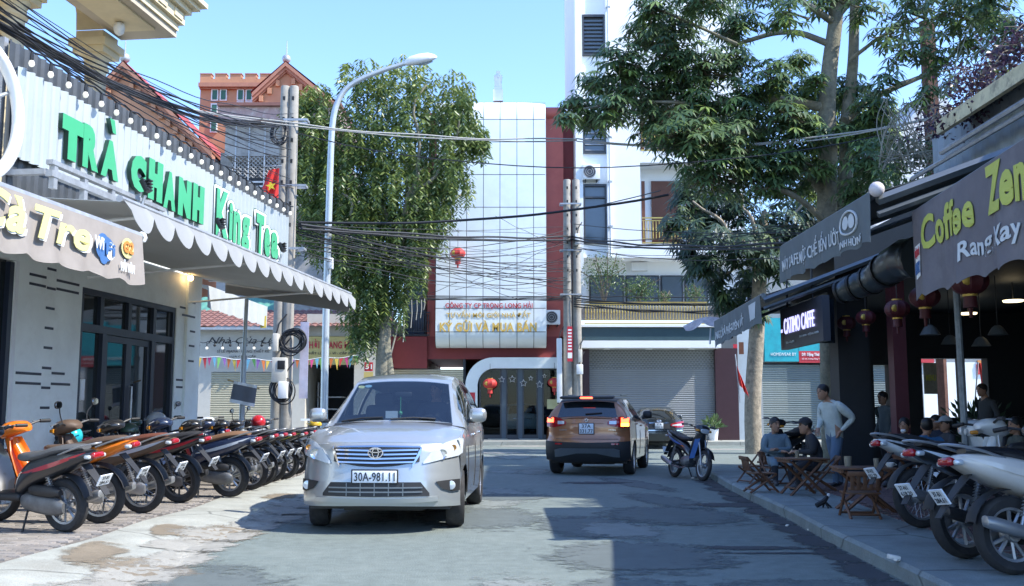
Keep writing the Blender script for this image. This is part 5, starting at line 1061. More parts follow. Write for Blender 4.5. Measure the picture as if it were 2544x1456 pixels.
for k in range(70):
    p = PY(rr.uniform(2180, 2330), rr.uniform(380, 430), 16.5+rr.random()); q = PY(rr.uniform(2180, 2340), rr.uniform(230, 400), 16.5+rr.random()); b.tube(chaikin([p, (p+q)/2+rdir(rr)*.25, q], 2), .009, 4)
for k in range(26):
    p = PY(rr.uniform(2330, 2540), rr.uniform(200, 260), 16); q = PY(rr.uniform(2380, 2560), rr.uniform(60, 180), 16+rr.random()); b.tube(chaikin([p, (p+q)/2+rdir(rr)*.2, q], 2), .007, 4)
lv = Leaves()
for k in range(900): lv.leaf(PY(rr.uniform(2170, 2340), rr.uniform(340, 470), 17+rr.random()), rdir(rr), rdir(rr), .12, .05, rr.random()*.5)
tag(b.build('twig', m_bark, bs_, 0), kind='stuff'); lv.build(m_leafE, bs_, 'foliage')
# ---- awnings with banners
def awning(label, A, B, zbA, zbB, rise, depth, mb_, seed, wave=.03, scal=0):
    """A near (right in the picture) and B far top corner of the banner; banner hangs to zbA / zbB"""
    g = thing('banner_awning', label, 'awning', ((A.x+B.x)/2, (A.y+B.y)/2, min(zbA, zbB))); out = Vector((1, 0, 0))
    def cn(i, j): p = A.lerp(B, i); return p+out*(depth*j)+Vector((0, 0, rise*j-.06*math.sin(math.pi*j)*(1+.3*math.sin(i*9))))
    b = MB(); b.sheet(cn, 8, 8, .012); b.build('canopy', m_rafter, g, 50)
    for i in (0, 1):
        e = A.lerp(B, i); d = out*depth+Vector((0, 0, rise)); s_ = -1 if i == 0 else 1; off = Vector((0, -.03, 0))*(1 if i == 0 else -1)
        b = MB(); b.tube([e+off-Vector((0, 0, .08)), e+d+off-Vector((0, 0, .08))], .05, 4); b.tube([e+off-Vector((0, 0, .22)), e+d*.8+off-Vector((0, 0, .24))], .035, 4); b.build('folding_arm', m_alu, g, 20)
    b = MB(); b.tube([A-Vector((0, .04, 0)), B+Vector((0, .04, 0))], .045, 8); b.build('front_bar', m_alu, g)
    wx = Vector((-.06, 0, 0))
    def bf(i, j, o=0.):
        p = A.lerp(B, i); zb = lerp(zbA, zbB, i)+scal*(abs(math.sin(i*math.pi*scn))-.6); return Vector((p.x-.06+wave*j*math.sin(i*31+seed)+.5*wave*j*math.sin(i*67)-o, p.y, lerp(p.z+.01, zb, j)))
    scn = max(3, int((B-A).length/.42)); b = MB(); b.sheet(bf, 90, 8, .005); b.build('banner', mb_, g, 60)
    return g, bf
def aw_text(g, bf, s, i0, i1, j0, j1, m, bold=.03, shear=0., flip=True, nm='lettering'):
    # text runs from the far end (picture left) to the near end
    return lettering(s, (0, 0, 0), (1, 0, 0), (0, 1, 0), m, g, nm, .006, bold, shear, arc=lambda a, b_, h: Vector(bf(lerp(i0, i1, a), lerp(j1, j0, b_), .008+h)))
zA, zB = G(2543, 362, 3.2), G(2280, 530, 3.2); ext_ = (zA-zB); zA = zA+ext_*.9
zb = PY(2275, 740, zB.y).z
g, bf = awning('charcoal banner awning lettered Coffee Zen in lime over the white scooters', zA, zB, zb-.02, zb, 1.1, 2.7, m_banz, 1, .035, .05)
# banner fraction i: 0 at zA (near), 1 at zB (far)
aw_text(g, bf, 'Coffee', .93, .66, .14, .52, m_lime, .03); aw_text(g, bf, 'Zen', .60, .44, .04, .50, m_lime, .04); aw_text(g, bf, 'Rang Xay', .72, .47, .62, .86, m_tgrey, .02)
pb_ = MB(); pb_.grid(lambda a, c: bf(lerp(.985, .945, a), lerp(.42, .8, c), .009), 4, 4); o_ = pb_.build('phone_notice', m_lwhite, g); aw_text(g, lambda i, j, o=0: bf(i, j, o+.006), 'TIỆM TRÀ', .983, .947, .45, .58, m_tred, .02); aw_text(g, lambda i, j, o=0: bf(i, j, o+.006), '0971.22', .983, .947, .62, .76, m_wifi, .02)
a2, b2_ = G(2175, 480, 3.4), G(1948, 615, 3.4); za, zb2 = PY(2180, 597, a2.y).z, PY(1950, 702, b2_.y).z
g, bf = awning('slate banner awning with grey lettering about mountain coffee and a round ball finial', a2, b2_, za, zb2, 1.0, 2.7, m_ban, 4, .02, .03)
aw_text(g, bf, 'MÁY CAFE MỘC CHẾ BIẾN ƯỚT', .97, .29, .26, .82, m_tgrey, .008); aw_text(g, bf, 'MINH HÙNG', .29, .08, .72, .92, m_tgrey, .02)
b = MB(); q = [bf(.19+.07*math.cos(t), .40+.26*math.sin(t), .01) for t in [6.2832*k/20 for k in range(21)]]; b.tube(q, .012, 5); b.add([bf(.19, .4, .009)]+[bf(.215+.025*math.cos(t), .38+.16*math.sin(t), .009) for t in [6.2832*k/12 for k in range(12)]], [(0, k+1, (k+1) % 12+1) for k in range(12)]); b.add([bf(.17, .4, .009)]+[bf(.165+.025*math.cos(t), .38+.16*math.sin(t), .009) for t in [6.2832*k/12 for k in range(12)]], [(0, k+1, (k+1) % 12+1) for k in range(12)]); b.build('coffee_emblem', m_tgrey, g)
b = MB(); b.sph(a2+Vector((-.02, -.08, .02)), .075, 14); b.build('bar_end_ball', mat('ball_white', (.66, .6, .6), .4), g, 60)
a3, b3 = G(1895, 735, 3.2), G(1780, 800, 3.2); za, zb2 = PY(1905, 803, a3.y).z, PY(1790, 862, b3.y).z
g, bf = awning('worn slate banner awning with faded lettering beside the bark trunk', a3, b3, za, zb2, .95, 2.5, m_ban, 8, .03, .03)
aw_text(g, bf, 'CUNG CẤP CÀ PHÊ NGUYÊN CHẤT', .97, .28, .3, .78, m_tgrey, .02)
b = MB(); b.grid(lambda a, c: bf(lerp(.2, .06, a), lerp(.15, .75, c), .009), 4, 4); b.build('pale_patch', m_tgrey, g)
tor = MB(); t0 = PY(1700, 808, 22.2); t1_ = PY(1800, 790, 21.6); tor.sheet(lambda i, j: t0.lerp(t1_, i)+Vector((.02, .3*j, .12*math.sin(i*3)*j-.28*abs(math.sin(i*5+1))*(1-j)*.5)), 20, 5, .005); q = tor.build('torn_tarp', mat('tarp_pale', (.45, .4, .4), .85, n=.3, ns=8), ang=50); tag(q, 'torn faded tarpaulin flapping at the end of the last slate awning', 'tarpaulin')
b = MB(); b.tube([PY(1765, 815, 22), PY(1763, 855, 22)], .02, 5); b.build('hanging_strip', m_tgrey, q)
# ---- cafe signs, duct, lanterns, lamps
sA, sB = PY(1937, 769, 18.6), PY(2041, 735, 16.1); sAb, sBb = PY(1937, 870, 18.6), PY(2041, 846, 16.1); zt_, zb_ = (sA.z+sB.z)/2, (sAb.z+sBb.z)/2
cs = thing('cafe_sign', 'dark hanging cafe sign with lit violet white lettering CATIMO CAFFE', 'sign', (sA.x, sA.y, zb_)); U_ = Vector((sB.x-sA.x, sB.y-sA.y, 0)); nrm = Vector((U_.y, -U_.x, 0)).normalized(); nrm = nrm if nrm.x < 0 else -nrm
O_ = Vector((sA.x, sA.y, zb_)); hV = Vector((0, 0, zt_-zb_)); b = MB(); b.add([O_, O_+U_, O_+U_+hV, O_+hV, O_-nrm*.12, O_+U_-nrm*.12, O_+U_+hV-nrm*.12, O_+hV-nrm*.12], [(0,1,2,3),(7,6,5,4),(0,4,5,1),(1,5,6,2),(2,6,7,3),(3,7,4,0)]); b.build('box', mat('sign_slate', (.055, .06, .075), .5, n=.05), cs)
m_neon = mat('neon_violet', (.7, .7, 1), .5, n=0, em=(.5, .5, 1), es=.55)
def slet(s, u0, u1, v0, v1, m, bold=.02): return lettering(s, O_+U_*u0+hV*v0+nrm*.004, U_*(u1-u0), hV*(v1-v0), m, cs, 'lettering', .02, bold)
slet('CATIMO CAFFE', .12, .84, .36, .74, m_neon, .0); slet('Trà - Cà phê', .16, .36, .1, .17, m_tgrey, 0.); slet('ĐT: 0911 - ĐẶNG THÁI', .5, .92, .18, .25, m_tgrey, 0.)
b = MB(); b.add([O_+U_*a+hV*c+nrm*.008 for a, c in ((.01,.05),(.08,.05),(.08,.8),(.01,.8))], [(0,1,2,3)]); b.build('side_panel', m_maroon, cs); b = MB(); b.add([O_+U_*a+hV*c+nrm*.012 for a, c in ((.02,.42),(.07,.42),(.07,.5),(.02,.5))], [(0,1,2,3)]); b.build('side_mark', m_neon, cs)
b = MB(); b.tube([O_+U_*.2+hV, O_+U_*.2+Vector((0, 0, 3.75-zb_))], .02, 5); b.tube([O_+U_*.8+hV, O_+U_*.8+Vector((0, 0, 3.75-zb_))], .02, 5); b.build('hanger', m_black, cs)
b = MB(); pb(b, 2043, 2076, 742, 852, 16.6, 16.7); tag(b.build('dark_display', m_dark), 'black display panel beside the lit cafe sign', 'screen')
b = MB(); dpts = chaikin([PY(2085, 728, 13.4), PY(2125, 712, 13.2), PY(2168, 695, 13), PY(2205, 668, 12.6), PY(2245, 640, 12.2), PY(2290, 640, 11.8)], 2); b.tube(dpts, [.13+.01*math.sin(i*2.2)+.006*i for i in range(len(dpts))], 14)
q = b.build('air_duct', mat('duct_black', (.06, .075, .085), .3, .3, n=.05), ang=60); tag(q, 'fat black flexible duct curving under the cafe awnings', 'duct'); b = MB()
for i in (1, 5, 9, 13): 
    pp = dpts[min(i, len(dpts)-2)]; dd = (dpts[min(i+1, len(dpts)-1)]-pp).normalized(); b.tube([pp-dd*.02, pp+dd*.02], .15+.006*i, 14)
b.build('clamp_ring', m_black, q)
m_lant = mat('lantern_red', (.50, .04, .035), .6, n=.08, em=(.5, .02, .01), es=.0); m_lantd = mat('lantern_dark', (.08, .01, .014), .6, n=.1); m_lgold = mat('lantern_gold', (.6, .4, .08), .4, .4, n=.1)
def lantern(x, y, Y, r, label, m, hook=.4, patch=None):
    c = PY(x, y, Y); g = thing('lantern', label, 'lantern', c-Vector((0, 0, r*1.9)), 0, 'red lanterns'); b = MB()
    rings = []
    for i in range(9):
        t = math.pi*(.12+.76*i/8); rings.append([c+Vector((r*math.sin(t)*(1+.05*math.cos(k*math.pi))*math.cos(6.2832*k/20), r*math.sin(t)*(1+.05*math.cos(k*math.pi))*math.sin(6.2832*k/20), -r*.78*math.cos(t))) for k in range(20)])
    b.ring(rings); b.build('body', m, g, 25); b = MB(); b.lathe([(r*.4, r*.68), (r*.42, r*.82)], c, 12); b.build('gold_cap', m_lgold, g); b = MB(); b.lathe([(r*.4, -r*.82), (r*.42, -r*.68)], c, 12); b.build('gold_cap', m_lgold, g)
    b = MB(); b.lathe([(r*.38, -r*1.45), (r*.34, -r*.8)], c, 12); b.lathe([(r*.1, -r*2.0), (r*.14, -r*1.45)], c, 6); b.build('tassel', m, g); b = MB(); b.tube([c+Vector((0, 0, r*.8)), c+Vector((0, 0, r*.8+hook))], .008, 4); b.build('cord', m_black, g)
    b = MB(); b.sph(c+Vector((-r*.5, -r*.84, 0)), (r*.3, r*.1, r*.3), 8); b.build('gold_emblem', m_lgold, g)
for i, (x, y, Y, r) in enumerate([(2102, 803, 17.6, .16), (2150, 789, 16.4, .16), (2228, 768, 14.6, .18), (2296, 738, 12.8, .19), (2407, 700, 11.0, .20)]):
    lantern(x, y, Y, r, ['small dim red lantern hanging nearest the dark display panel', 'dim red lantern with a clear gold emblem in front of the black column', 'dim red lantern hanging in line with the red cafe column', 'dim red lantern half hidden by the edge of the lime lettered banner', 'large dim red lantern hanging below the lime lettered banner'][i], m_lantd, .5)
lantern(1137, 630, 40.4, .30, 'bright red round lantern hanging in front of the silver panels', m_lant, .8); lantern(1217, 953, 41.3, .28, 'bright red lantern hanging at the arched glass entrance', m_lant, .6); lantern(1377, 950, 41.3, .26, 'red lantern beside the pole cabinet at the glass entrance', m_lant, .6)
m_disc = mat('lamp_disc', (.9, .8, .6), .5, n=0, em=(1, .82, .5), es=1.2)
for i, (x, y, w_) in enumerate([(2285, 848, 24), (2357, 864, 28), (2476, 839, 26), (2516, 750, 60), (2404, 781, 24)]):
    c = G(x, y, 3.1 if y > 800 else 3.2); b = MB(); b.lathe([(.16, .0), (.17, .03)], c, 16); q = b.build('ceiling_lamp', m_disc); tag(q, 'flat round lit lamp hanging from the dark cafe ceiling', 'lamp', 'cafe ceiling lamps'); b = MB(); b.tube([c+Vector((0, 0, .03)), (c.x, c.y, 3.56)], .01, 4); b.build('cord', m_black, q)
for i, (x, y) in enumerate([(2310, 832), (2478, 832), (2437, 860), (2360, 855)]):
    c = PY(x, y, 16+i*.6); b = MB(); b.lathe([(.04, .16), (.09, .12), (.16, 0), (.15, 0), (.03, .14)], c, 14); q = b.build('pendant_lamp', mat('pendant_grey', (.12, .14, .15), .5)); tag(q, 'grey dome pendant lamp hanging inside the cafe', 'lamp', 'cafe pendant lamps'); b = MB(); b.tube([c+Vector((0, 0, .16)), (c.x, c.y, 3.56)], .008, 4); b.build('cord', m_black, q)
c0_ = PY(2310, 940, 20); b = MB(); b.box(c0_, (.3, .03, .62), .3); q = b.build('menu_board', mat('menu_grey', (.3, .3, .26), .7, n=.2, ns=14)); tag(q, 'grey menu board hanging inside the cafe between the columns', 'board'); lettering('MENU', (c0_.x-.11, c0_.y-.06, c0_.z-.05), (.22, .06, 0), (0, 0, .12), m_lime, q, 'lettering', .004, .03)
# ---- flags
m_flag = mat('flag_red', (.60, .025, .02), .7, n=.05); m_star = mat('flag_yellow', (.75, .55, .03), .6, n=0)
def star(c, r, u, v, n_):
    pts = [c+u*(r*(1 if k % 2 == 0 else .39)*math.sin(math.pi*k/5))+v*(r*(1 if k % 2 == 0 else .39)*math.cos(math.pi*k/5)) for k in range(10)]
    b = MB(); b.add([c+n_*.004]+[p+n_*.004 for p in pts], [(0, k+1, (k+1) % 10+1) for k in range(10)]); return b
def flag(name_lab, quad_px, Y, m_folds, star_px=None, sr=.2, pole=None):
    A_, B2, C_, D2_ = [PY(*q, Y) for q in quad_px]; g = thing('flag', name_lab, 'flag', C_)
    def ff(i, j): p = A_.lerp(B2, i).lerp(D2_.lerp(C_, i), j); return p+Vector((0, m_folds*math.sin(i*11+j*2.5)*(.3+j), 0))
    b = MB(); b.sheet(ff, 24, 14, .004); b.build('cloth', m_flag, g, 60)
    if star_px: c = PY(*star_px, Y-m_folds*1.4); star(c, sr, Vector((.97, 0, .2)), Vector((-.2, 0, .97)), Vector((0, -1, 0))).build('star', m_star, g, 0)
    if pole: b = MB(); b.tube([PY(*pole[0], Y), PY(*pole[1], Y)], .018, 6); b.build('pole', m_steel, g)
flag('red flag with yellow star hanging folded beside the corner utility poles', [(668, 422), (694, 418), (690, 506), (645, 480)], PL-.7, .05, (673, 462), .14, ((655, 414), (700, 412)))
flag('plain red flag draped beside the bark trunk', [(1826, 898), (1838, 930), (1862, 990), (1838, 958)], DY-1, .06, None, 0, ((1826, 880), (1838, 1000)))
flag('red flag with yellow band glimpsed through the back opening of the cafe', [(2430, 902), (2440, 902), (2452, 985), (2442, 970)], 25.5, .04, None, 0, ((2429, 900), (2418, 1040)))
# ================================================================= CARS
def paintm(name, col, metal, r=.28):
    M = mat(name, col, r, metal, n=.03, ns=3, coat=1.); return M
m_tyre = mat('tyre', (.025, .025, .026), .85, n=.15, ns=20, stain=(.1, .09, .08), sc=6, st=.4); m_rim = mat('rim_alloy', (.55, .56, .58), .3, .8, n=.05); m_chr = mat('chrome', (.75, .76, .78), .12, 1., n=0)
m_plast = mat('black_plastic', (.02, .021, .023), .55, n=.1); m_lens = mat('lens_clear', (.62, .66, .68), .08, .25, n=.05, ns=10, coat=.8); m_rlens = mat('lens_red', (.35, .01, .015), .1, n=.05, coat=.8); m_brake = mat('brake_lit', (.9, .05, .02), .3, n=0, em=(1, .08, .03), es=3.); m_amb = mat('indicator_lit', (1, .4, .05), .3, n=0, em=(1, .42, .05), es=3.); m_ambo = mat('indicator_amber', (.6, .25, .03), .2, n=0)
m_plate = mat('plate_white', (.72, .76, .80), .4, n=.04); m_ink = mat('plate_ink', (.02, .025, .03), .5, n=0); m_seat = mat('seat_grey', (.12, .12, .125), .8)
m_cglass = mat('car_glass_dark', (.012, .016, .02), .03, n=0, spec=1., coat=.5)
m_wsg = bpy.data.materials.new('windscreen_glass'); m_wsg.use_nodes = True; t = m_wsg.node_tree; t.nodes.remove(t.nodes['Principled BSDF']); o_ = t.nodes['Material Output']; mx = t.nodes.new('ShaderNodeMixShader'); tb = t.nodes.new('ShaderNodeBsdfTransparent'); gl = t.nodes.new('ShaderNodeBsdfGlossy'); pass
tb.inputs[0].default_value = (.55, .62, .64, 1); gl.inputs['Roughness'].default_value = .015; lw_ = t.nodes.new('ShaderNodeLayerWeight'); lw_.inputs[0].default_value = .5; pw_ = t.nodes.new('ShaderNodeMath'); pw_.operation = 'POWER'; pw_.inputs[1].default_value = 4.; ma_ = t.nodes.new('ShaderNodeMath'); ma_.operation = 'MULTIPLY_ADD'; ma_.inputs[1].default_value = .8; ma_.inputs[2].default_value = .10; t.links.new(lw_.outputs['Facing'], pw_.inputs[0]); t.links.new(pw_.outputs[0], ma_.inputs[0]); t.links.new(ma_.outputs[0], mx.inputs[0]); t.links.new(tb.outputs[0], mx.inputs[1]); t.links.new(gl.outputs[0], mx.inputs[2]); t.links.new(mx.outputs[0], o_.inputs[0])
def wheel(par, x, y, r, w, side, spokes=6, steer=0., name='wheel'):
    e = bpy.data.objects.new(name, None); COL.objects.link(e); e.parent = par; e.location = (x, y, r); e.rotation_euler = (0, 0, steer)
    b = MB(); rr_ = r*.66; b.lathe([(rr_, -w/2*.9), (r*.9, -w/2), (r*.985, -w*.36), (r, -w*.15), (r, w*.15), (r*.985, w*.36), (r*.9, w/2), (rr_, w/2*.9)], (0, 0, 0), 30, 'x', cap=False); b.build('tyre', m_tyre, e, 50, False)
    b = MB(); s_ = side; b.lathe([(rr_*.98, -w*.42), (rr_, w*.0), (rr_*.98, w*.42), (rr_*.9, w*.40), (rr_*.88, -w*.1), (.02, -w*.1)] if s_ > 0 else [(rr_*.98, w*.42), (rr_, 0), (rr_*.98, -w*.42), (rr_*.9, -w*.40), (rr_*.88, w*.1), (.02, w*.1)], (0, 0, 0), 30, 'x', cap=False)
    for k in range(spokes):
        a = 6.2832*k/spokes; ca, sa = math.cos(a), math.sin(a); xo = s_*w*.33
        for dd in (-.13, .13):
            a2 = a+dd; b.add([(xo, .05*ca-.03*sa, .05*sa+.03*ca), (xo, .05*ca+.03*sa, .05*sa-.03*ca), (xo, rr_*.93*math.cos(a2)+.018*math.sin(a2), rr_*.93*math.sin(a2)-.018*math.cos(a2)), (xo, rr_*.93*math.cos(a2)-.018*math.sin(a2), rr_*.93*math.sin(a2)+.018*math.cos(a2)),
                   (xo-s_*.04, .05*ca-.03*sa, .05*sa+.03*ca), (xo-s_*.04, .05*ca+.03*sa, .05*sa-.03*ca), (xo-s_*.04, rr_*.93*math.cos(a2)+.018*math.sin(a2), rr_*.93*math.sin(a2)-.018*math.cos(a2)), (xo-s_*.04, rr_*.93*math.cos(a2)-.018*math.sin(a2), rr_*.93*math.sin(a2)+.018*math.cos(a2))], [(0,1,2,3),(4,7,6,5),(0,4,5,1),(1,5,6,2),(2,6,7,3),(3,7,4,0)])
    b.lathe([(.06, xo), (.05, xo+s_*.015)] if s_ > 0 else [(.05, xo+s_*.015), (.06, xo)], (0, 0, 0), 12, 'x'); b.build('rim', m_rim, e, 30, False); return e
class Car:
    def __init__(s, label, paint_, P, name='car', cat='car'):
        s.P = P; s.p = paint_; s.g = thing(name, label, cat); s.W = P['W']; s.L = P['L']; s.top = [Vector(q) for q in P['top']]; s.seg = P['seg']
        s.cum = [0]
        for a, b in zip(s.top, s.top[1:]): s.cum.append(s.cum[-1]+math.hypot(b.x-a.x, b.y-a.y))
    def yf(s, x, z): return interp(s.P['fprof'], z)+s.P['fc']*abs(x/s.W)**2.6+s.P.get('fc2', 0)*abs(x/s.W)**8
    def yr(s, x, z): return s.L-interp(s.P['rprof'], z)-s.P['rc']*abs(x/s.W)**2.6-s.P.get('rc2', 0)*abs(x/s.W)**8
    def w(s, y): return s.W*interp(s.P['plan'], y/s.L)
    def zb(s, y): return interp(s.P['belt'], y)
    def zlow(s, y):
        z = interp(s.P['sill'], y)
        for yw in s.P['axles']:
            r = s.P['rt']*1.16; d = abs(y-yw)
            if d < r: z = max(z, s.P['rt']+math.sqrt(max(0, r*r-d*d))*.98)
        return z
    def side(s, y, v):
        z = lerp(s.zlow(y), s.zb(y), v); zz = (z-s.P['zmax'])/.45; x = s.w(y)*(1-.035*zz*zz-(.02 if z > s.zb(y)-.04 else 0)); return x, z
    def topp(s, t):        # along top polyline, t in metres -> (y,z,w)
        t = max(0, min(s.cum[-1], t))
        for i in range(len(s.cum)-1):
            if t <= s.cum[i+1]+1e-9:
                f = (t-s.cum[i])/(s.cum[i+1]-s.cum[i]); a = s.top[i].lerp(s.top[i+1], f)
                rb = .14    # round the joints
                for k in range(1, len(s.top)-1):
                    d = t-s.cum[k]
                    if abs(d) < rb:
                        u = (d+rb)/(2*rb); pa = s.top[k]+(s.top[k-1]-s.top[k])*min(1, rb/(s.cum[k]-s.cum[k-1])); pe = s.top[k]+(s.top[k+1]-s.top[k])*min(1, rb/(s.cum[k+1]-s.cum[k])); a = pa.lerp(s.top[k], u).lerp(s.top[k].lerp(pe, u), u)
                return a
        return s.top[-1]
    def T(s, t, q, off=0.):
        a = s.topp(t); cr = s.P.get('crown', .05); z = a.y-cr*abs(q)**2.4; bow = s.P.get('bow', .10)*(q*q) if t < s.cum[s.seg['ws'][1]] else 0
        return Vector((a.z*q, a.x+bow*(1-t/s.cum[s.seg['ws'][1]]) if t < s.cum[s.seg['ws'][1]] else a.x, z+off))
    def GH(s, t, v, sd, off=0.):   # greenhouse side, v 0 belt .. 1 rail
        r = s.T(t, 1.0); yb = min(max(r.y, s.P['cowl_y']), s.L-.06); bx = s.w(yb)*.965; p0 = Vector((bx, yb, s.zb(yb))); r.x = abs(r.x); p = p0.lerp(r, v)+Vector((.035*math.sin(math.pi*v)+off, 0, 0)); p.x *= sd; return p
    def dec(s, name, m, xs, zt, zb_, off, face='f', par=None, nu=14, nv=4, mirror=False):
        fn = s.yf if face == 'f' else s.yr; sg = -1 if face == 'f' else 1; out = None
        for sd in ((1, -1) if mirror else (1,)):
            b = MB(); n_ = len(xs)-1
            def pt(i, j):
                f = i*n_; k = min(int(f), n_-1); g_ = f-k; x = lerp(xs[k], xs[k+1], g_); z = lerp(lerp(zb_[k], zb_[k+1], g_), lerp(zt[k], zt[k+1], g_), j)
                return (x*sd, fn(x, z)+sg*off, z)
            b.grid(pt, max(nu, n_), nv); 
            # rim so the piece has thickness
            M_ = max(nu, n_); rim = [pt(i/M_, 0) for i in range(M_+1)]+[pt(1, j/nv) for j in range(nv+1)]+[pt(i/M_, 1) for i in range(M_, -1, -1)]+[pt(0, j/nv) for j in range(nv, -1, -1)]
            q = len(rim); b.add([*rim, *[(p[0], p[1]-sg*(off+.01), p[2]) for p in rim]], [(i, (i+1) % q, (i+1) % q+q, i+q) for i in range(q)])
            out = b.build(name, m, par or s.g, 40, False)
        return out
    def shell(s, nofront=False):
        P = s.P; W, L = s.W, s.L; b = MB(); zt = P['ft']; zr = P['rtop']
        ysf = s.yf(W, .6); ysr = s.yr(W, .6)
        def fz(x): return zt-P.get('ftd', .05)*abs(x/W)**2.2
        def flo(x): return P['fbot']+P.get('fbd', .0)*(1-abs(x/W)**2)
        b.grid(lambda i, j: (lambda x: (x*s.w(ysf)/W, s.yf(x, lerp(flo(x), fz(x), j)), lerp(flo(x), fz(x), j)))(lerp(-W, W, i)), 40, 14)
        # hood
        cy = P['cowl_y']
        def hood(i, j):
            x = lerp(-W, W, i); y0 = s.yf(x, fz(x)); q = x/W; ye = cy+P.get('bow', .1)*q*q*.8; y = lerp(y0, ye, j); wy = lerp(s.w(ysf), s.w(ye)*.965, j)
            zc = lerp(zt, s.top[0].y, j**.8)+.02*math.sin(math.pi*j); ze = s.zb(y); z = lerp(zc, min(ze, zc), abs(q)**3.) if j > 0 else fz(x); z = lerp(fz(x), z, min(1, j*5)); 
            crease = -.012*math.exp(-((abs(q)-.78)/.05)**2)*math.sin(math.pi*min(1, j*1.2)); return (q*wy, y, z+crease)
        b.grid(hood, 40, 14)
        for sd in (1, -1):
            ys = sorted(set([lerp(ysf, ysr, i/60) for i in range(61)]+[yw+s.P['rt']*1.16*math.cos(math.pi*k/16) for yw in P['axles'] for k in range(17)]))
            n_ = len(ys)-1
            b.add([(s.side(y, v)[0]*sd, y, s.side(y, v)[1]) for y in ys for v in [k/10 for k in range(11)]], [(i*11+k, (i+1)*11+k, (i+1)*11+k+1, i*11+k+1) for i in range(n_) for k in range(10)])
            # shoulder cap between side top and the greenhouse / hood edge
            b.add([p for y in ys for p in ((s.side(y, 1)[0]*sd, y, s.zb(y)), (s.w(y)*.955*sd, y, s.zb(y)+.006))], [(2*i, 2*i+1, 2*i+3, 2*i+2) for i in range(n_)])
            n2 = 40; tt = [s.cum[-1]*i/n2 for i in range(n2+1)]
            t0 = 0
            b.add([s.GH(t, v, sd) for t in tt for v in [k/5 for k in range(6)]], [(i*6+k, (i+1)*6+k, (i+1)*6+k+1, i*6+k+1) for i in range(n2) for k in range(5) if not (s.P.get('open') and any(a < tt[i]/s.cum[-1] and tt[i+1]/s.cum[-1] < e for a, e in P['swin']) and k in (1, 2, 3))])
        ws = (s.cum[s.seg['ws'][0]], s.cum[s.seg['ws'][1]])
        def patch(t0, t1, q0, q1, nt=8, nq=10): b.grid(lambda i, j: s.T(lerp(t0, t1, i), lerp(q0, q1, j)), nt, nq)
        if P.get('open'):
            dw = ws[1]-ws[0]; patch(ws[0], ws[0]+.05*dw, -1, 1, 1, 20); patch(ws[1]-.06*dw, ws[1], -1, 1, 2, 20)
            for q in ((-1, -.93), (.93, 1)): patch(ws[0]+.05*dw, ws[1]-.06*dw, q[0], q[1], 8, 1)
        else: patch(ws[0], ws[1], -1, 1, 8, 20)
        patch(ws[1], s.cum[-1], -1, 1, 40, 20)
        # tail
        b.grid(lambda i, j: (lambda x: (x*s.w(ysr)/W, s.yr(x, lerp(P['rbot'], zr-.03*abs(x/W)**2, j)), lerp(P['rbot'], zr-.03*abs(x/W)**2, j)))(lerp(-W, W, i)), 40, 14)
        # deck between tail top and the last top node
        e = s.top[-1]; b.grid(lambda i, j: (lerp(-1, 1, i)*lerp(s.w(ysr), min(e.z, s.w(ysr)), j), lerp(s.yr(lerp(-W, W, i), zr-.03*abs(lerp(-1, 1, i))**2), e.x, j), lerp(zr-.03*abs(lerp(-1, 1, i))**2, e.y-P.get('crown', .05)*abs(lerp(-1, 1, i))**2.4, j)), 24, 6)
        b.build('body', s.p, s.g, 40, False)
        # underbody and wheel housings
        b = MB(); b.b2((-W*.86, .35, .24), (W*.86, L-.35, .5)); b.b2((-W*.5, .6, .2), (W*.5, L-.8, .3)); b.b2((-W*.8, P['cowl_y'], .5), (W*.8, L-.5, s.zb(2)-.06)) if not P.get('open') else b.b2((-W*.8, P['cowl_y']+.1, .5), (W*.8, L-.5, .62))
        b.b2((-W*.6, .4, .5), (W*.6, P['cowl_y'], .8)); b.build('underbody', m_plast, s.g, 35, False)
    def glass(s, m=None):
        m = m or m_cglass; ws = (s.cum[s.seg['ws'][0]], s.cum[s.seg['ws'][1]]); rg = s.seg['rg']; rw = (s.cum[rg[0]], s.cum[rg[1]]); dw = ws[1]-ws[0]
        b = MB(); b.grid(lambda i, j: s.T(ws[0]+dw*lerp(.04, .95, i), lerp(-.94, .94, j), .004), 10, 16); b.build('windscreen', m_wsg if s.P.get('open') else m, s.g, 60, False)
        dr = rw[1]-rw[0]; b = MB(); b.grid(lambda i, j: s.T(rw[0]+dr*lerp(.08, .95, i), lerp(-.9, .9, j))+Vector((0, .008, .004)), 8, 14); b.build('rear_window', m, s.g, 60, False)
        for sd in (1, -1):
            for a, e in s.P['swin']:
                b = MB(); b.grid(lambda i, j: s.GH(s.cum[-1]*lerp(a, e, i), lerp(.10, .86, j), sd, .006), 8, 5); b.build('side_window', m_wsg if s.P.get('open') else m, s.g, 60, False)
    def wheels(s, steer=0., spokes=6):
        for i, y in enumerate(s.P['axles']):
            for sd in (1, -1): wheel(s.g, sd*(s.W-.12), y, s.P['rt'], s.P.get('tw', .205), sd, spokes, steer if i == 0 else 0)
    def mirror(s, m):
        for sd in (1, -1):
            y = s.P['cowl_y']+.42; z = s.zb(y)+.15; x = s.w(y)*sd; o = MB().cbox((x+.09*sd, y, z), (.21, .13, .17), .055).build('door_mirror', m, s.g, 50, False); MB().cbox((x+.01*sd, y+.02, z-.07), (.1, .06, .05), .015).build('mirror_arm', m_plast, o, 35, False)
    def handles(s, ys, m):
        for sd in (1, -1):
            for y in ys: x, z = s.side(y, .88); MB().cbox((x*sd+.012*sd, y, z), (.03, .17, .03), .01).build('door_handle', m, s.g, 50, False)
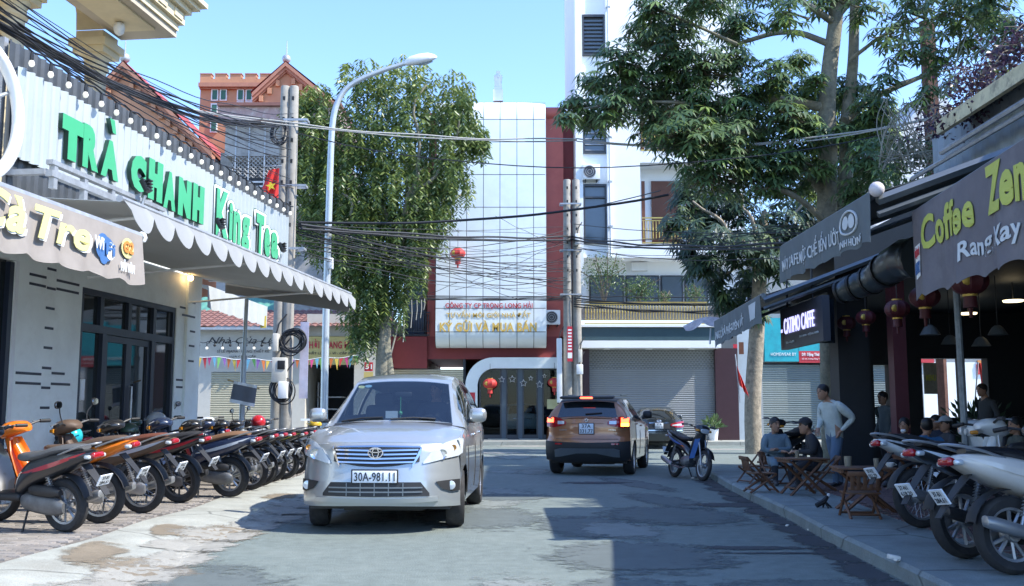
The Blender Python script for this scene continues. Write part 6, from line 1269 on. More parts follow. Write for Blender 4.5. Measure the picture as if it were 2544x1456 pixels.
    def lines(s, ys):
        for sd in (1, -1):
            for y in ys:
                b = MB(); b.tube([(s.side(y, v)[0]*sd*1.0015, y, s.side(y, v)[1]) for v in [.1, .3, .5, .7, .98]], .006, 4); b.build('door_gap', m_plast, s.g, 40, False)
    def plate(s, face, zc, txt, w_=.47, h=.12, lines=1, xoff=0.):
        fn = s.yf if face == 'f' else s.yr; sg = -1 if face == 'f' else 1; y = fn(0, zc)+sg*.02; 
        o = MB().cbox((xoff, y, zc), (w_+.03, .02, h+.03), .008).build('number_plate', m_plast, s.g, 35, False); MB().cbox((xoff, y+sg*.008, zc), (w_, .012, h), .004).build('plate_face', m_plate, o, 35, False)
        yy = y+sg*.0145; U = Vector((1, 0, 0)) if face == 'f' else Vector((-1, 0, 0)); ux = -1 if face == 'f' else 1
        for k, tx in enumerate(txt):
            hh = h/len(txt)*.74; ww = w_*(.92 if k == len(txt)-1 else .62); z0 = zc+h/2-(k+1)*h/len(txt)+h/len(txt)*.13; lettering(tx, (xoff+ux*ww/2, yy, z0), U*ww, (0, 0, hh), m_ink, o, 'plate_number', .003, .012, world=False)
def emblem_ring(g, x, y, z, rx, rz, sg, m, tube=.006):
    b = MB()
    for (a, c, oz) in ((rx, rz, 0), (rx*.42, rz*.95, 0), (rx*.86, rz*.36, rz*.45)): b.tube([(x+a*math.cos(t), y, z+oz+c*math.sin(t)) for t in [6.2832*k/24 for k in range(25)]], tube, 5)
    b.build('emblem', m, g, 50, False)
# ---- silver people carrier
PV = dict(W=.885, L=4.58, fc=.30, fc2=.16, rc=.15, rc2=.1, ft=.955, ftd=.03, fbot=.27, fbd=.03, rbot=.3, rtop=1.05, cowl_y=1.10, bow=.14, crown=.045, open=True,
    fprof=[(.2,.10),(.30,.02),(.38,0),(.55,.01),(.62,.03),(.72,.05),(.9,.10),(.97,.17)], rprof=[(.3,.05),(.5,0),(.9,.02),(1.05,.05)],
    plan=[(0,.93),(.08,.97),(.2,1),(.8,1),(.93,.97),(1,.93)], belt=[(.2,.90),(.5,.975),(1.0,1.075),(1.6,1.10),(3.,1.12),(4.58,1.16)], sill=[(0,.3),(.7,.27),(4,.27),(4.58,.33)], axles=(.88, 3.63), rt=.325, zmax=.72,
    top=[(1.10,1.165,.745),(2.02,1.70,.60),(2.5,1.785,.595),(3.9,1.75,.58),(4.33,1.66,.565),(4.5,1.14,.70)], seg=dict(ws=(0, 1), rg=(4, 5)), swin=[(.12,.36),(.38,.58),(.60,.80)])
m_sil = paintm('paint_silver', (.43, .455, .455), .55, .3)
cv = Car('silver people carrier facing the street with its driver at the wheel', m_sil, PV, 'people_carrier', 'car'); g = cv.g; cv.shell(); cv.glass(m_wsg); cv.wheels(.12, 7); cv.mirror(m_sil); cv.handles((2.05, 3.0), m_chr); cv.lines((1.28, 2.3, 3.25))
cv.dec('grille', m_plast, [-.46,-.2,0,.2,.46], [.895,.9,.905,.9,.895], [.76,.715,.705,.715,.76], .012)
for k in range(4):
    z = .745+.042*k; w_ = .41+.012*k; cv.dec('grille_bar', m_chr, [-w_, 0, w_], [z+.020-.0, z+.012, z+.020], [z+.004, z-.006, z+.004], .032, nv=2)
cv.dec('bonnet_trim', m_chr, [-.47, 0, .47], [.922,.932,.922], [.906,.914,.906], .02, nv=2); cv.dec('grille_side', m_chr, [.39,.47,.485], [.73,.91,.925], [.70,.84,.905], .022, mirror=True, nv=2)
y_ = cv.yf(0, .85)-.055; b = MB(); b.lathe([(.062, -.004), (.06, .012)], (0, y_+.02, .852), 20, 'y'); b.build('emblem_back', m_plast, g, 40, False); emblem_ring(g, 0, y_, .852, .078, .054, -1, m_chr, .007)
hl = cv.dec('headlight', m_lens, [.50,.60,.72,.85,.885], [.755,.885,.955,1.0,.99], [.735,.755,.785,.81,.84], .012, mirror=True, nv=6, nu=20)
for sd in (1, -1):
    for (x, z, r, m_) in ((.69, .83, .055, m_chr), (.80, .90, .03, m_ambo)): b = MB(); b.lathe([(r*.3, .02), (r, 0), (r*.95, .012)], (x*sd, cv.yf(x, z)-.022, z), 14, 'y'); b.build('lamp_bowl', m_, g, 40, False)
cv.dec('lower_intake', m_plast, [-.57,-.48,0,.48,.57], [.43,.545,.55,.545,.43], [.40,.40,.395,.40,.40], .008, nu=20)
for z in (.44, .485): cv.dec('intake_bar', m_alu, [-.5, 0, .5], [z+.012]*3, [z-.002]*3, .02, nv=1)
for x in (-.3, -.15, 0, .15, .3): cv.dec('intake_rib', m_alu, [x-.005, x+.005], [.54]*2, [.405]*2, .018, nu=1, nv=2)
cv.dec('bumper_lip', m_sil, [-.66,-.5,0,.5,.66], [.385,.385,.375,.385,.395], [.34,.335,.325,.335,.345], .022, nu=20, nv=2)
cv.dec('fog_recess', m_plast, [.64,.70,.80,.865], [.55,.555,.56,.56], [.54,.47,.435,.44], .008, mirror=True)
for sd in (1, -1): b = MB(); b.lathe([(.01, .0), (.045, .004), (.05, .02)], (.78*sd, cv.yf(.78, .5)-.02, .5), 16, 'y'); b.build('fog_lamp', m_lens, g, 40, False)
cv.plate('f', .605, ['30A-981.11'], .47, .125)
# cowl, wipers, stickers
b = MB(); b.grid(lambda i, j: (lerp(-.70, .70, i), cv.P['cowl_y']+.10*(lerp(-.94, .94, i))**2-.06+.1*j, 1.15+.03*j-.03*abs(lerp(-1, 1, i))**2), 12, 2); b.build('cowl_panel', m_plast, g, 40, False)
for (x0, x1) in ((-.62, -.12), (-.02, .5)): b = MB(); b.tube([cv.T(.03, x0/.74, .02), cv.T(.06, (x0+x1)/1.48, .025), cv.T(.07, x1/.74, .02)], .011, 5); b.build('wiper', m_plast, g, 40, False)
for (q, m_) in ((-.84, mat('sticker_yellow', (.6, .62, .3), .6)), (-.70, mat('sticker_blue', (.25, .45, .6), .6))):
    c_ = cv.T(cv.cum[1]*.87, q, -.006); b = MB(); b.add([c_]+[c_+Vector((.045*math.cos(t), .02*math.sin(t), .018*math.sin(t))) for t in [6.2832*k/14 for k in range(14)]], [(0, k+1, (k+1) % 14+1) for k in range(14)]); b.build('inspection_sticker', m_, g, 0, False)
# cabin
MB().cbox((0, 1.52, .98), (1.3, .55, .22), .06).build('dashboard', m_seat, g, 50, False)
for sx in (-.36, .36):
    MB().cbox((sx, 2.35, .78), (.5, .5, .22), .06).build('seat', m_seat, g, 50, False); MB().cbox((sx, 2.62, 1.08), (.48, .16, .6), .06, rx=-.2).build('seat_back', m_seat, g, 50, False); MB().cbox((sx, 2.70, 1.44), (.26, .1, .18), .04).build('head_rest', m_seat, g, 50, False)
for sx in (-.4, 0, .4): MB().cbox((sx, 3.6, 1.1), (.4, .14, .7), .06).build('rear_seat', m_seat, g, 50, False)
sw = MB(); sw.tube([(.36+.185*math.cos(t), 1.87-.06*math.sin(t), 1.06+.175*math.sin(t)) for t in [6.2832*k/24 for k in range(25)]], .016, 6); sw.box((.36, 1.87, 1.06), (.34, .03, .05)); sw.build('steering_wheel', m_plast, g, 50, False)
MB().cbox((.0, 1.95, 1.50), (.22, .04, .07), .02).build('rear_view_mirror', m_plast, g, 50, False)
b = MB(); b.tube([(-.02, 1.88, 1.47), (-.02, 1.86, 1.2)], .004, 4); b.sph((-.02, 1.86, 1.27), .028, 8); b.build('hanging_charm', mat('charm_green', (.1, .4, .2), .4), g, 40, False); MB().box((-.12, 1.80, 1.25), (.15, .01, .09)).build('paper_card', m_plate, g, 40, False)
g.location = (-1.45, 10.70, 0.0); g.rotation_euler = (0, 0, R(-2.4))
# ---- orange-brown SUV seen from behind, turning right
PS = dict(W=.885, L=4.18, fc=.3, rc=.14, rc2=.08, ft=.98, fbot=.3, rbot=.30, rtop=1.14, cowl_y=1.2, bow=.1, crown=.04, fprof=[(.2,.1),(.5,0),(.98,.12)], rprof=[(.26,.16),(.36,.06),(.55,.0),(.70,.015),(.80,.06),(1.0,.06),(1.14,.085)],
    plan=[(0,.93),(.1,.98),(.3,1),(.75,1),(.92,.985),(1,.95)], belt=[(.2,.95),(1.2,1.06),(2.5,1.09),(3.6,1.14),(4.2,1.17)], sill=[(0,.3),(4.2,.32)], axles=(.82, 3.32), rt=.335, tw=.215, zmax=.75,
    top=[(1.2,1.08,.74),(1.95,1.5,.62),(2.35,1.585,.61),(3.4,1.585,.595),(3.86,1.54,.575),(4.03,1.17,.69)], seg=dict(ws=(0, 1), rg=(4, 5)), swin=[(.14,.37),(.39,.60),(.62,.78)])
m_orb = paintm('paint_copper', (.36, .155, .07), .35, .28)
sv = Car('copper brown SUV with lit brake lights and right indicator seen from behind', m_orb, PS, 'suv', 'car'); g = sv.g; sv.shell(); sv.glass(); sv.wheels(0, 5); sv.mirror(m_plast); sv.handles((2.1, 2.95), m_orb); sv.lines((1.3, 2.35, 3.1))
b = MB(); b.grid(lambda i, j: sv.T(lerp(sv.cum[1]*.9, sv.cum[4], i), lerp(-1.0, 1.0, j), .007), 20, 14); b.build('black_roof', m_plast, g, 50, False)
MB().cbox((0, 3.98, 1.575), (1.1, .26, .05), .02, rx=-.1).build('roof_spoiler', m_plast, g, 50, False); b = MB(); b.cbox((0, 4.09, 1.562), (.26, .05, .035), .01); b.build('high_brake_light', m_brake, g, 40, False)
sv.dec('tail_light', m_rlens, [.42,.55,.70,.84], [1.08,1.16,1.19,1.17], [1.03,.99,.965,.98], .018, 'r', mirror=True, nv=5)
for sd in (1, -1):
    b = MB(); xs = (.68, .83)
    b.grid(lambda i, j: (lerp(.69, .84, i)*sd, sv.yr(lerp(.69, .84, i), lerp(1.07, 1.165, j))+.026, lerp(1.07, 1.165, j)), 4, 3); b.build('brake_light', m_brake, g, 40, False)
    b = MB(); b.grid(lambda i, j: (lerp(.46, .60, i)*sd, sv.yr(lerp(.46, .60, i), lerp(1.04, 1.11, j))+.026, lerp(1.035, 1.10, j)), 4, 3); b.build('reversing_light', m_lens, g, 40, False)
    b = MB(); b.tube([(sd*.56, 3.0, 1.63), (sd*.57, 2.2, 1.64)], .02, 6); b.build('roof_rail', m_alu, g, 50, False)
    b = MB(); b.grid(lambda i, j: (lerp(.69, .84, i)*sd, sv.yr(lerp(.69, .84, i), lerp(.99, 1.06, j))+.026, lerp(.99, 1.06, j)), 4, 3); b.build('indicator', m_amb if sd < 0 else m_rlens, g, 40, False)
sv.dec('rear_bumper', m_plast, [-.87,-.6,0,.6,.87], [.70,.68,.665,.68,.70], [.32,.28,.27,.28,.32], .012, 'r', nu=24); sv.dec('skid_plate', m_alu, [-.66,-.55,-.2,.2,.55,.66], [.52,.55,.55,.55,.55,.52], [.37,.38,.45,.45,.38,.37], .03, 'r', nu=20); sv.dec('bumper_reflector', m_rlens, [.5,.65], [.655]*2, [.625]*2, .022, 'r', mirror=True)
sv.dec('plate_recess', m_orb, [-.34,.34], [1.065,1.065], [1.05,1.05], .03, 'r', nv=2); sv.dec('tailgate_gap', m_plast, [-.64,.64], [.742]*2, [.734]*2, .006, 'r', nv=1)
sv.plate('r', .945, ['37A', '331.77'], .29, .20, xoff=0)
b = MB(); y_ = sv.yr(0, 1.10)+.018; z_ = 1.115
for (pts) in ([(-.045, .012), (.0, .045), (.045, .012), (.02, .005), (0, .02), (-.02, .0)], [(.045, -.012), (.0, -.045), (-.045, -.012), (-.02, -.005), (0, -.02), (.02, .0)]): b.prism([(p[0], z_+p[1]) for p in pts], 'y', y_, y_+.012)
b.build('emblem', m_chr, g, 30, False); lettering('VITARA', (-.44, sv.yr(.5, .92)+.012, .905), (-.15, 0, 0), (0, 0, .03), m_chr, g, 'badge', .004, .03, world=False); lettering('SUZUKI', (.56, sv.yr(.5, .92)+.012, .905), (-.15, 0, 0), (0, 0, .026), m_chr, g, 'badge', .004, .02, world=False)
b = MB(); b.tube([sv.T(sv.cum[4]+(sv.cum[5]-sv.cum[4])*.9, .05, .03)+Vector((0, .02, 0)), sv.T(sv.cum[4]+(sv.cum[5]-sv.cum[4])*.8, -.45, .02)+Vector((0, .02, 0))], .014, 5); b.build('rear_wiper', m_plast, g, 40, False)
p = G(1466, 1195); g.rotation_euler = (0, 0, R(180-13.5)); rm = Matrix.Rotation(R(180-13.5), 3, 'Z'); g.location = Vector((1.49, 20.3, 0))-rm @ Vector((0, 4.18, 0))
# ---- dark sedan parked by the shutter
PD = dict(W=.88, L=4.54, fc=.3, rc=.16, rc2=.1, ft=.8, fbot=.25, rbot=.28, rtop=1.02, cowl_y=1.25, bow=.1, crown=.045, fprof=[(.2,.1),(.5,0),(.8,.1)], rprof=[(.28,.08),(.5,0),(.72,.02),(.9,.06),(1.02,.10)],
    plan=[(0,.92),(.1,.98),(.3,1),(.75,1),(.93,.97),(1,.93)], belt=[(.2,.80),(1.2,.92),(2.5,.94),(3.6,.98),(4.54,1.0)], sill=[(0,.24),(4.54,.28)], axles=(.9, 3.5), rt=.315, zmax=.66,
    top=[(1.25,.94,.73),(2.05,1.38,.56),(2.5,1.46,.555),(3.1,1.44,.55),(3.35,1.40,.545),(4.02,1.04,.66)], seg=dict(ws=(0, 1), rg=(4, 5)), swin=[(.16,.42),(.44,.72)])
m_blk = paintm('paint_graphite', (.03, .037, .04), .3, .25)
sd_ = Car('dark graphite sedan parked before the wide grey shutter', m_blk, PD, 'sedan', 'car'); g = sd_.g; sd_.shell(); sd_.glass(); sd_.wheels(0, 6); sd_.mirror(m_blk); sd_.lines((1.3, 2.4, 3.3))
sd_.dec('tail_light', m_rlens, [.40,.60,.80,.86], [.86,.92,.955,.95], [.80,.74,.74,.78], .015, 'r', mirror=True); sd_.dec('tail_light_band', m_lens, [.45,.62,.80], [.83,.86,.87], [.80,.80,.81], .022, 'r', mirror=True); sd_.dec('boot_trim', m_chr, [-.34,.34], [.915]*2, [.885]*2, .02, 'r', nv=2); sd_.plate('r', .80, ['37A', '020.51'], .28, .19); sd_.dec('boot_recess', m_plast, [-.36,.36], [.88]*2, [.70]*2, .01, 'r'); sd_.dec('bumper_trim', m_chr, [-.8,0,.8], [.655]*3, [.635]*3, .014, 'r', nv=1)
y_ = sd_.yr(0, .95)+.02; emblem_ring(g, 0, y_, .955, .07, .048, 1, m_chr, .007)
rz_ = R(180-4); rm = Matrix.Rotation(rz_, 3, 'Z'); c = G(1634, 1113); g.rotation_euler = (0, 0, rz_); g.location = Vector((5.05, 34.6, 0))-rm @ Vector((0, 4.54, 0))
# ---- white hatchback inside the glass front
PH = dict(PS); PH.update(W=.85, L=3.9, top=[(1.1,1.0,.72),(1.85,1.42,.60),(2.25,1.52,.6),(3.2,1.5,.585),(3.55,1.46,.57),(3.78,1.05,.66)], rtop=1.03, belt=[(.2,.9),(1.2,.98),(2.5,1.0),(3.9,1.06)], axles=(.78, 3.2), rt=.3, rprof=[(.26,.1),(.5,0),(.8,.03),(1.03,.08)])
m_wp = paintm('paint_white', (.78, .8, .8), 0, .3)
hb = Car('white hatchback parked inside behind the glass doors of the silver office', m_wp, PH, 'hatchback', 'car'); g = hb.g; hb.shell(); hb.glass(); hb.wheels(0, 6); hb.mirror(m_wp); hb.dec('tail_light', m_rlens, [.66,.76,.84], [1.05,1.06,1.05], [.8,.74,.76], .015, 'r', mirror=True); hb.dec('chrome_bar', m_chr, [-.4,.4], [.86]*2, [.83]*2, .015, 'r', nv=1); hb.dec('bumper_dark', m_plast, [-.7,.7], [.42]*2, [.3]*2, .012, 'r')
g.rotation_euler = (0, 0, R(180)); g.location = (X(1297, 43), 42.7+3.9, FG)
# ================================================================= MOTORBIKES
bk_body = mat('bk_body', (.02, .02, .022), .25, n=.04, coat=.7); bk_trim = mat('bk_trim', (.4, .03, .03), .3, n=.04, coat=.6); bk_seat = mat('bk_seat', (.03, .03, .033), .6, n=.1, ns=12); bk_rim = mat('bk_rim', (.38, .39, .40), .4, .7, n=.1)
m_eng = mat('engine_grey', (.16, .165, .17), .45, .5, n=.2, ns=14); m_engd = mat('engine_dark', (.035, .036, .038), .5, .3, n=.15); m_mir = mat('mirror_face', (.5, .55, .6), .05, 1., n=0)
def ell(b, secs, n=12, p=.75, ax='x'):     # loft of superellipse sections (x, y, z, half width, half height)
    rings = []
    for (x, y, z, w_, h) in secs:
        rg = []
        for k in range(n):
            t = 6.2832*k/n; c, s_ = math.cos(t), math.sin(t); rg.append((x, y+w_*math.copysign(abs(c)**p, c), z+h*math.copysign(abs(s_)**p, s_)))
        rings.append(rg)
    return b.ring(rings)
def smooth_secs(secs, m=3):
    out = []
    for i in range(len(secs)-1):
        p0, p1, p2, p3 = secs[max(i-1, 0)], secs[i], secs[i+1], secs[min(i+2, len(secs)-1)]
        for k in range(m):
            t = k/m; out.append(tuple(.5*((2*b)+(-a+c)*t+(2*a-5*b+4*c-d)*t*t+(-a+3*b-3*c+d)*t**3) for a, b, c, d in zip(p0, p1, p2, p3)))
    out.append(secs[-1]); return [tuple([*q[:3], max(q[3], .004), max(q[4], .004)]) for q in out]
def bwheel(g, x, r, w_, style, name):
    e = bpy.data.objects.new(name, None); COL.objects.link(e); e.parent = g; e.location = (x, 0, r); b = MB(); ri = r-.075 if style != 'scooter' else r-.085
    b.lathe([(ri, -w_*.38), (r-.03, -w_*.5), (r-.006, -w_*.3), (r, 0), (r-.006, w_*.3), (r-.03, w_*.5), (ri, w_*.38), (ri, -w_*.38)], (0, 0, 0), 32, 'y', cap=False); b.build('tyre', m_tyre, e, 50, False)
    b = MB(); b.lathe([(ri+.004, -w_*.34), (ri-.02, -w_*.28), (ri-.022, w_*.28), (ri+.004, w_*.34), (ri+.004, -w_*.34)], (0, 0, 0), 32, 'y', cap=False)
    if style == 'spoke':
        for k in range(28):
            a = 6.2832*k/28; a2 = a+(.5 if k % 2 else -.5); yy = .035 if k % 4 < 2 else -.035; b.tube([(.045*math.cos(a2), yy, .045*math.sin(a2)), (ri*math.cos(a), 0, ri*math.sin(a))], .0028, 4)
    else:
        for k in range(5):
            for da in (-.12, .12):
                a = 6.2832*k/5+da; b.tube([(.03*math.cos(a), 0, .03*math.sin(a)), ((ri-.01)*math.cos(a+da), 0, (ri-.01)*math.sin(a+da))], .014, 5)
    b.lathe([(.05, -.055), (.055, -.03), (.04, 0), (.055, .03), (.05, .055)], (0, 0, 0), 14, 'y'); b.build('rim', bk_rim, e, 40, False); return e
def bike(style):
    sc = style == 'scooter'; g = thing('motorbike', 'x', 'motorbike'); r = .275 if sc else .295; wb = 1.28 if sc else 1.23; wst = 'scooter' if style in ('scooter', 'sport') else 'spoke'
    bwheel(g, 0, r, .11 if style != 'spoke' else .085, wst, 'rear_wheel'); bwheel(g, wb, r, .085 if style != 'spoke' else .075, wst, 'front_wheel')
    B = lambda b, nm, m, a=50, par=None: b.build(nm, m, par or g, a, False)
    hx = wb-.24                                        # steering head x
    if sc:
        body = [(-.42,0,.80,.03,.02),(-.33,0,.79,.10,.055),(-.15,0,.745,.165,.10),(.10,0,.68,.18,.135),(.35,0,.60,.17,.15),(.5,0,.50,.14,.14),(.58,0,.42,.10,.10)]
        seat = [(-.30,0,.865,.06,.02),(-.22,0,.865,.11,.03),(0,0,.845,.145,.045),(.22,0,.79,.15,.05),(.42,0,.765,.13,.05),(.56,0,.76,.07,.04),(.60,0,.75,.03,.02)]
    else:
        body = [(-.44,0,.86,.03,.018),(-.34,0,.835,.075,.045),(-.15,0,.78,.105,.07),(.10,0,.71,.115,.09),(.35,0,.64,.11,.10),(.55,0,.55,.085,.10),(.68,0,.47,.05,.07)]
        seat = [(-.33,0,.905,.05,.015),(-.25,0,.90,.09,.03),(0,0,.865,.12,.042),(.22,0,.81,.125,.045),(.42,0,.785,.115,.045),(.58,0,.79,.07,.035),(.63,0,.79,.03,.02)]
    B(ell(MB(), smooth_secs(body)), 'body_panel', bk_body); B(ell(MB(), smooth_secs(seat)), 'seat', bk_seat)
    for sy in (1, -1):   # coloured side flash
        b = MB(); b.sheet(lambda i, j: (lerp(-.36, .42, i), sy*(interp([(-.42,.035),(-.33,.105),(-.15,.17),(.1,.186),(.42,.165)] if sc else [(-.44,.03),(-.34,.08),(-.15,.111),(.1,.121),(.42,.108)], lerp(-.36, .42, i))), lerp(.83 if sc else .862, .62 if sc else .66, i)-.045*math.sin(math.pi*i)**.7*j-.005), 12, 2, .004); B(b, 'side_flash', bk_trim)
    b = MB(); rz0 = .87 if not sc else .85; b.tube(chaikin([(-.05, .13, rz0-.05), (-.28, .12, rz0+.03), (-.44, .06, rz0+.06), (-.46, 0, rz0+.06), (-.44, -.06, rz0+.06), (-.28, -.12, rz0+.03), (-.05, -.13, rz0-.05)], 2), .011, 6); B(b, 'grab_rail', bk_rim)
    tz = .79 if sc else .835; b = MB(); b.cbox((-.43, 0, tz), (.06, .15 if sc else .12, .06), .02, ry=.3); B(b, 'tail_light', m_rlens)
    for sy in (1, -1): b = MB(); b.cbox((-.40, sy*(.10 if sc else .085), tz-.01), (.07, .045, .04), .015); B(b, 'rear_indicator', m_lens)
    # rear mudguard and plate
    b = MB(); b.sheet(lambda i, j: ((-.28-.27*j), lerp(-.06, .06, i)*(1-.4*j), (.70 if sc else .74)-.24*j-.06*j*j), 4, 6, .008); B(b, 'rear_mudguard', m_plast)
    pl = MB(); pl.box((-.515, 0, .545), (.012, .16, .12), ry=-.55); pl = B(pl, 'number_plate', m_plate); q = Matrix.Rotation(-.55, 3, 'Y')
    for k, tx in enumerate({'scooter': ('37-B1', '284.61'), 'spoke': ('37-H2', '051.79'), 'sport': ('37-N1', '618.20')}[style]): c = Vector((-.515, 0, .545))+q @ Vector((-.0068, .062 if k else .045, .008-.052*k)); lettering(tx, c, (0, -.124 if k else -.09, 0), q @ Vector((0, 0, .038)), m_ink, pl, 'plate_number', .002, .01, world=False)
    b = MB()
    for k in range(9):
        a = R(20+k*17); b.v += []; 
    arc = [(0+(r+.035)*math.cos(R(a)), (r)+(r+.035)*math.sin(R(a))) for a in range(45, 170, 12)]
    b.sheet(lambda i, j: (arc[int(round(i*(len(arc)-1)))][0], lerp(-.06, .06, j), arc[int(round(i*(len(arc)-1)))][1]+.015*math.sin(math.pi*j)), len(arc)-1, 4, .006); B(b, 'inner_mudguard', m_plast)
    # front
    colp = [(hx+.24, .30), (hx, .92)]
    if sc or style == 'spoke' or style == 'sport':
        wl = .21 if sc else .16
        b = MB(); b.sheet(lambda i, j: (lerp(hx-.20, hx-.0, j)+.13*(1-(2*i-1)**2)*(.6+.4*j), wl*(2*i-1)*interp([(0,.55),(.35,1),(.75,.95),(1,.62)], j), lerp(.30, .90, j)), 14, 12, .012); B(b, 'leg_shield', bk_body)
        for sy in (1, -1): b = MB(); b.sheet(lambda i, j: (lerp(hx-.14, hx+.03, j)+.10*i, sy*(wl*.86-.06*i), lerp(.40, .78, j)+.02*i), 4, 6, .008); B(b, 'shield_flash', bk_trim)
    if sc: b = MB(); b.cbox(((hx-.2+.5)/2+.02, 0, .36), (hx-.2-.42, .30, .08), .03); B(b, 'floorboard', m_plast)
    else:
        b = MB(); ell(b, smooth_secs([(.55,0,.50,.06,.08),(.75,0,.50,.055,.07),(hx-.1,0,.66,.06,.09),(hx,0,.82,.05,.08)])); B(b, 'frame_cover', bk_body)
    b = MB(); ell(b, smooth_secs([(hx-.16,0,1.0,.06,.03),(hx-.08,0,1.01,.13,.065),(hx+.04,0,.99,.15,.085),(hx+.12,0,.96,.11,.075),(hx+.16,0,.94,.05,.04)])); B(b, 'handlebar_cover', bk_body)
    b = MB(); ell(b, [(hx+.10,0,.955,.10,.05),(hx+.165,0,.945,.085,.045),(hx+.178,0,.942,.04,.02)]); B(b, 'headlight', m_lens)
    for sy in (1, -1):
        b = MB(); ell(b, [(hx+.07,sy*.14,.955,.03,.025),(hx+.13,sy*.125,.95,.025,.02),(hx+.14,sy*.12,.95,.01,.01)]); B(b, 'front_indicator', m_ambo)
        b = MB(); b.tube([(hx-.06, sy*.12, 1.02), (hx-.10, sy*.24, 1.05), (hx-.15, sy*.36, 1.04)], .013, 6); hb_ = B(b, 'handlebar', m_engd); b = MB(); b.tube([(hx-.11, sy*.25, 1.05), (hx-.15, sy*.365, 1.04)], .02, 8); B(b, 'grip', m_plast, par=hb_); b = MB(); b.tube([(hx-.04, sy*.22, 1.05), (hx-.05, sy*.36, 1.03)], .007, 5); B(b, 'brake_lever', bk_rim, par=hb_)
        b = MB(); b.tube(chaikin([(hx-.10, sy*.22, 1.05), (hx-.08, sy*.24, 1.15), (hx-.12, sy*.30, 1.24)], 1), .007, 5); st_m = B(b, 'mirror_stalk', m_plast); b = MB(); ell(b, [(hx-.095,sy*.33,1.27,.03,.02),(hx-.12,sy*.33,1.27,.06,.045),(hx-.135,sy*.33,1.27,.058,.043)]); B(b, 'mirror', m_plast, par=st_m); b = MB(); ell(b, [(hx-.1355,sy*.33,1.27,.052,.038),(hx-.138,sy*.33,1.27,.05,.036)]); B(b, 'mirror_glass', m_mir, par=st_m)
        b = MB(); b.tube([(hx+.06, sy*.065, .78), (wb-.02, sy*.065, r+.12)], .018, 8); b.tube([(wb-.03, sy*.065, r+.15), (wb, sy*.065, r)], .025, 8); B(b, 'fork', bk_rim)
        b = MB(); p0, p1 = Vector((.01, sy*.115, r+.04)), Vector((.13, sy*.115, .64)); b.tube([p0, p1], .012, 6); b.tube([p0.lerp(p1, .25+.6*k/48)+Vector((.026*math.cos(k*1.05), .026*math.sin(k*1.05), 0)) for k in range(49)], .006, 4); B(b, 'shock_absorber', bk_rim)
    arc2 = [(wb+(r+.03)*math.cos(R(a)), r+(r+.03)*math.sin(R(a))) for a in range(20, 165, 12)]
    b = MB(); b.sheet(lambda i, j: (arc2[int(round(i*(len(arc2)-1)))][0], lerp(-.055, .055, j), arc2[int(round(i*(len(arc2)-1)))][1]+.02*math.sin(math.pi*j)), len(arc2)-1, 4, .006); B(b, 'front_mudguard', bk_body)
    # power unit, exhaust, stands
    if sc:
        b = MB(); ell(b, smooth_secs([(-.10,.12,.27,.03,.05),(-.02,.125,.28,.045,.085),(.15,.125,.29,.05,.095),(.38,.12,.32,.05,.085),(.46,.11,.33,.03,.05)])); B(b, 'engine_cover', m_eng); b = MB(); ell(b, smooth_secs([(-.06,.12,.42,.03,.03),(.05,.125,.43,.05,.06),(.28,.12,.44,.05,.055),(.36,.1,.44,.03,.03)])); B(b, 'air_box', m_engd); b = MB(); ell(b, [(.10,0,.3,.1,.1),(.3,0,.34,.11,.12),(.5,0,.36,.08,.09)]); B(b, 'crankcase', m_engd)
    else:
        b = MB(); ell(b, smooth_secs([(.36,0,.34,.08,.07),(.45,0,.34,.12,.11),(.6,0,.35,.13,.12),(.72,0,.38,.09,.09),(.86,0,.42,.07,.075),(.95,0,.44,.05,.05)])); b.lathe([(.085, .0), (.08, .02), (.03, .03)], (.53, .12, .33), 18, 'y'); B(b, 'engine', m_eng)
        b = MB(); ell(b, smooth_secs([(-.10,.085,r,.015,.05),(-.04,.088,r,.022,.075),(.1,.088,r+.01,.022,.065),(.36,.085,.33,.02,.06),(.44,.085,.33,.015,.04)])); B(b, 'chain_case', bk_rim); b = MB(); b.tube([(0, -.09, r), (.45, -.07, .37)], .022, 6); B(b, 'swing_arm', m_engd)
        b = MB(); b.tube([(.42, .10, .27), (.42, .28, .26)], .012, 6); b.tube([(.42, -.10, .27), (.42, -.28, .26)], .012, 6); b.tube([(.42, -.26, .26), (.42, .26, .26)], .01, 6); B(b, 'foot_rest', m_plast)
    b = MB(); b.tube(chaikin([(.66, -.05, .26), (.5, -.12, .2), (.25, -.14, .22), (.1, -.15, .26)], 1), .016, 6); ex = B(b, 'exhaust_pipe', m_eng); b = MB(); ell(b, [(.14,-.155,.26,.03,.03),(.08,-.16,.27,.045,.045),(-.22,-.17,.35,.05,.05),(-.30,-.17,.37,.04,.04),(-.31,-.17,.372,.015,.015)]); B(b, 'muffler', m_engd if style == 'sport' else bk_rim, par=ex)
    b = MB(); b.tube([(.42, .08, .24), (.36, .22, .02)], .012, 6); B(b, 'side_stand', m_engd); return g
proto = {k: bike(k) for k in ('scooter', 'spoke', 'sport')}
def sw(body=None, trim=None, seat=None, rim=None):
    d = {}
    for k, v in (('bk_body', body), ('bk_trim', trim), ('bk_seat', seat), ('bk_rim', rim)):
        if v: d[k] = MATS.get(v[0]) or mat(v[0], v[1], .28 if k != 'bk_seat' else .6, .6 if k == 'bk_rim' else 0., n=.05 if k != 'bk_seat' else .12, coat=.6 if k in ('bk_body', 'bk_trim') else 0)
    return d
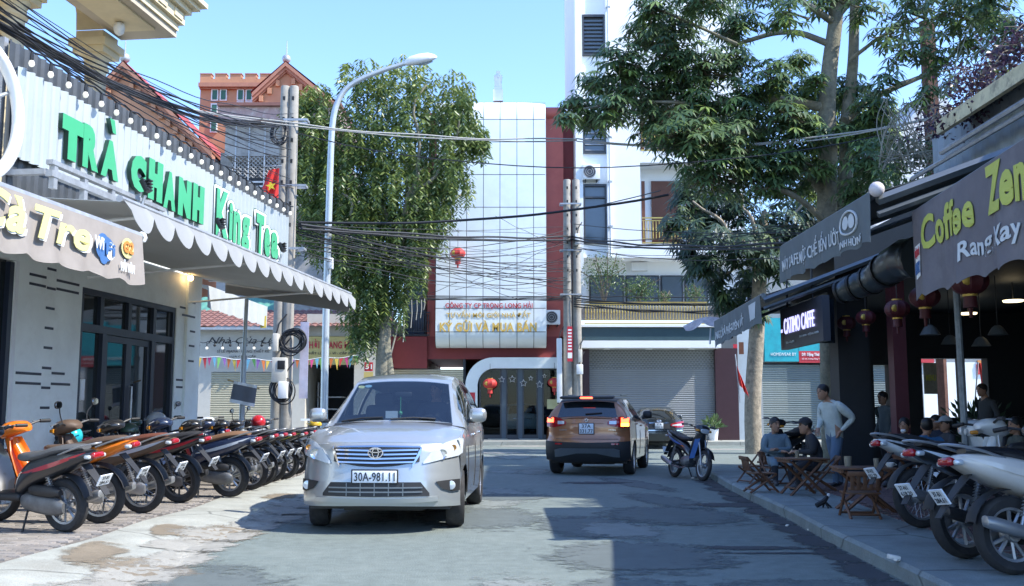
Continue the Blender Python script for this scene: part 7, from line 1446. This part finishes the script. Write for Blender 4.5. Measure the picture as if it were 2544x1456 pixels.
c_blk = ('bike_black', (.018, .019, .022)); c_red = ('bike_red', (.38, .02, .03)); c_or = ('bike_orange', (.75, .19, .015)); c_brs = ('seat_brown', (.15, .05, .03)); c_tan = ('seat_tan', (.20, .11, .06)); c_brz = ('bike_bronze', (.10, .065, .045)); c_sil = ('bike_silver', (.42, .43, .44)); c_nvy = ('bike_navy', (.018, .03, .07)); c_wht = ('bike_white', (.62, .65, .66)); c_blu = ('bike_blue', (.06, .16, .42)); c_ivo = ('bike_ivory', (.62, .58, .52)); c_yel = ('bike_yellow', (.55, .5, .05)); c_grn = ('seat_grey2', (.10, .105, .11))
row = 'motorbikes parked in a row on the paved bay'
def put(style, p, head, label, sws, lean=-7., group=None, mirrors=False):
    src = proto[style]; hv = random.Random(label); lean += hv.uniform(-2, 2)*(group == row); head += hv.uniform(-5, 5)*(group == row)
    g = dup(src, p, None, label, group, sws); g['category'] = 'motorbike'; g.rotation_euler = (R(lean), 0, R(head)); k_ = hv.uniform(.96, 1.03); g.scale = (k_, k_, k_)
    if not mirrors:
        for c in [c for c in g.children if c.name.startswith('mirror_stalk')]:
            for q in list(c.children): bpy.data.objects.remove(q)
            bpy.data.objects.remove(c)
    return g
LB = [('scooter', (165,1322), 163, 'black scooter with red and silver side flash and grey seat', sw(c_blk, c_red, c_grn)), ('spoke', (248,1300), 164, 'orange underbone bike with orange mudguards beside the black and red scooter', sw(c_or, c_or, c_brz)),
      ('spoke', (352,1275), 166, 'bronze underbone bike with a brown leather seat and bright spoked wheels', sw(c_brz, c_sil, c_brs)), ('sport', (448,1249), 165, 'black sports underbone with red stripe and five spoke wheel', sw(c_blk, c_red, None, ('rim_dark', (.12, .12, .13)))), ('scooter', (572,1235), 166, 'navy black scooter with tan seat and white tail trim', sw(c_nvy, c_wht, c_tan)),
      ('spoke', (622,1217), 166, 'black and red spoked underbone just beyond the tan seated scooter', sw(c_blk, c_red)), ('sport', (648,1207), 167, 'blue and black sports underbone in the crowded end of the row', sw(c_nvy, c_blu)), ('spoke', (674,1197), 166, 'white trimmed black underbone near the far end of the row', sw(c_blk, c_wht)), ('sport', (706,1190), 167, 'black underbone with yellow stripe near the far end of the row', sw(c_blk, c_yel)), ('spoke', (733,1178), 167, 'dark underbone closest to the corner utility poles', sw(c_blk, c_red)), ('scooter', (770,1168), 166, 'black scooter half hidden behind the silver people carrier', sw(c_blk, c_wht))]
for st, q, h, lab, s_ in LB:
    p = G(*q, PZ); put(st, p, h, lab, s_, -6, row, 'bronze' in lab or 'yellow' in lab)
# second rank nearer the wall
for st, (x, y), h, lab, s_ in [('scooter', (-6.35, 14.6), 150, 'dark scooter standing close to the black framed glass doors', sw(c_blk, c_sil)), ('spoke', (-5.35, 16.4), 155, 'dark green underbone behind the tan seated scooter', sw(('bike_green', (.02, .05, .035)), c_sil)), ('sport', (-5.3, 17.7), 158, 'blue fronted underbone parked by the pale canopy post', sw(c_blu, c_wht)), ('scooter', (-5.25, 19.0), 160, 'silver grey scooter in the rear rank by the pale canopy post', sw(c_sil, c_red)), ('scooter', (-5.3, 20.6), 160, 'white fronted scooter in the rear rank before the corner poles', sw(c_wht, c_wht))]:
    put(st, Vector((x, y, PZ)), h, lab, s_, -6, 'motorbikes in the rear rank by the shop', 'doors' in lab or 'blue' in lab)
# right-hand bikes
put('spoke', G(2292, 1312, RZ), 17, 'white and black underbone with raised tail parked by the cafe chairs', sw(c_wht, c_blk), -7, 'motorbikes at the cafe'); put('sport', G(2402, 1388, RZ), 20, 'black underbone with white tail and pale plate between the two white bikes', sw(c_blk, c_wht), -7, 'motorbikes at the cafe'); put('scooter', G(2522, 1428, RZ), 10, 'ivory white scooter with red tail lamp at the cafe kerb', sw(c_ivo, c_ivo, c_blk), -7, 'motorbikes at the cafe')
put('scooter', Vector((6.35, 11.9, RZ)), 188, 'white fronted scooter facing out from the cafe with its headlight cover showing', sw(c_wht, c_wht), -7, 'motorbikes at the cafe'); put('spoke', Vector((5.35, 19.0, RZ)), 228, 'black underbone behind the seated customers at the cafe corner', sw(c_blk, c_blk), -7, 'motorbikes at the cafe')
put('spoke', Vector((3.2, 20.0, 0)), -74, 'dark blue underbone standing alone on the road by the kerb corner', sw(c_blk, c_blu), -8)
for k in proto.values():
    def rm_(o):
        for c in list(o.children): rm_(c)
        bpy.data.objects.remove(o)
    rm_(k)
# helmets
def helmet(p, r, m, label, full=False, rz=0., tilt=0.):
    g = thing('helmet', label, 'helmet', p); g.rotation_euler = (tilt, 0, rz); b = MB(); rings = []
    for i in range(8):
        t = math.pi*(.02+(.66 if full else .55)*i/7); rings.append([(1.12*r*math.sin(t)*math.cos(6.2832*k/18), r*math.sin(t)*math.sin(6.2832*k/18), r*(.98*math.cos(t)+.1)) for k in range(18)])
    b.ring(rings, True, True); b.build('shell', m, g, 60, False); b = MB(); zz = rings[-1][0][2]; b.tube([(1.0*rings[-1][k % 18][0], 1.0*rings[-1][k % 18][1], zz) for k in range(19)], .008, 5); b.build('rim_band', m_plast, g, 50, False)
    b = MB(); b.sheet(lambda i, j: (r*(1.05+.35*j)*math.cos(lerp(-.7, .7, i)), r*(1.02+.1*j)*math.sin(lerp(-.7, .7, i)), r*(.28-.12*j)), 8, 2, .006); b.build('peak', m, g, 50, False); b = MB(); b.tube([(0, r*.95, zz), (0, r*.6, zz-.12), (0, 0, zz-.17), (0, -r*.6, zz-.12), (0, -r*.95, zz)], .007, 4); b.build('chin_strap', m_plast, g, 50, False); return g
def hp(x, y, Y): return PY(x, y, Y)
helmet(hp(176, 1085, 12.6), .13, mat('helmet_cyan', (.02, .45, .55), .25, coat=.6), 'turquoise helmet hanging on the bronze underbone', False, 2.4, .9)
helmet(hp(388, 1048, 16.3), .15, mat('helmet_silver', (.45, .47, .48), .2, .3, n=.2, coat=.6), 'silver and black full helmet resting on a handlebar in the rear rank', True, 3.6); helmet(hp(322, 1072, 16.0), .13, mat('helmet_green', (.05, .09, .06), .3, coat=.5), 'dark green helmet by the glass doors', False, 2.8)
helmet(hp(641, 1050, 18.4), .13, mat('helmet_red', (.5, .02, .03), .25, coat=.6), 'bright red helmet among the handlebars before the cream shutter', True, 2.5); helmet(hp(782, 1056, 19.5), .12, mat('helmet_yellow', (.65, .42, .03), .3, coat=.5), 'yellow helmet showing beside the mirror of the silver people carrier', False, 3.); helmet(hp(462, 1076, 17.2), .13, mat('helmet_purple', (.12, .07, .2), .3, coat=.5), 'purple and red helmet hanging in the rear rank', False, 2.)
# ================================================================= FURNITURE AND PEOPLE
m_wood = mat('wood_brown', (.15, .07, .035), .55, n=.3, ns=8, stain=(.08, .035, .02), sc=6, st=.6)
def low_table(x, y, rz, label, w_=.62, d=.5, h=.5):
    g = thing('folding_table', label, 'table', (x, y, RZ), rz)
    for k in range(6): MB().cbox((0, -d/2+d*(k+.5)/6, h), (w_, d/6-.008, .022), .004).build('slat', m_wood, g, 35, False)
    MB().b2((-w_/2+.03, -d/2+.02, h-.05), (-w_/2+.06, d/2-.02, h-.012)).build('rail', m_wood, g, 35, False); MB().b2((w_/2-.06, -d/2+.02, h-.05), (w_/2-.03, d/2-.02, h-.012)).build('rail', m_wood, g, 35, False)
    for sy in (-1, 1):
        for sx in (-1, 1):
            b = MB(); yy = sy*(d/2-.06)+.012*sx; b.tube([(-sx*(w_/2-.06), yy, .0), (sx*(w_/2-.08), yy, h-.03)], .022, 4); b.build('leg', m_wood, g, 20, False)
    MB().tube([(-w_/2+.12, -d/2+.06, .1), (-w_/2+.12, d/2-.06, .1)], .013, 5).build('stretcher', m_wood, g, 35, False); return g
def low_chair(x, y, rz, label, sh_=.30, bh=.54):
    g = thing('folding_chair', label, 'chair', (x, y, RZ), rz); g.scale = (.9, .9, .9)     # faces +x
    for k in range(5): MB().cbox((-.16+.08*k, 0, sh_), (.068, .40, .02), .004).build('slat', m_wood, g, 35, False)
    for k in range(5): MB().cbox((-.25-.01*0, -.15+.075*k, (sh_+bh)/2+.03), (.016, .045, bh-sh_-.04), .003, ry=-.15).build('back_slat', m_wood, g, 35, False)
    MB().cbox((-.285, 0, bh), (.025, .42, .06), .006, ry=-.15).build('top_rail', m_wood, g, 35, False); MB().cbox((-.225, 0, sh_+.06), (.022, .40, .04), .006).build('lower_rail', m_wood, g, 35, False)
    for sy in (-1, 1):
        MB().tube([(.22, sy*.2, 0), (-.29, sy*.2, bh+.02)], .018, 4).build('leg', m_wood, g, 20, False); MB().tube([(-.24, sy*.175, 0), (.2, sy*.175, sh_-.01)], .018, 4).build('leg', m_wood, g, 20, False)
    MB().tube([(-.2, -.18, .05), (-.2, .18, .05)], .014, 4).build('stretcher', m_wood, g, 20, False); MB().tube([(.19, -.2, .04), (.19, .2, .04)], .014, 4).build('stretcher', m_wood, g, 20, False); return g
low_table(4.08, 14.25, .1, 'low slatted wooden folding table between the seated pair at the kerb'); low_table(4.15, 11.95, -.1, 'low wooden table with cups beside the white underbone', .7, .55)
low_chair(3.85, 11.25, R(86), 'low wooden chair with its back turned, at the table with cups'); low_chair(3.62, 14.75, R(5), 'empty low wooden chair beside the folding table at the kerb'); low_chair(4.55, 14.95, R(172), 'low wooden chair under the man in the black jacket'); low_chair(4.2, 16.15, R(-80), 'low wooden chair under the woman in the blue grey jacket'); low_chair(3.95, 16.6, R(200), 'low wooden chair by the bark trunk end of the cafe')
m_gls = mat('drink_glass', (.5, .45, .35), .1, n=.05, tr=.5); m_cup = mat('cup_white', (.75, .76, .76), .3, n=.02)
def glass(x, y, z, label, r=.032, h=.1, m=None):
    b = MB(); b.lathe([(r*.85, 0), (r, h), (r*.9, h), (r*.75, .012), (.004, .012)], (x, y, z), 12); q = b.build('drinking_glass', m or m_gls, ang=50); tag(q, label, 'glass'); b = MB(); b.lathe([(r*.8, .012), (r*.86, h*.7)], (x, y, z), 12); b.build('drink', mat('coffee', (.06, .03, .015), .2), q, 50)
tz_ = RZ+.512
glass(4.0, 14.2, tz_, 'tall glass of coffee on the folding table between the seated pair'); glass(4.28, 11.9, tz_, 'glass of iced coffee on the table with cups'); glass(3.98, 12.0, tz_, 'large pale drink glass at the edge of the table with cups', .045, .12)
b = MB(); b.lathe([(.03, 0), (.045, .02), (.055, .055), (.05, .055), (.025, .01)], (4.42, 11.85, tz_), 14); b.tube([(4.47, 11.85, tz_+.045), (4.50, 11.85, tz_+.03), (4.46, 11.85, tz_+.015)], .006, 5); tag(b.build('coffee_cup', m_cup, ang=50), 'small white cup standing on the table beside the iced coffee', 'cup')
def oddment():
    p = G(2042, 1262, RZ); g = thing('foot_pump', 'small dark tripod gadget with a pale tip lying on the cafe pavement', 'gadget', p); b = MB(); b.tube([p+Vector((-.07, 0, .03)), p+Vector((.02, .02, .07)), p+Vector((.08, .05, .13))], [.03, .035, .025], 8); b.build('body', m_plast, g)
    for dx, dy in ((.03, -.05), (.09, .02), (.0, .07)):
        b = MB(); b.tube([p+Vector((.04, .03, .08)), p+Vector((dx+.03, dy, .0))], .012, 5); b.build('leg', m_plast, g)
    b = MB(); b.sph(p+Vector((.10, .06, .15)), .022, 8); b.build('tip', m_cup, g)
oddment()
# potted plant before the maroon pillar
pp_ = PY(1772, 1106, 40.2); pp_.z = FG; pt_g = thing('potted_plant', 'small plant in a white pot before the maroon pillar', 'plant', pp_); b = MB(); b.lathe([(.16, 0), (.2, .3), (.22, .46), (.19, .46), (.18, .4), (.01, .4)], pp_, 16); b.build('pot', m_white, pt_g, 50); lv = Leaves(); rr = random.Random(2)
for k in range(160): d = rdir(rr); d.z = abs(d.z)+.2; lv.leaf(pp_+Vector((0, 0, .45))+d*rr.uniform(.1, .4), d, rdir(rr), .25, .08, rr.random()*.6)
lv.build(m_leafE, pt_g, 'foliage')
# ---- people
m_skin = mat('skin', (.36, .20, .13), .55, n=.06); m_hair = mat('hair', (.012, .011, .011), .5, n=.1); m_shoe = mat('shoe', (.04, .04, .045), .6)
def cloth(nm, c): return mat('cloth_'+nm, c, .85, n=.12, ns=9, b=.35, bs=22)
BONES = {'torso': [('pelvis','spine'),('spine','chest'),('chest','neck'),('chest','shl'),('chest','shr'),('shl','ell'),('ell','wrl'),('shr','elr'),('elr','wrr')], 'legs': [('pelvis','hil'),('pelvis','hir'),('hil','knl'),('knl','anl'),('hir','knr'),('knr','anr')], 'shoe': [('anl','tol'),('anr','tor')], 'skin': [('neck','hd0'),('hd0','hd1'),('hd1','hd2'),('hd1','nose')]}
RAD = dict(pelvis=.135, spine=.125, chest=.14, neck=.055, hd0=.062, hd1=.066, hd2=.05, nose=.012, shl=.075, shr=.075, ell=.05, elr=.05, wrl=.036, wrr=.036, hil=.095, hir=.095, knl=.065, knr=.065, anl=.045, anr=.045, tol=.032, tor=.032)
def person(label, J, loc, head, top, bot, shoe=None, bulk=1., hat=None, hair=True, group=None, long_hair=False, mask=False):
    g = thing('person', label, 'person', loc, R(head), group); J = {k: Vector(v) for k, v in J.items()}; J['nose'] = J['hd1']+(J['nose']-J['hd1']).normalized()*.07
    for s_ in 'lr':     # hand with five fingers
        d = (J['wr'+s_]-J['el'+s_]).normalized(); sd = d.cross(Vector((0, 0, 1))); sd = sd.normalized() if sd.length > .1 else Vector((1, 0, 0)); up_ = sd.cross(d); J['pa'+s_] = J['wr'+s_]+d*.06
        for k, (o, L_) in enumerate(((-.03, .065), (-.01, .08), (.01, .085), (.03, .07))): J['f%d%s' % (k, s_)] = J['pa'+s_]+sd*o*1.1+d*.03; J['g%d%s' % (k, s_)] = J['pa'+s_]+sd*o*1.2+d*(.03+L_*.75)-up_*.03
        J['f4'+s_] = J['wr'+s_]+d*.03+sd*.035; J['g4'+s_] = J['f4'+s_]+d*.045+sd*.025
    ed = [(a, b) for v in BONES.values() for a, b in v]; reg = {e: k for k, v in BONES.items() for e in v}
    for s_ in 'lr':
        h = [('wr'+s_, 'pa'+s_)]+[('pa'+s_, 'f%d%s' % (k, s_)) for k in range(4)]+[('f%d%s' % (k, s_), 'g%d%s' % (k, s_)) for k in range(5)]+[('wr'+s_, 'f4'+s_)]; ed += h
        for e in h: reg[e] = 'skin'
    names = list(J); ix = {n_: i for i, n_ in enumerate(names)}; me = bpy.data.meshes.new('body'); me.from_pydata([tuple(J[n_]) for n_ in names], [(ix[a], ix[b]) for a, b in ed], []); o = bpy.data.objects.new('tmp', me); COL.objects.link(o); md = o.modifiers.new('s', 'SKIN'); md.branch_smoothing = .6
    for n_ in names:
        sv_ = me.skin_vertices[0].data[ix[n_]]; r = RAD.get(n_, .03 if n_[:2] == 'pa' else (.0095 if n_[0] in 'fg' else .05)); k = bulk if n_ in ('pelvis', 'spine', 'chest', 'shl', 'shr', 'ell', 'elr', 'hil', 'hir') else 1; sv_.radius = (r*k*(1.12 if n_ in ('chest', 'spine', 'pelvis') else 1), r*k*(.9 if n_ in ('chest', 'spine', 'pelvis') else 1)); sv_.use_root = n_ == 'pelvis'
    sb_ = o.modifiers.new('u', 'SUBSURF'); sb_.levels = 1; dg = bpy.context.evaluated_depsgraph_get(); m2 = bpy.data.meshes.new_from_object(o.evaluated_get(dg), depsgraph=dg); bpy.data.objects.remove(o); bpy.data.meshes.remove(me)
    m2.materials.clear(); order = {'skin': 0, 'torso': 1, 'legs': 2, 'shoe': 3}
    for m_ in (m_skin, top, bot, shoe or m_shoe): m2.materials.append(m_)
    for p in m2.polygons:
        best = None; p.use_smooth = True
        for (a, b), rg in reg.items():
            A, B_ = J[a], J[b]; ab_ = B_-A; L2 = ab_.length_squared; t = max(0, min(1, (p.center-A).dot(ab_)/L2)) if L2 else 0; d0_ = (p.center-A-ab_*t).length
            if a[:2] in ('pa', 'wr') or a[0] in 'fg':
                if d0_ > .030: continue
            d = d0_-.6*lerp(RAD.get(a, .02), RAD.get(b, .02), t)
            if best is None or d < best[0]: best = (d, rg, (a, b), t)
        k = best[1]
        if best[2] == ('chest', 'neck') and best[3] > .8: k = 'skin'
        if best[2] == ('pelvis', 'spine') and best[3] < .25: k = 'legs' if 'pelvis_shirt' not in J else 'torso'
        if k == 'legs' and p.center.z > J['pelvis'].z-.05: k = 'torso'
        p.material_index = order[k]
    f = (J['nose']-J['hd1']); f.z = 0; f = f.normalized() if f.length > 1e-4 else Vector((1, 0, 0)); c = (J['hd1']+J['hd2'])/2+Vector((0, 0, .0)); sd = Vector((-f.y, f.x, 0))
    HP = [(-.118,.066,-.02,.022), (-.105,.082,.0,.042), (-.07,.090,.045,.060), (-.03,.093,.078,.070), (.01,.094,.094,.075), (.05,.088,.098,.074), (.085,.07,.084,.062), (.108,.042,.054,.04), (.118,.008,.012,.01)]
    hc = J['hd1']+Vector((0, 0, .005))
    def hpt(z, a, k=1.):
        fr, bk, wd = (interp([(q[0], q[j]) for q in HP], z) for j in (1, 2, 3)); ca = math.cos(a); return hc+f*((fr if ca > 0 else bk)*ca*k)+sd*(wd*math.sin(a)*k)+Vector((0, 0, z))
    bm = bmesh.new(); bm.from_mesh(m2); nseg = 16
    rg_ = [[bm.verts.new(hpt(q[0], 6.2832*k/nseg)) for k in range(nseg)] for q in HP]
    for r0_, r1_ in zip(rg_, rg_[1:]):
        for k in range(nseg): fc_ = bm.faces.new((r0_[k], r0_[(k+1) % nseg], r1_[(k+1) % nseg], r1_[k])); fc_.smooth = True; fc_.material_index = 0
    for rr_, rev in ((rg_[0], True), (rg_[-1], False)): fc_ = bm.faces.new(rr_[::-1] if rev else rr_); fc_.material_index = 0
    ns_ = [bm.verts.new(v) for v in (hc+f*.09+Vector((0, 0, .02)), hc+f*.088+sd*.017+Vector((0, 0, -.032)), hc+f*.088-sd*.017+Vector((0, 0, -.032)), hc+f*.118+Vector((0, 0, -.026)))]
    for q in ((0, 1, 3), (0, 3, 2), (1, 2, 3)): bm.faces.new([ns_[j] for j in q]).material_index = 0
    bm.to_mesh(m2); bm.free(); m2.name = 'body'; bo = obj('body', m2, g, False); c = hc+Vector((0, 0, .01))
    if hair:
        b = MB(); rings = []
        for i in range(8):
            rg = []
            for k in range(18):
                a = 6.2832*k/18; zl = lerp(.066, -.055 if not long_hair else -.12, ((1-math.cos(a))/2)**.7); z = lerp(zl, .117, (i/7)**.8); rg.append(hpt(z, a, 1.09)+Vector((0, 0, .010*i/7)))
            rings.append(rg)
        b.ring(rings, True, True); b.build('hair', m_hair, g, 60, False)
    for s_ in (1, -1):
        b = MB(); b.sph(hc+sd*s_*.076+Vector((0, 0, -.012)), (.016, .012, .03), 7); b.build('ear', m_skin, g, 60, False); b = MB(); b.sph(hc+f*.084+sd*s_*.031+Vector((0, 0, .014)), (.010, .013, .008), 7); b.build('eye', m_hair, g, 60, False)
        b = MB(); b.tube([hc+f*.088+sd*s_*.018+Vector((0, 0, .034)), hc+f*.080+sd*s_*.05+Vector((0, 0, .034))], .005, 5); b.build('eyebrow', m_hair, g, 60, False)
    b = MB(); b.sph(hc+f*.086+Vector((0, 0, -.06)), (.010, .024, .006), 7); b.build('mouth', mat('lips', (.25, .09, .08), .5), g, 60, False)
    if hat:
        b = MB(); b.ring([[c+f*(.108*math.sin(t)*math.cos(a)-.002)+sd*(.088*math.sin(t)*math.sin(a))+Vector((0, 0, .092*math.cos(t)+.032)) for a in [6.2832*k/16 for k in range(16)]] for t in [.02, .4, .8, 1.2, 1.5]]); hh = b.build('cap', hat, g, 60, False); b = MB(); b.sheet(lambda i, j: c+f*(.10+.09*j*math.cos(lerp(-.9, .9, i)))+sd*(.085*math.sin(lerp(-1., 1., i)))+Vector((0, 0, .038-.02*j)), 8, 3, .004); b.build('cap_peak', hat, hh, 60, False)
    if mask: b = MB(); b.sph(hc+f*.07+Vector((0, 0, -.085)), (.035, .05, .035), 8); b.build('face_mask', m_cup, g, 60, False)
    return g
def stand(h=1.70, lean=.03, bow=.0, al=None, ar=None, step=.1):
    k = h/1.7; J = dict(pelvis=(0,0,.92), spine=(lean*.3,0,1.10), chest=(lean*.7,0,1.31), neck=(lean+bow*.3,0,1.46), hd0=(lean+.01+bow*.6,0,1.52), hd1=(lean+.02+bow,0,1.585-bow*.1), hd2=(lean+.01+bow,0,1.645-bow*.15), nose=(lean+.115+bow*1.2,0,1.57-bow*.5), shl=(lean*.8,.175,1.38), shr=(lean*.8,-.175,1.38), hil=(0,.09,.88), hir=(0,-.09,.88),
        knl=(step*.6,.095,.48), knr=(-step*.3,-.095,.48), anl=(step*.5,.095,.08), anr=(-step,-.095,.08), tol=(step*.5+.16,.11,.035), tor=(-step+.16,-.11,.035))
    J.update(al or dict(ell=(-.05,.22,1.12), wrl=(.06,.22,.90))); J.update(ar or dict(elr=(-.05,-.22,1.12), wrr=(.06,-.22,.90))); return {a: Vector(v)*k for a, v in J.items()}
def sit(*a, **k): return {n_: Vector(v)*.87 for n_, v in sit0(*a, **k).items()}
def sit0(sh_=.32, lean=.06, turn=0., arms='knees', kn=.40, bow=0.):
    z = sh_+.11; ct, st2 = math.cos(turn), math.sin(turn)
    J = dict(pelvis=(0,0,z), spine=(lean*.3,0,z+.19), chest=(lean*.8,0,z+.38), neck=(lean*1.3,0,z+.53), hd0=(lean*1.4+bow*.4,0,z+.59), hd1=(lean*1.5+bow,0,z+.655-bow*.2), hd2=(lean*1.5+bow,0,z+.715-bow*.25), shl=(lean,.175,z+.45), shr=(lean,-.175,z+.45), hil=(.06,.09,z-.01), hir=(.06,-.09,z-.01),
        knl=(kn,.15,sh_+.1), knr=(kn,-.15,sh_+.1), anl=(kn+.02,.14,.08), anr=(kn-.02,-.14,.08), tol=(kn+.17,.16,.035), tor=(kn+.13,-.16,.035))
    J['nose'] = (lean*1.5+bow+.095*ct, .095*st2, z+.645-bow*.4)
    if arms == 'knees': J.update(ell=(.06,.24,z+.2), wrl=(.28,.13,z+.11), elr=(.06,-.24,z+.2), wrr=(.28,-.13,z+.11))
    if arms == 'table': J.update(ell=(.14,.26,z+.22), wrl=(.36,.10,z+.22), elr=(.14,-.26,z+.22), wrr=(.36,-.10,z+.22))
    if arms == 'fold': J.update(ell=(.08,.25,z+.2), wrl=(.2,-.02,z+.22), elr=(.08,-.25,z+.2), wrr=(.2,.04,z+.18))
    return J
RZP = RZ
person('man in a pale hooded jacket and jeans standing with one hand at his hip', stand(1.56, .11, .09, dict(ell=(-.16,.28,1.15), wrl=(.03,.20,.96)), dict(elr=(.10,-.20,1.12), wrr=(.25,-.10,.98)), .2), G(2078, 1213, RZ), 205, cloth('pale', (.50, .56, .54)), cloth('jean', (.13, .20, .30)), bulk=1.25)
person('man in a black jacket and peaked cap seated leaning over the folding table', sit(.32, .13, .2, 'table', .38, .03), (4.55, 14.95, RZ), 172, cloth('black', (.02, .022, .028)), cloth('black', (.02, .022, .028)), bulk=1.25, hat=cloth('capblack', (.025, .025, .03)))
person('woman in a blue grey jacket seated with folded arms facing the street', sit(.32, .02, .25, 'fold', .38), (4.2, 16.15, RZ), -85, cloth('bluegrey', (.14, .20, .24)), cloth('black', (.02, .022, .028)), bulk=1.2)
inr = 'customers inside the cafe'
def inside(x, y, Y, head, label, J, top, **k): p = PY(x, y, Y); return person(label, J, (p.x, Y, RZ), head, top, cloth('black', (.02, .022, .028)), **k)
c_d = cloth('charcoal', (.05, .055, .065)); c_b = cloth('blue', (.03, .12, .26)); c_n = cloth('navy', (.025, .035, .06)); c_g = cloth('olive', (.08, .09, .07)); c_w = cloth('greyw', (.3, .32, .33))
inside(2252, 1100, 15.6, 215, 'woman in a dark top with a mask under her chin seated inside the cafe', sit(.32, .03, .3, 'table'), c_d, long_hair=True, mask=True)
inside(2305, 1100, 14.2, 70, 'customer in a blue shirt seated with back turned inside the cafe', sit(.32, .08, 0, 'table'), c_b, bulk=1.25)
inside(2335, 1090, 16.6, 190, 'man in a navy jacket seated behind the blue shirted customer', sit(.36, .05, .2, 'table'), c_n)
inside(2362, 1090, 15.4, 185, 'man in a pale cap seated by the worn support pole', sit(.34, .06, .1, 'table'), c_d, hat=c_w)
inside(2200, 1080, 18.4, 200, 'person in a grey top standing beside the red column', stand(1.5, .02), cloth('grey2', (.12, .15, .16)))
inside(2452, 1050, 18.5, 195, 'person in dark clothes standing before the bright back opening', stand(1.66, .02, .04), c_d)
inside(2492, 1090, 14.6, 175, 'man in a charcoal jacket seated behind the ivory scooter', sit(.34, .05, .1, 'table'), c_d, bulk=1.15); inside(2536, 1100, 14.0, 178, 'man in an olive jacket seated beside the charcoal jacketed man', sit(.34, .05, .1, 'fold'), c_g, bulk=1.15)
for i, (x, Y) in enumerate(((2280, 15.0), (2430, 15.2))): p = PY(x, 1100, Y); low_table(p.x, Y, .1, ['low wooden table in front of the masked woman inside the cafe', 'low wooden table in front of the charcoal jacketed man'][i])
for (x, Y, h, lab) in ((2252, 15.6, 215, 'masked woman'), (2305, 14.2, 70, 'blue shirted customer'), (2335, 16.6, 190, 'navy jacketed man'), (2362, 15.4, 185, 'man in the pale cap'), (2492, 14.6, 175, 'charcoal jacketed man'), (2536, 14.0, 178, 'olive jacketed man')):
    p = PY(x, 1090, Y); low_chair(p.x, Y, R(h), 'low wooden chair under the '+lab+' in the cafe')
# dark leaves in the back opening and a counter
p = PY(2430, 1030, 21); pg = thing('cafe_plant', 'leafy pot plant silhouetted in the bright back opening of the cafe', 'plant', (p.x, 21, RZ)); b = MB(); b.lathe([(.16, 0), (.22, .45), (.2, .45), (.01, .4)], (p.x, 21, RZ), 14); b.build('pot', m_cdark, pg, 50); lv = Leaves(); rr = random.Random(9)
for k in range(200): d = rdir(rr); d.z = abs(d.z)+.3; lv.leaf(Vector((p.x, 21, .55))+d*rr.uniform(.1, .75), d, rdir(rr), .28, .08, rr.random()*.3)
lv.build(m_leafC, pg, 'foliage')
# driver of the people carrier
dm_ = Matrix.Translation((-1.45, 10.70, 0)) @ Matrix.Rotation(R(-2.4), 4, 'Z'); dp = dm_ @ Vector((.36, 2.48, .36))
J = sit0(.44, .0, -.5, 'knees', .42); J.update(ell=(.2,.26,.72), wrl=(.46,.14,.78), elr=(.2,-.26,.72), wrr=(.46,-.14,.78), anl=(.5,.12,.2), anr=(.5,-.12,.2), tol=(.62,.12,.18), tor=(.62,-.12,.18))
person('driver in a dark shirt at the wheel of the silver people carrier looking aside', J, dp, -92.4, c_d, c_d)
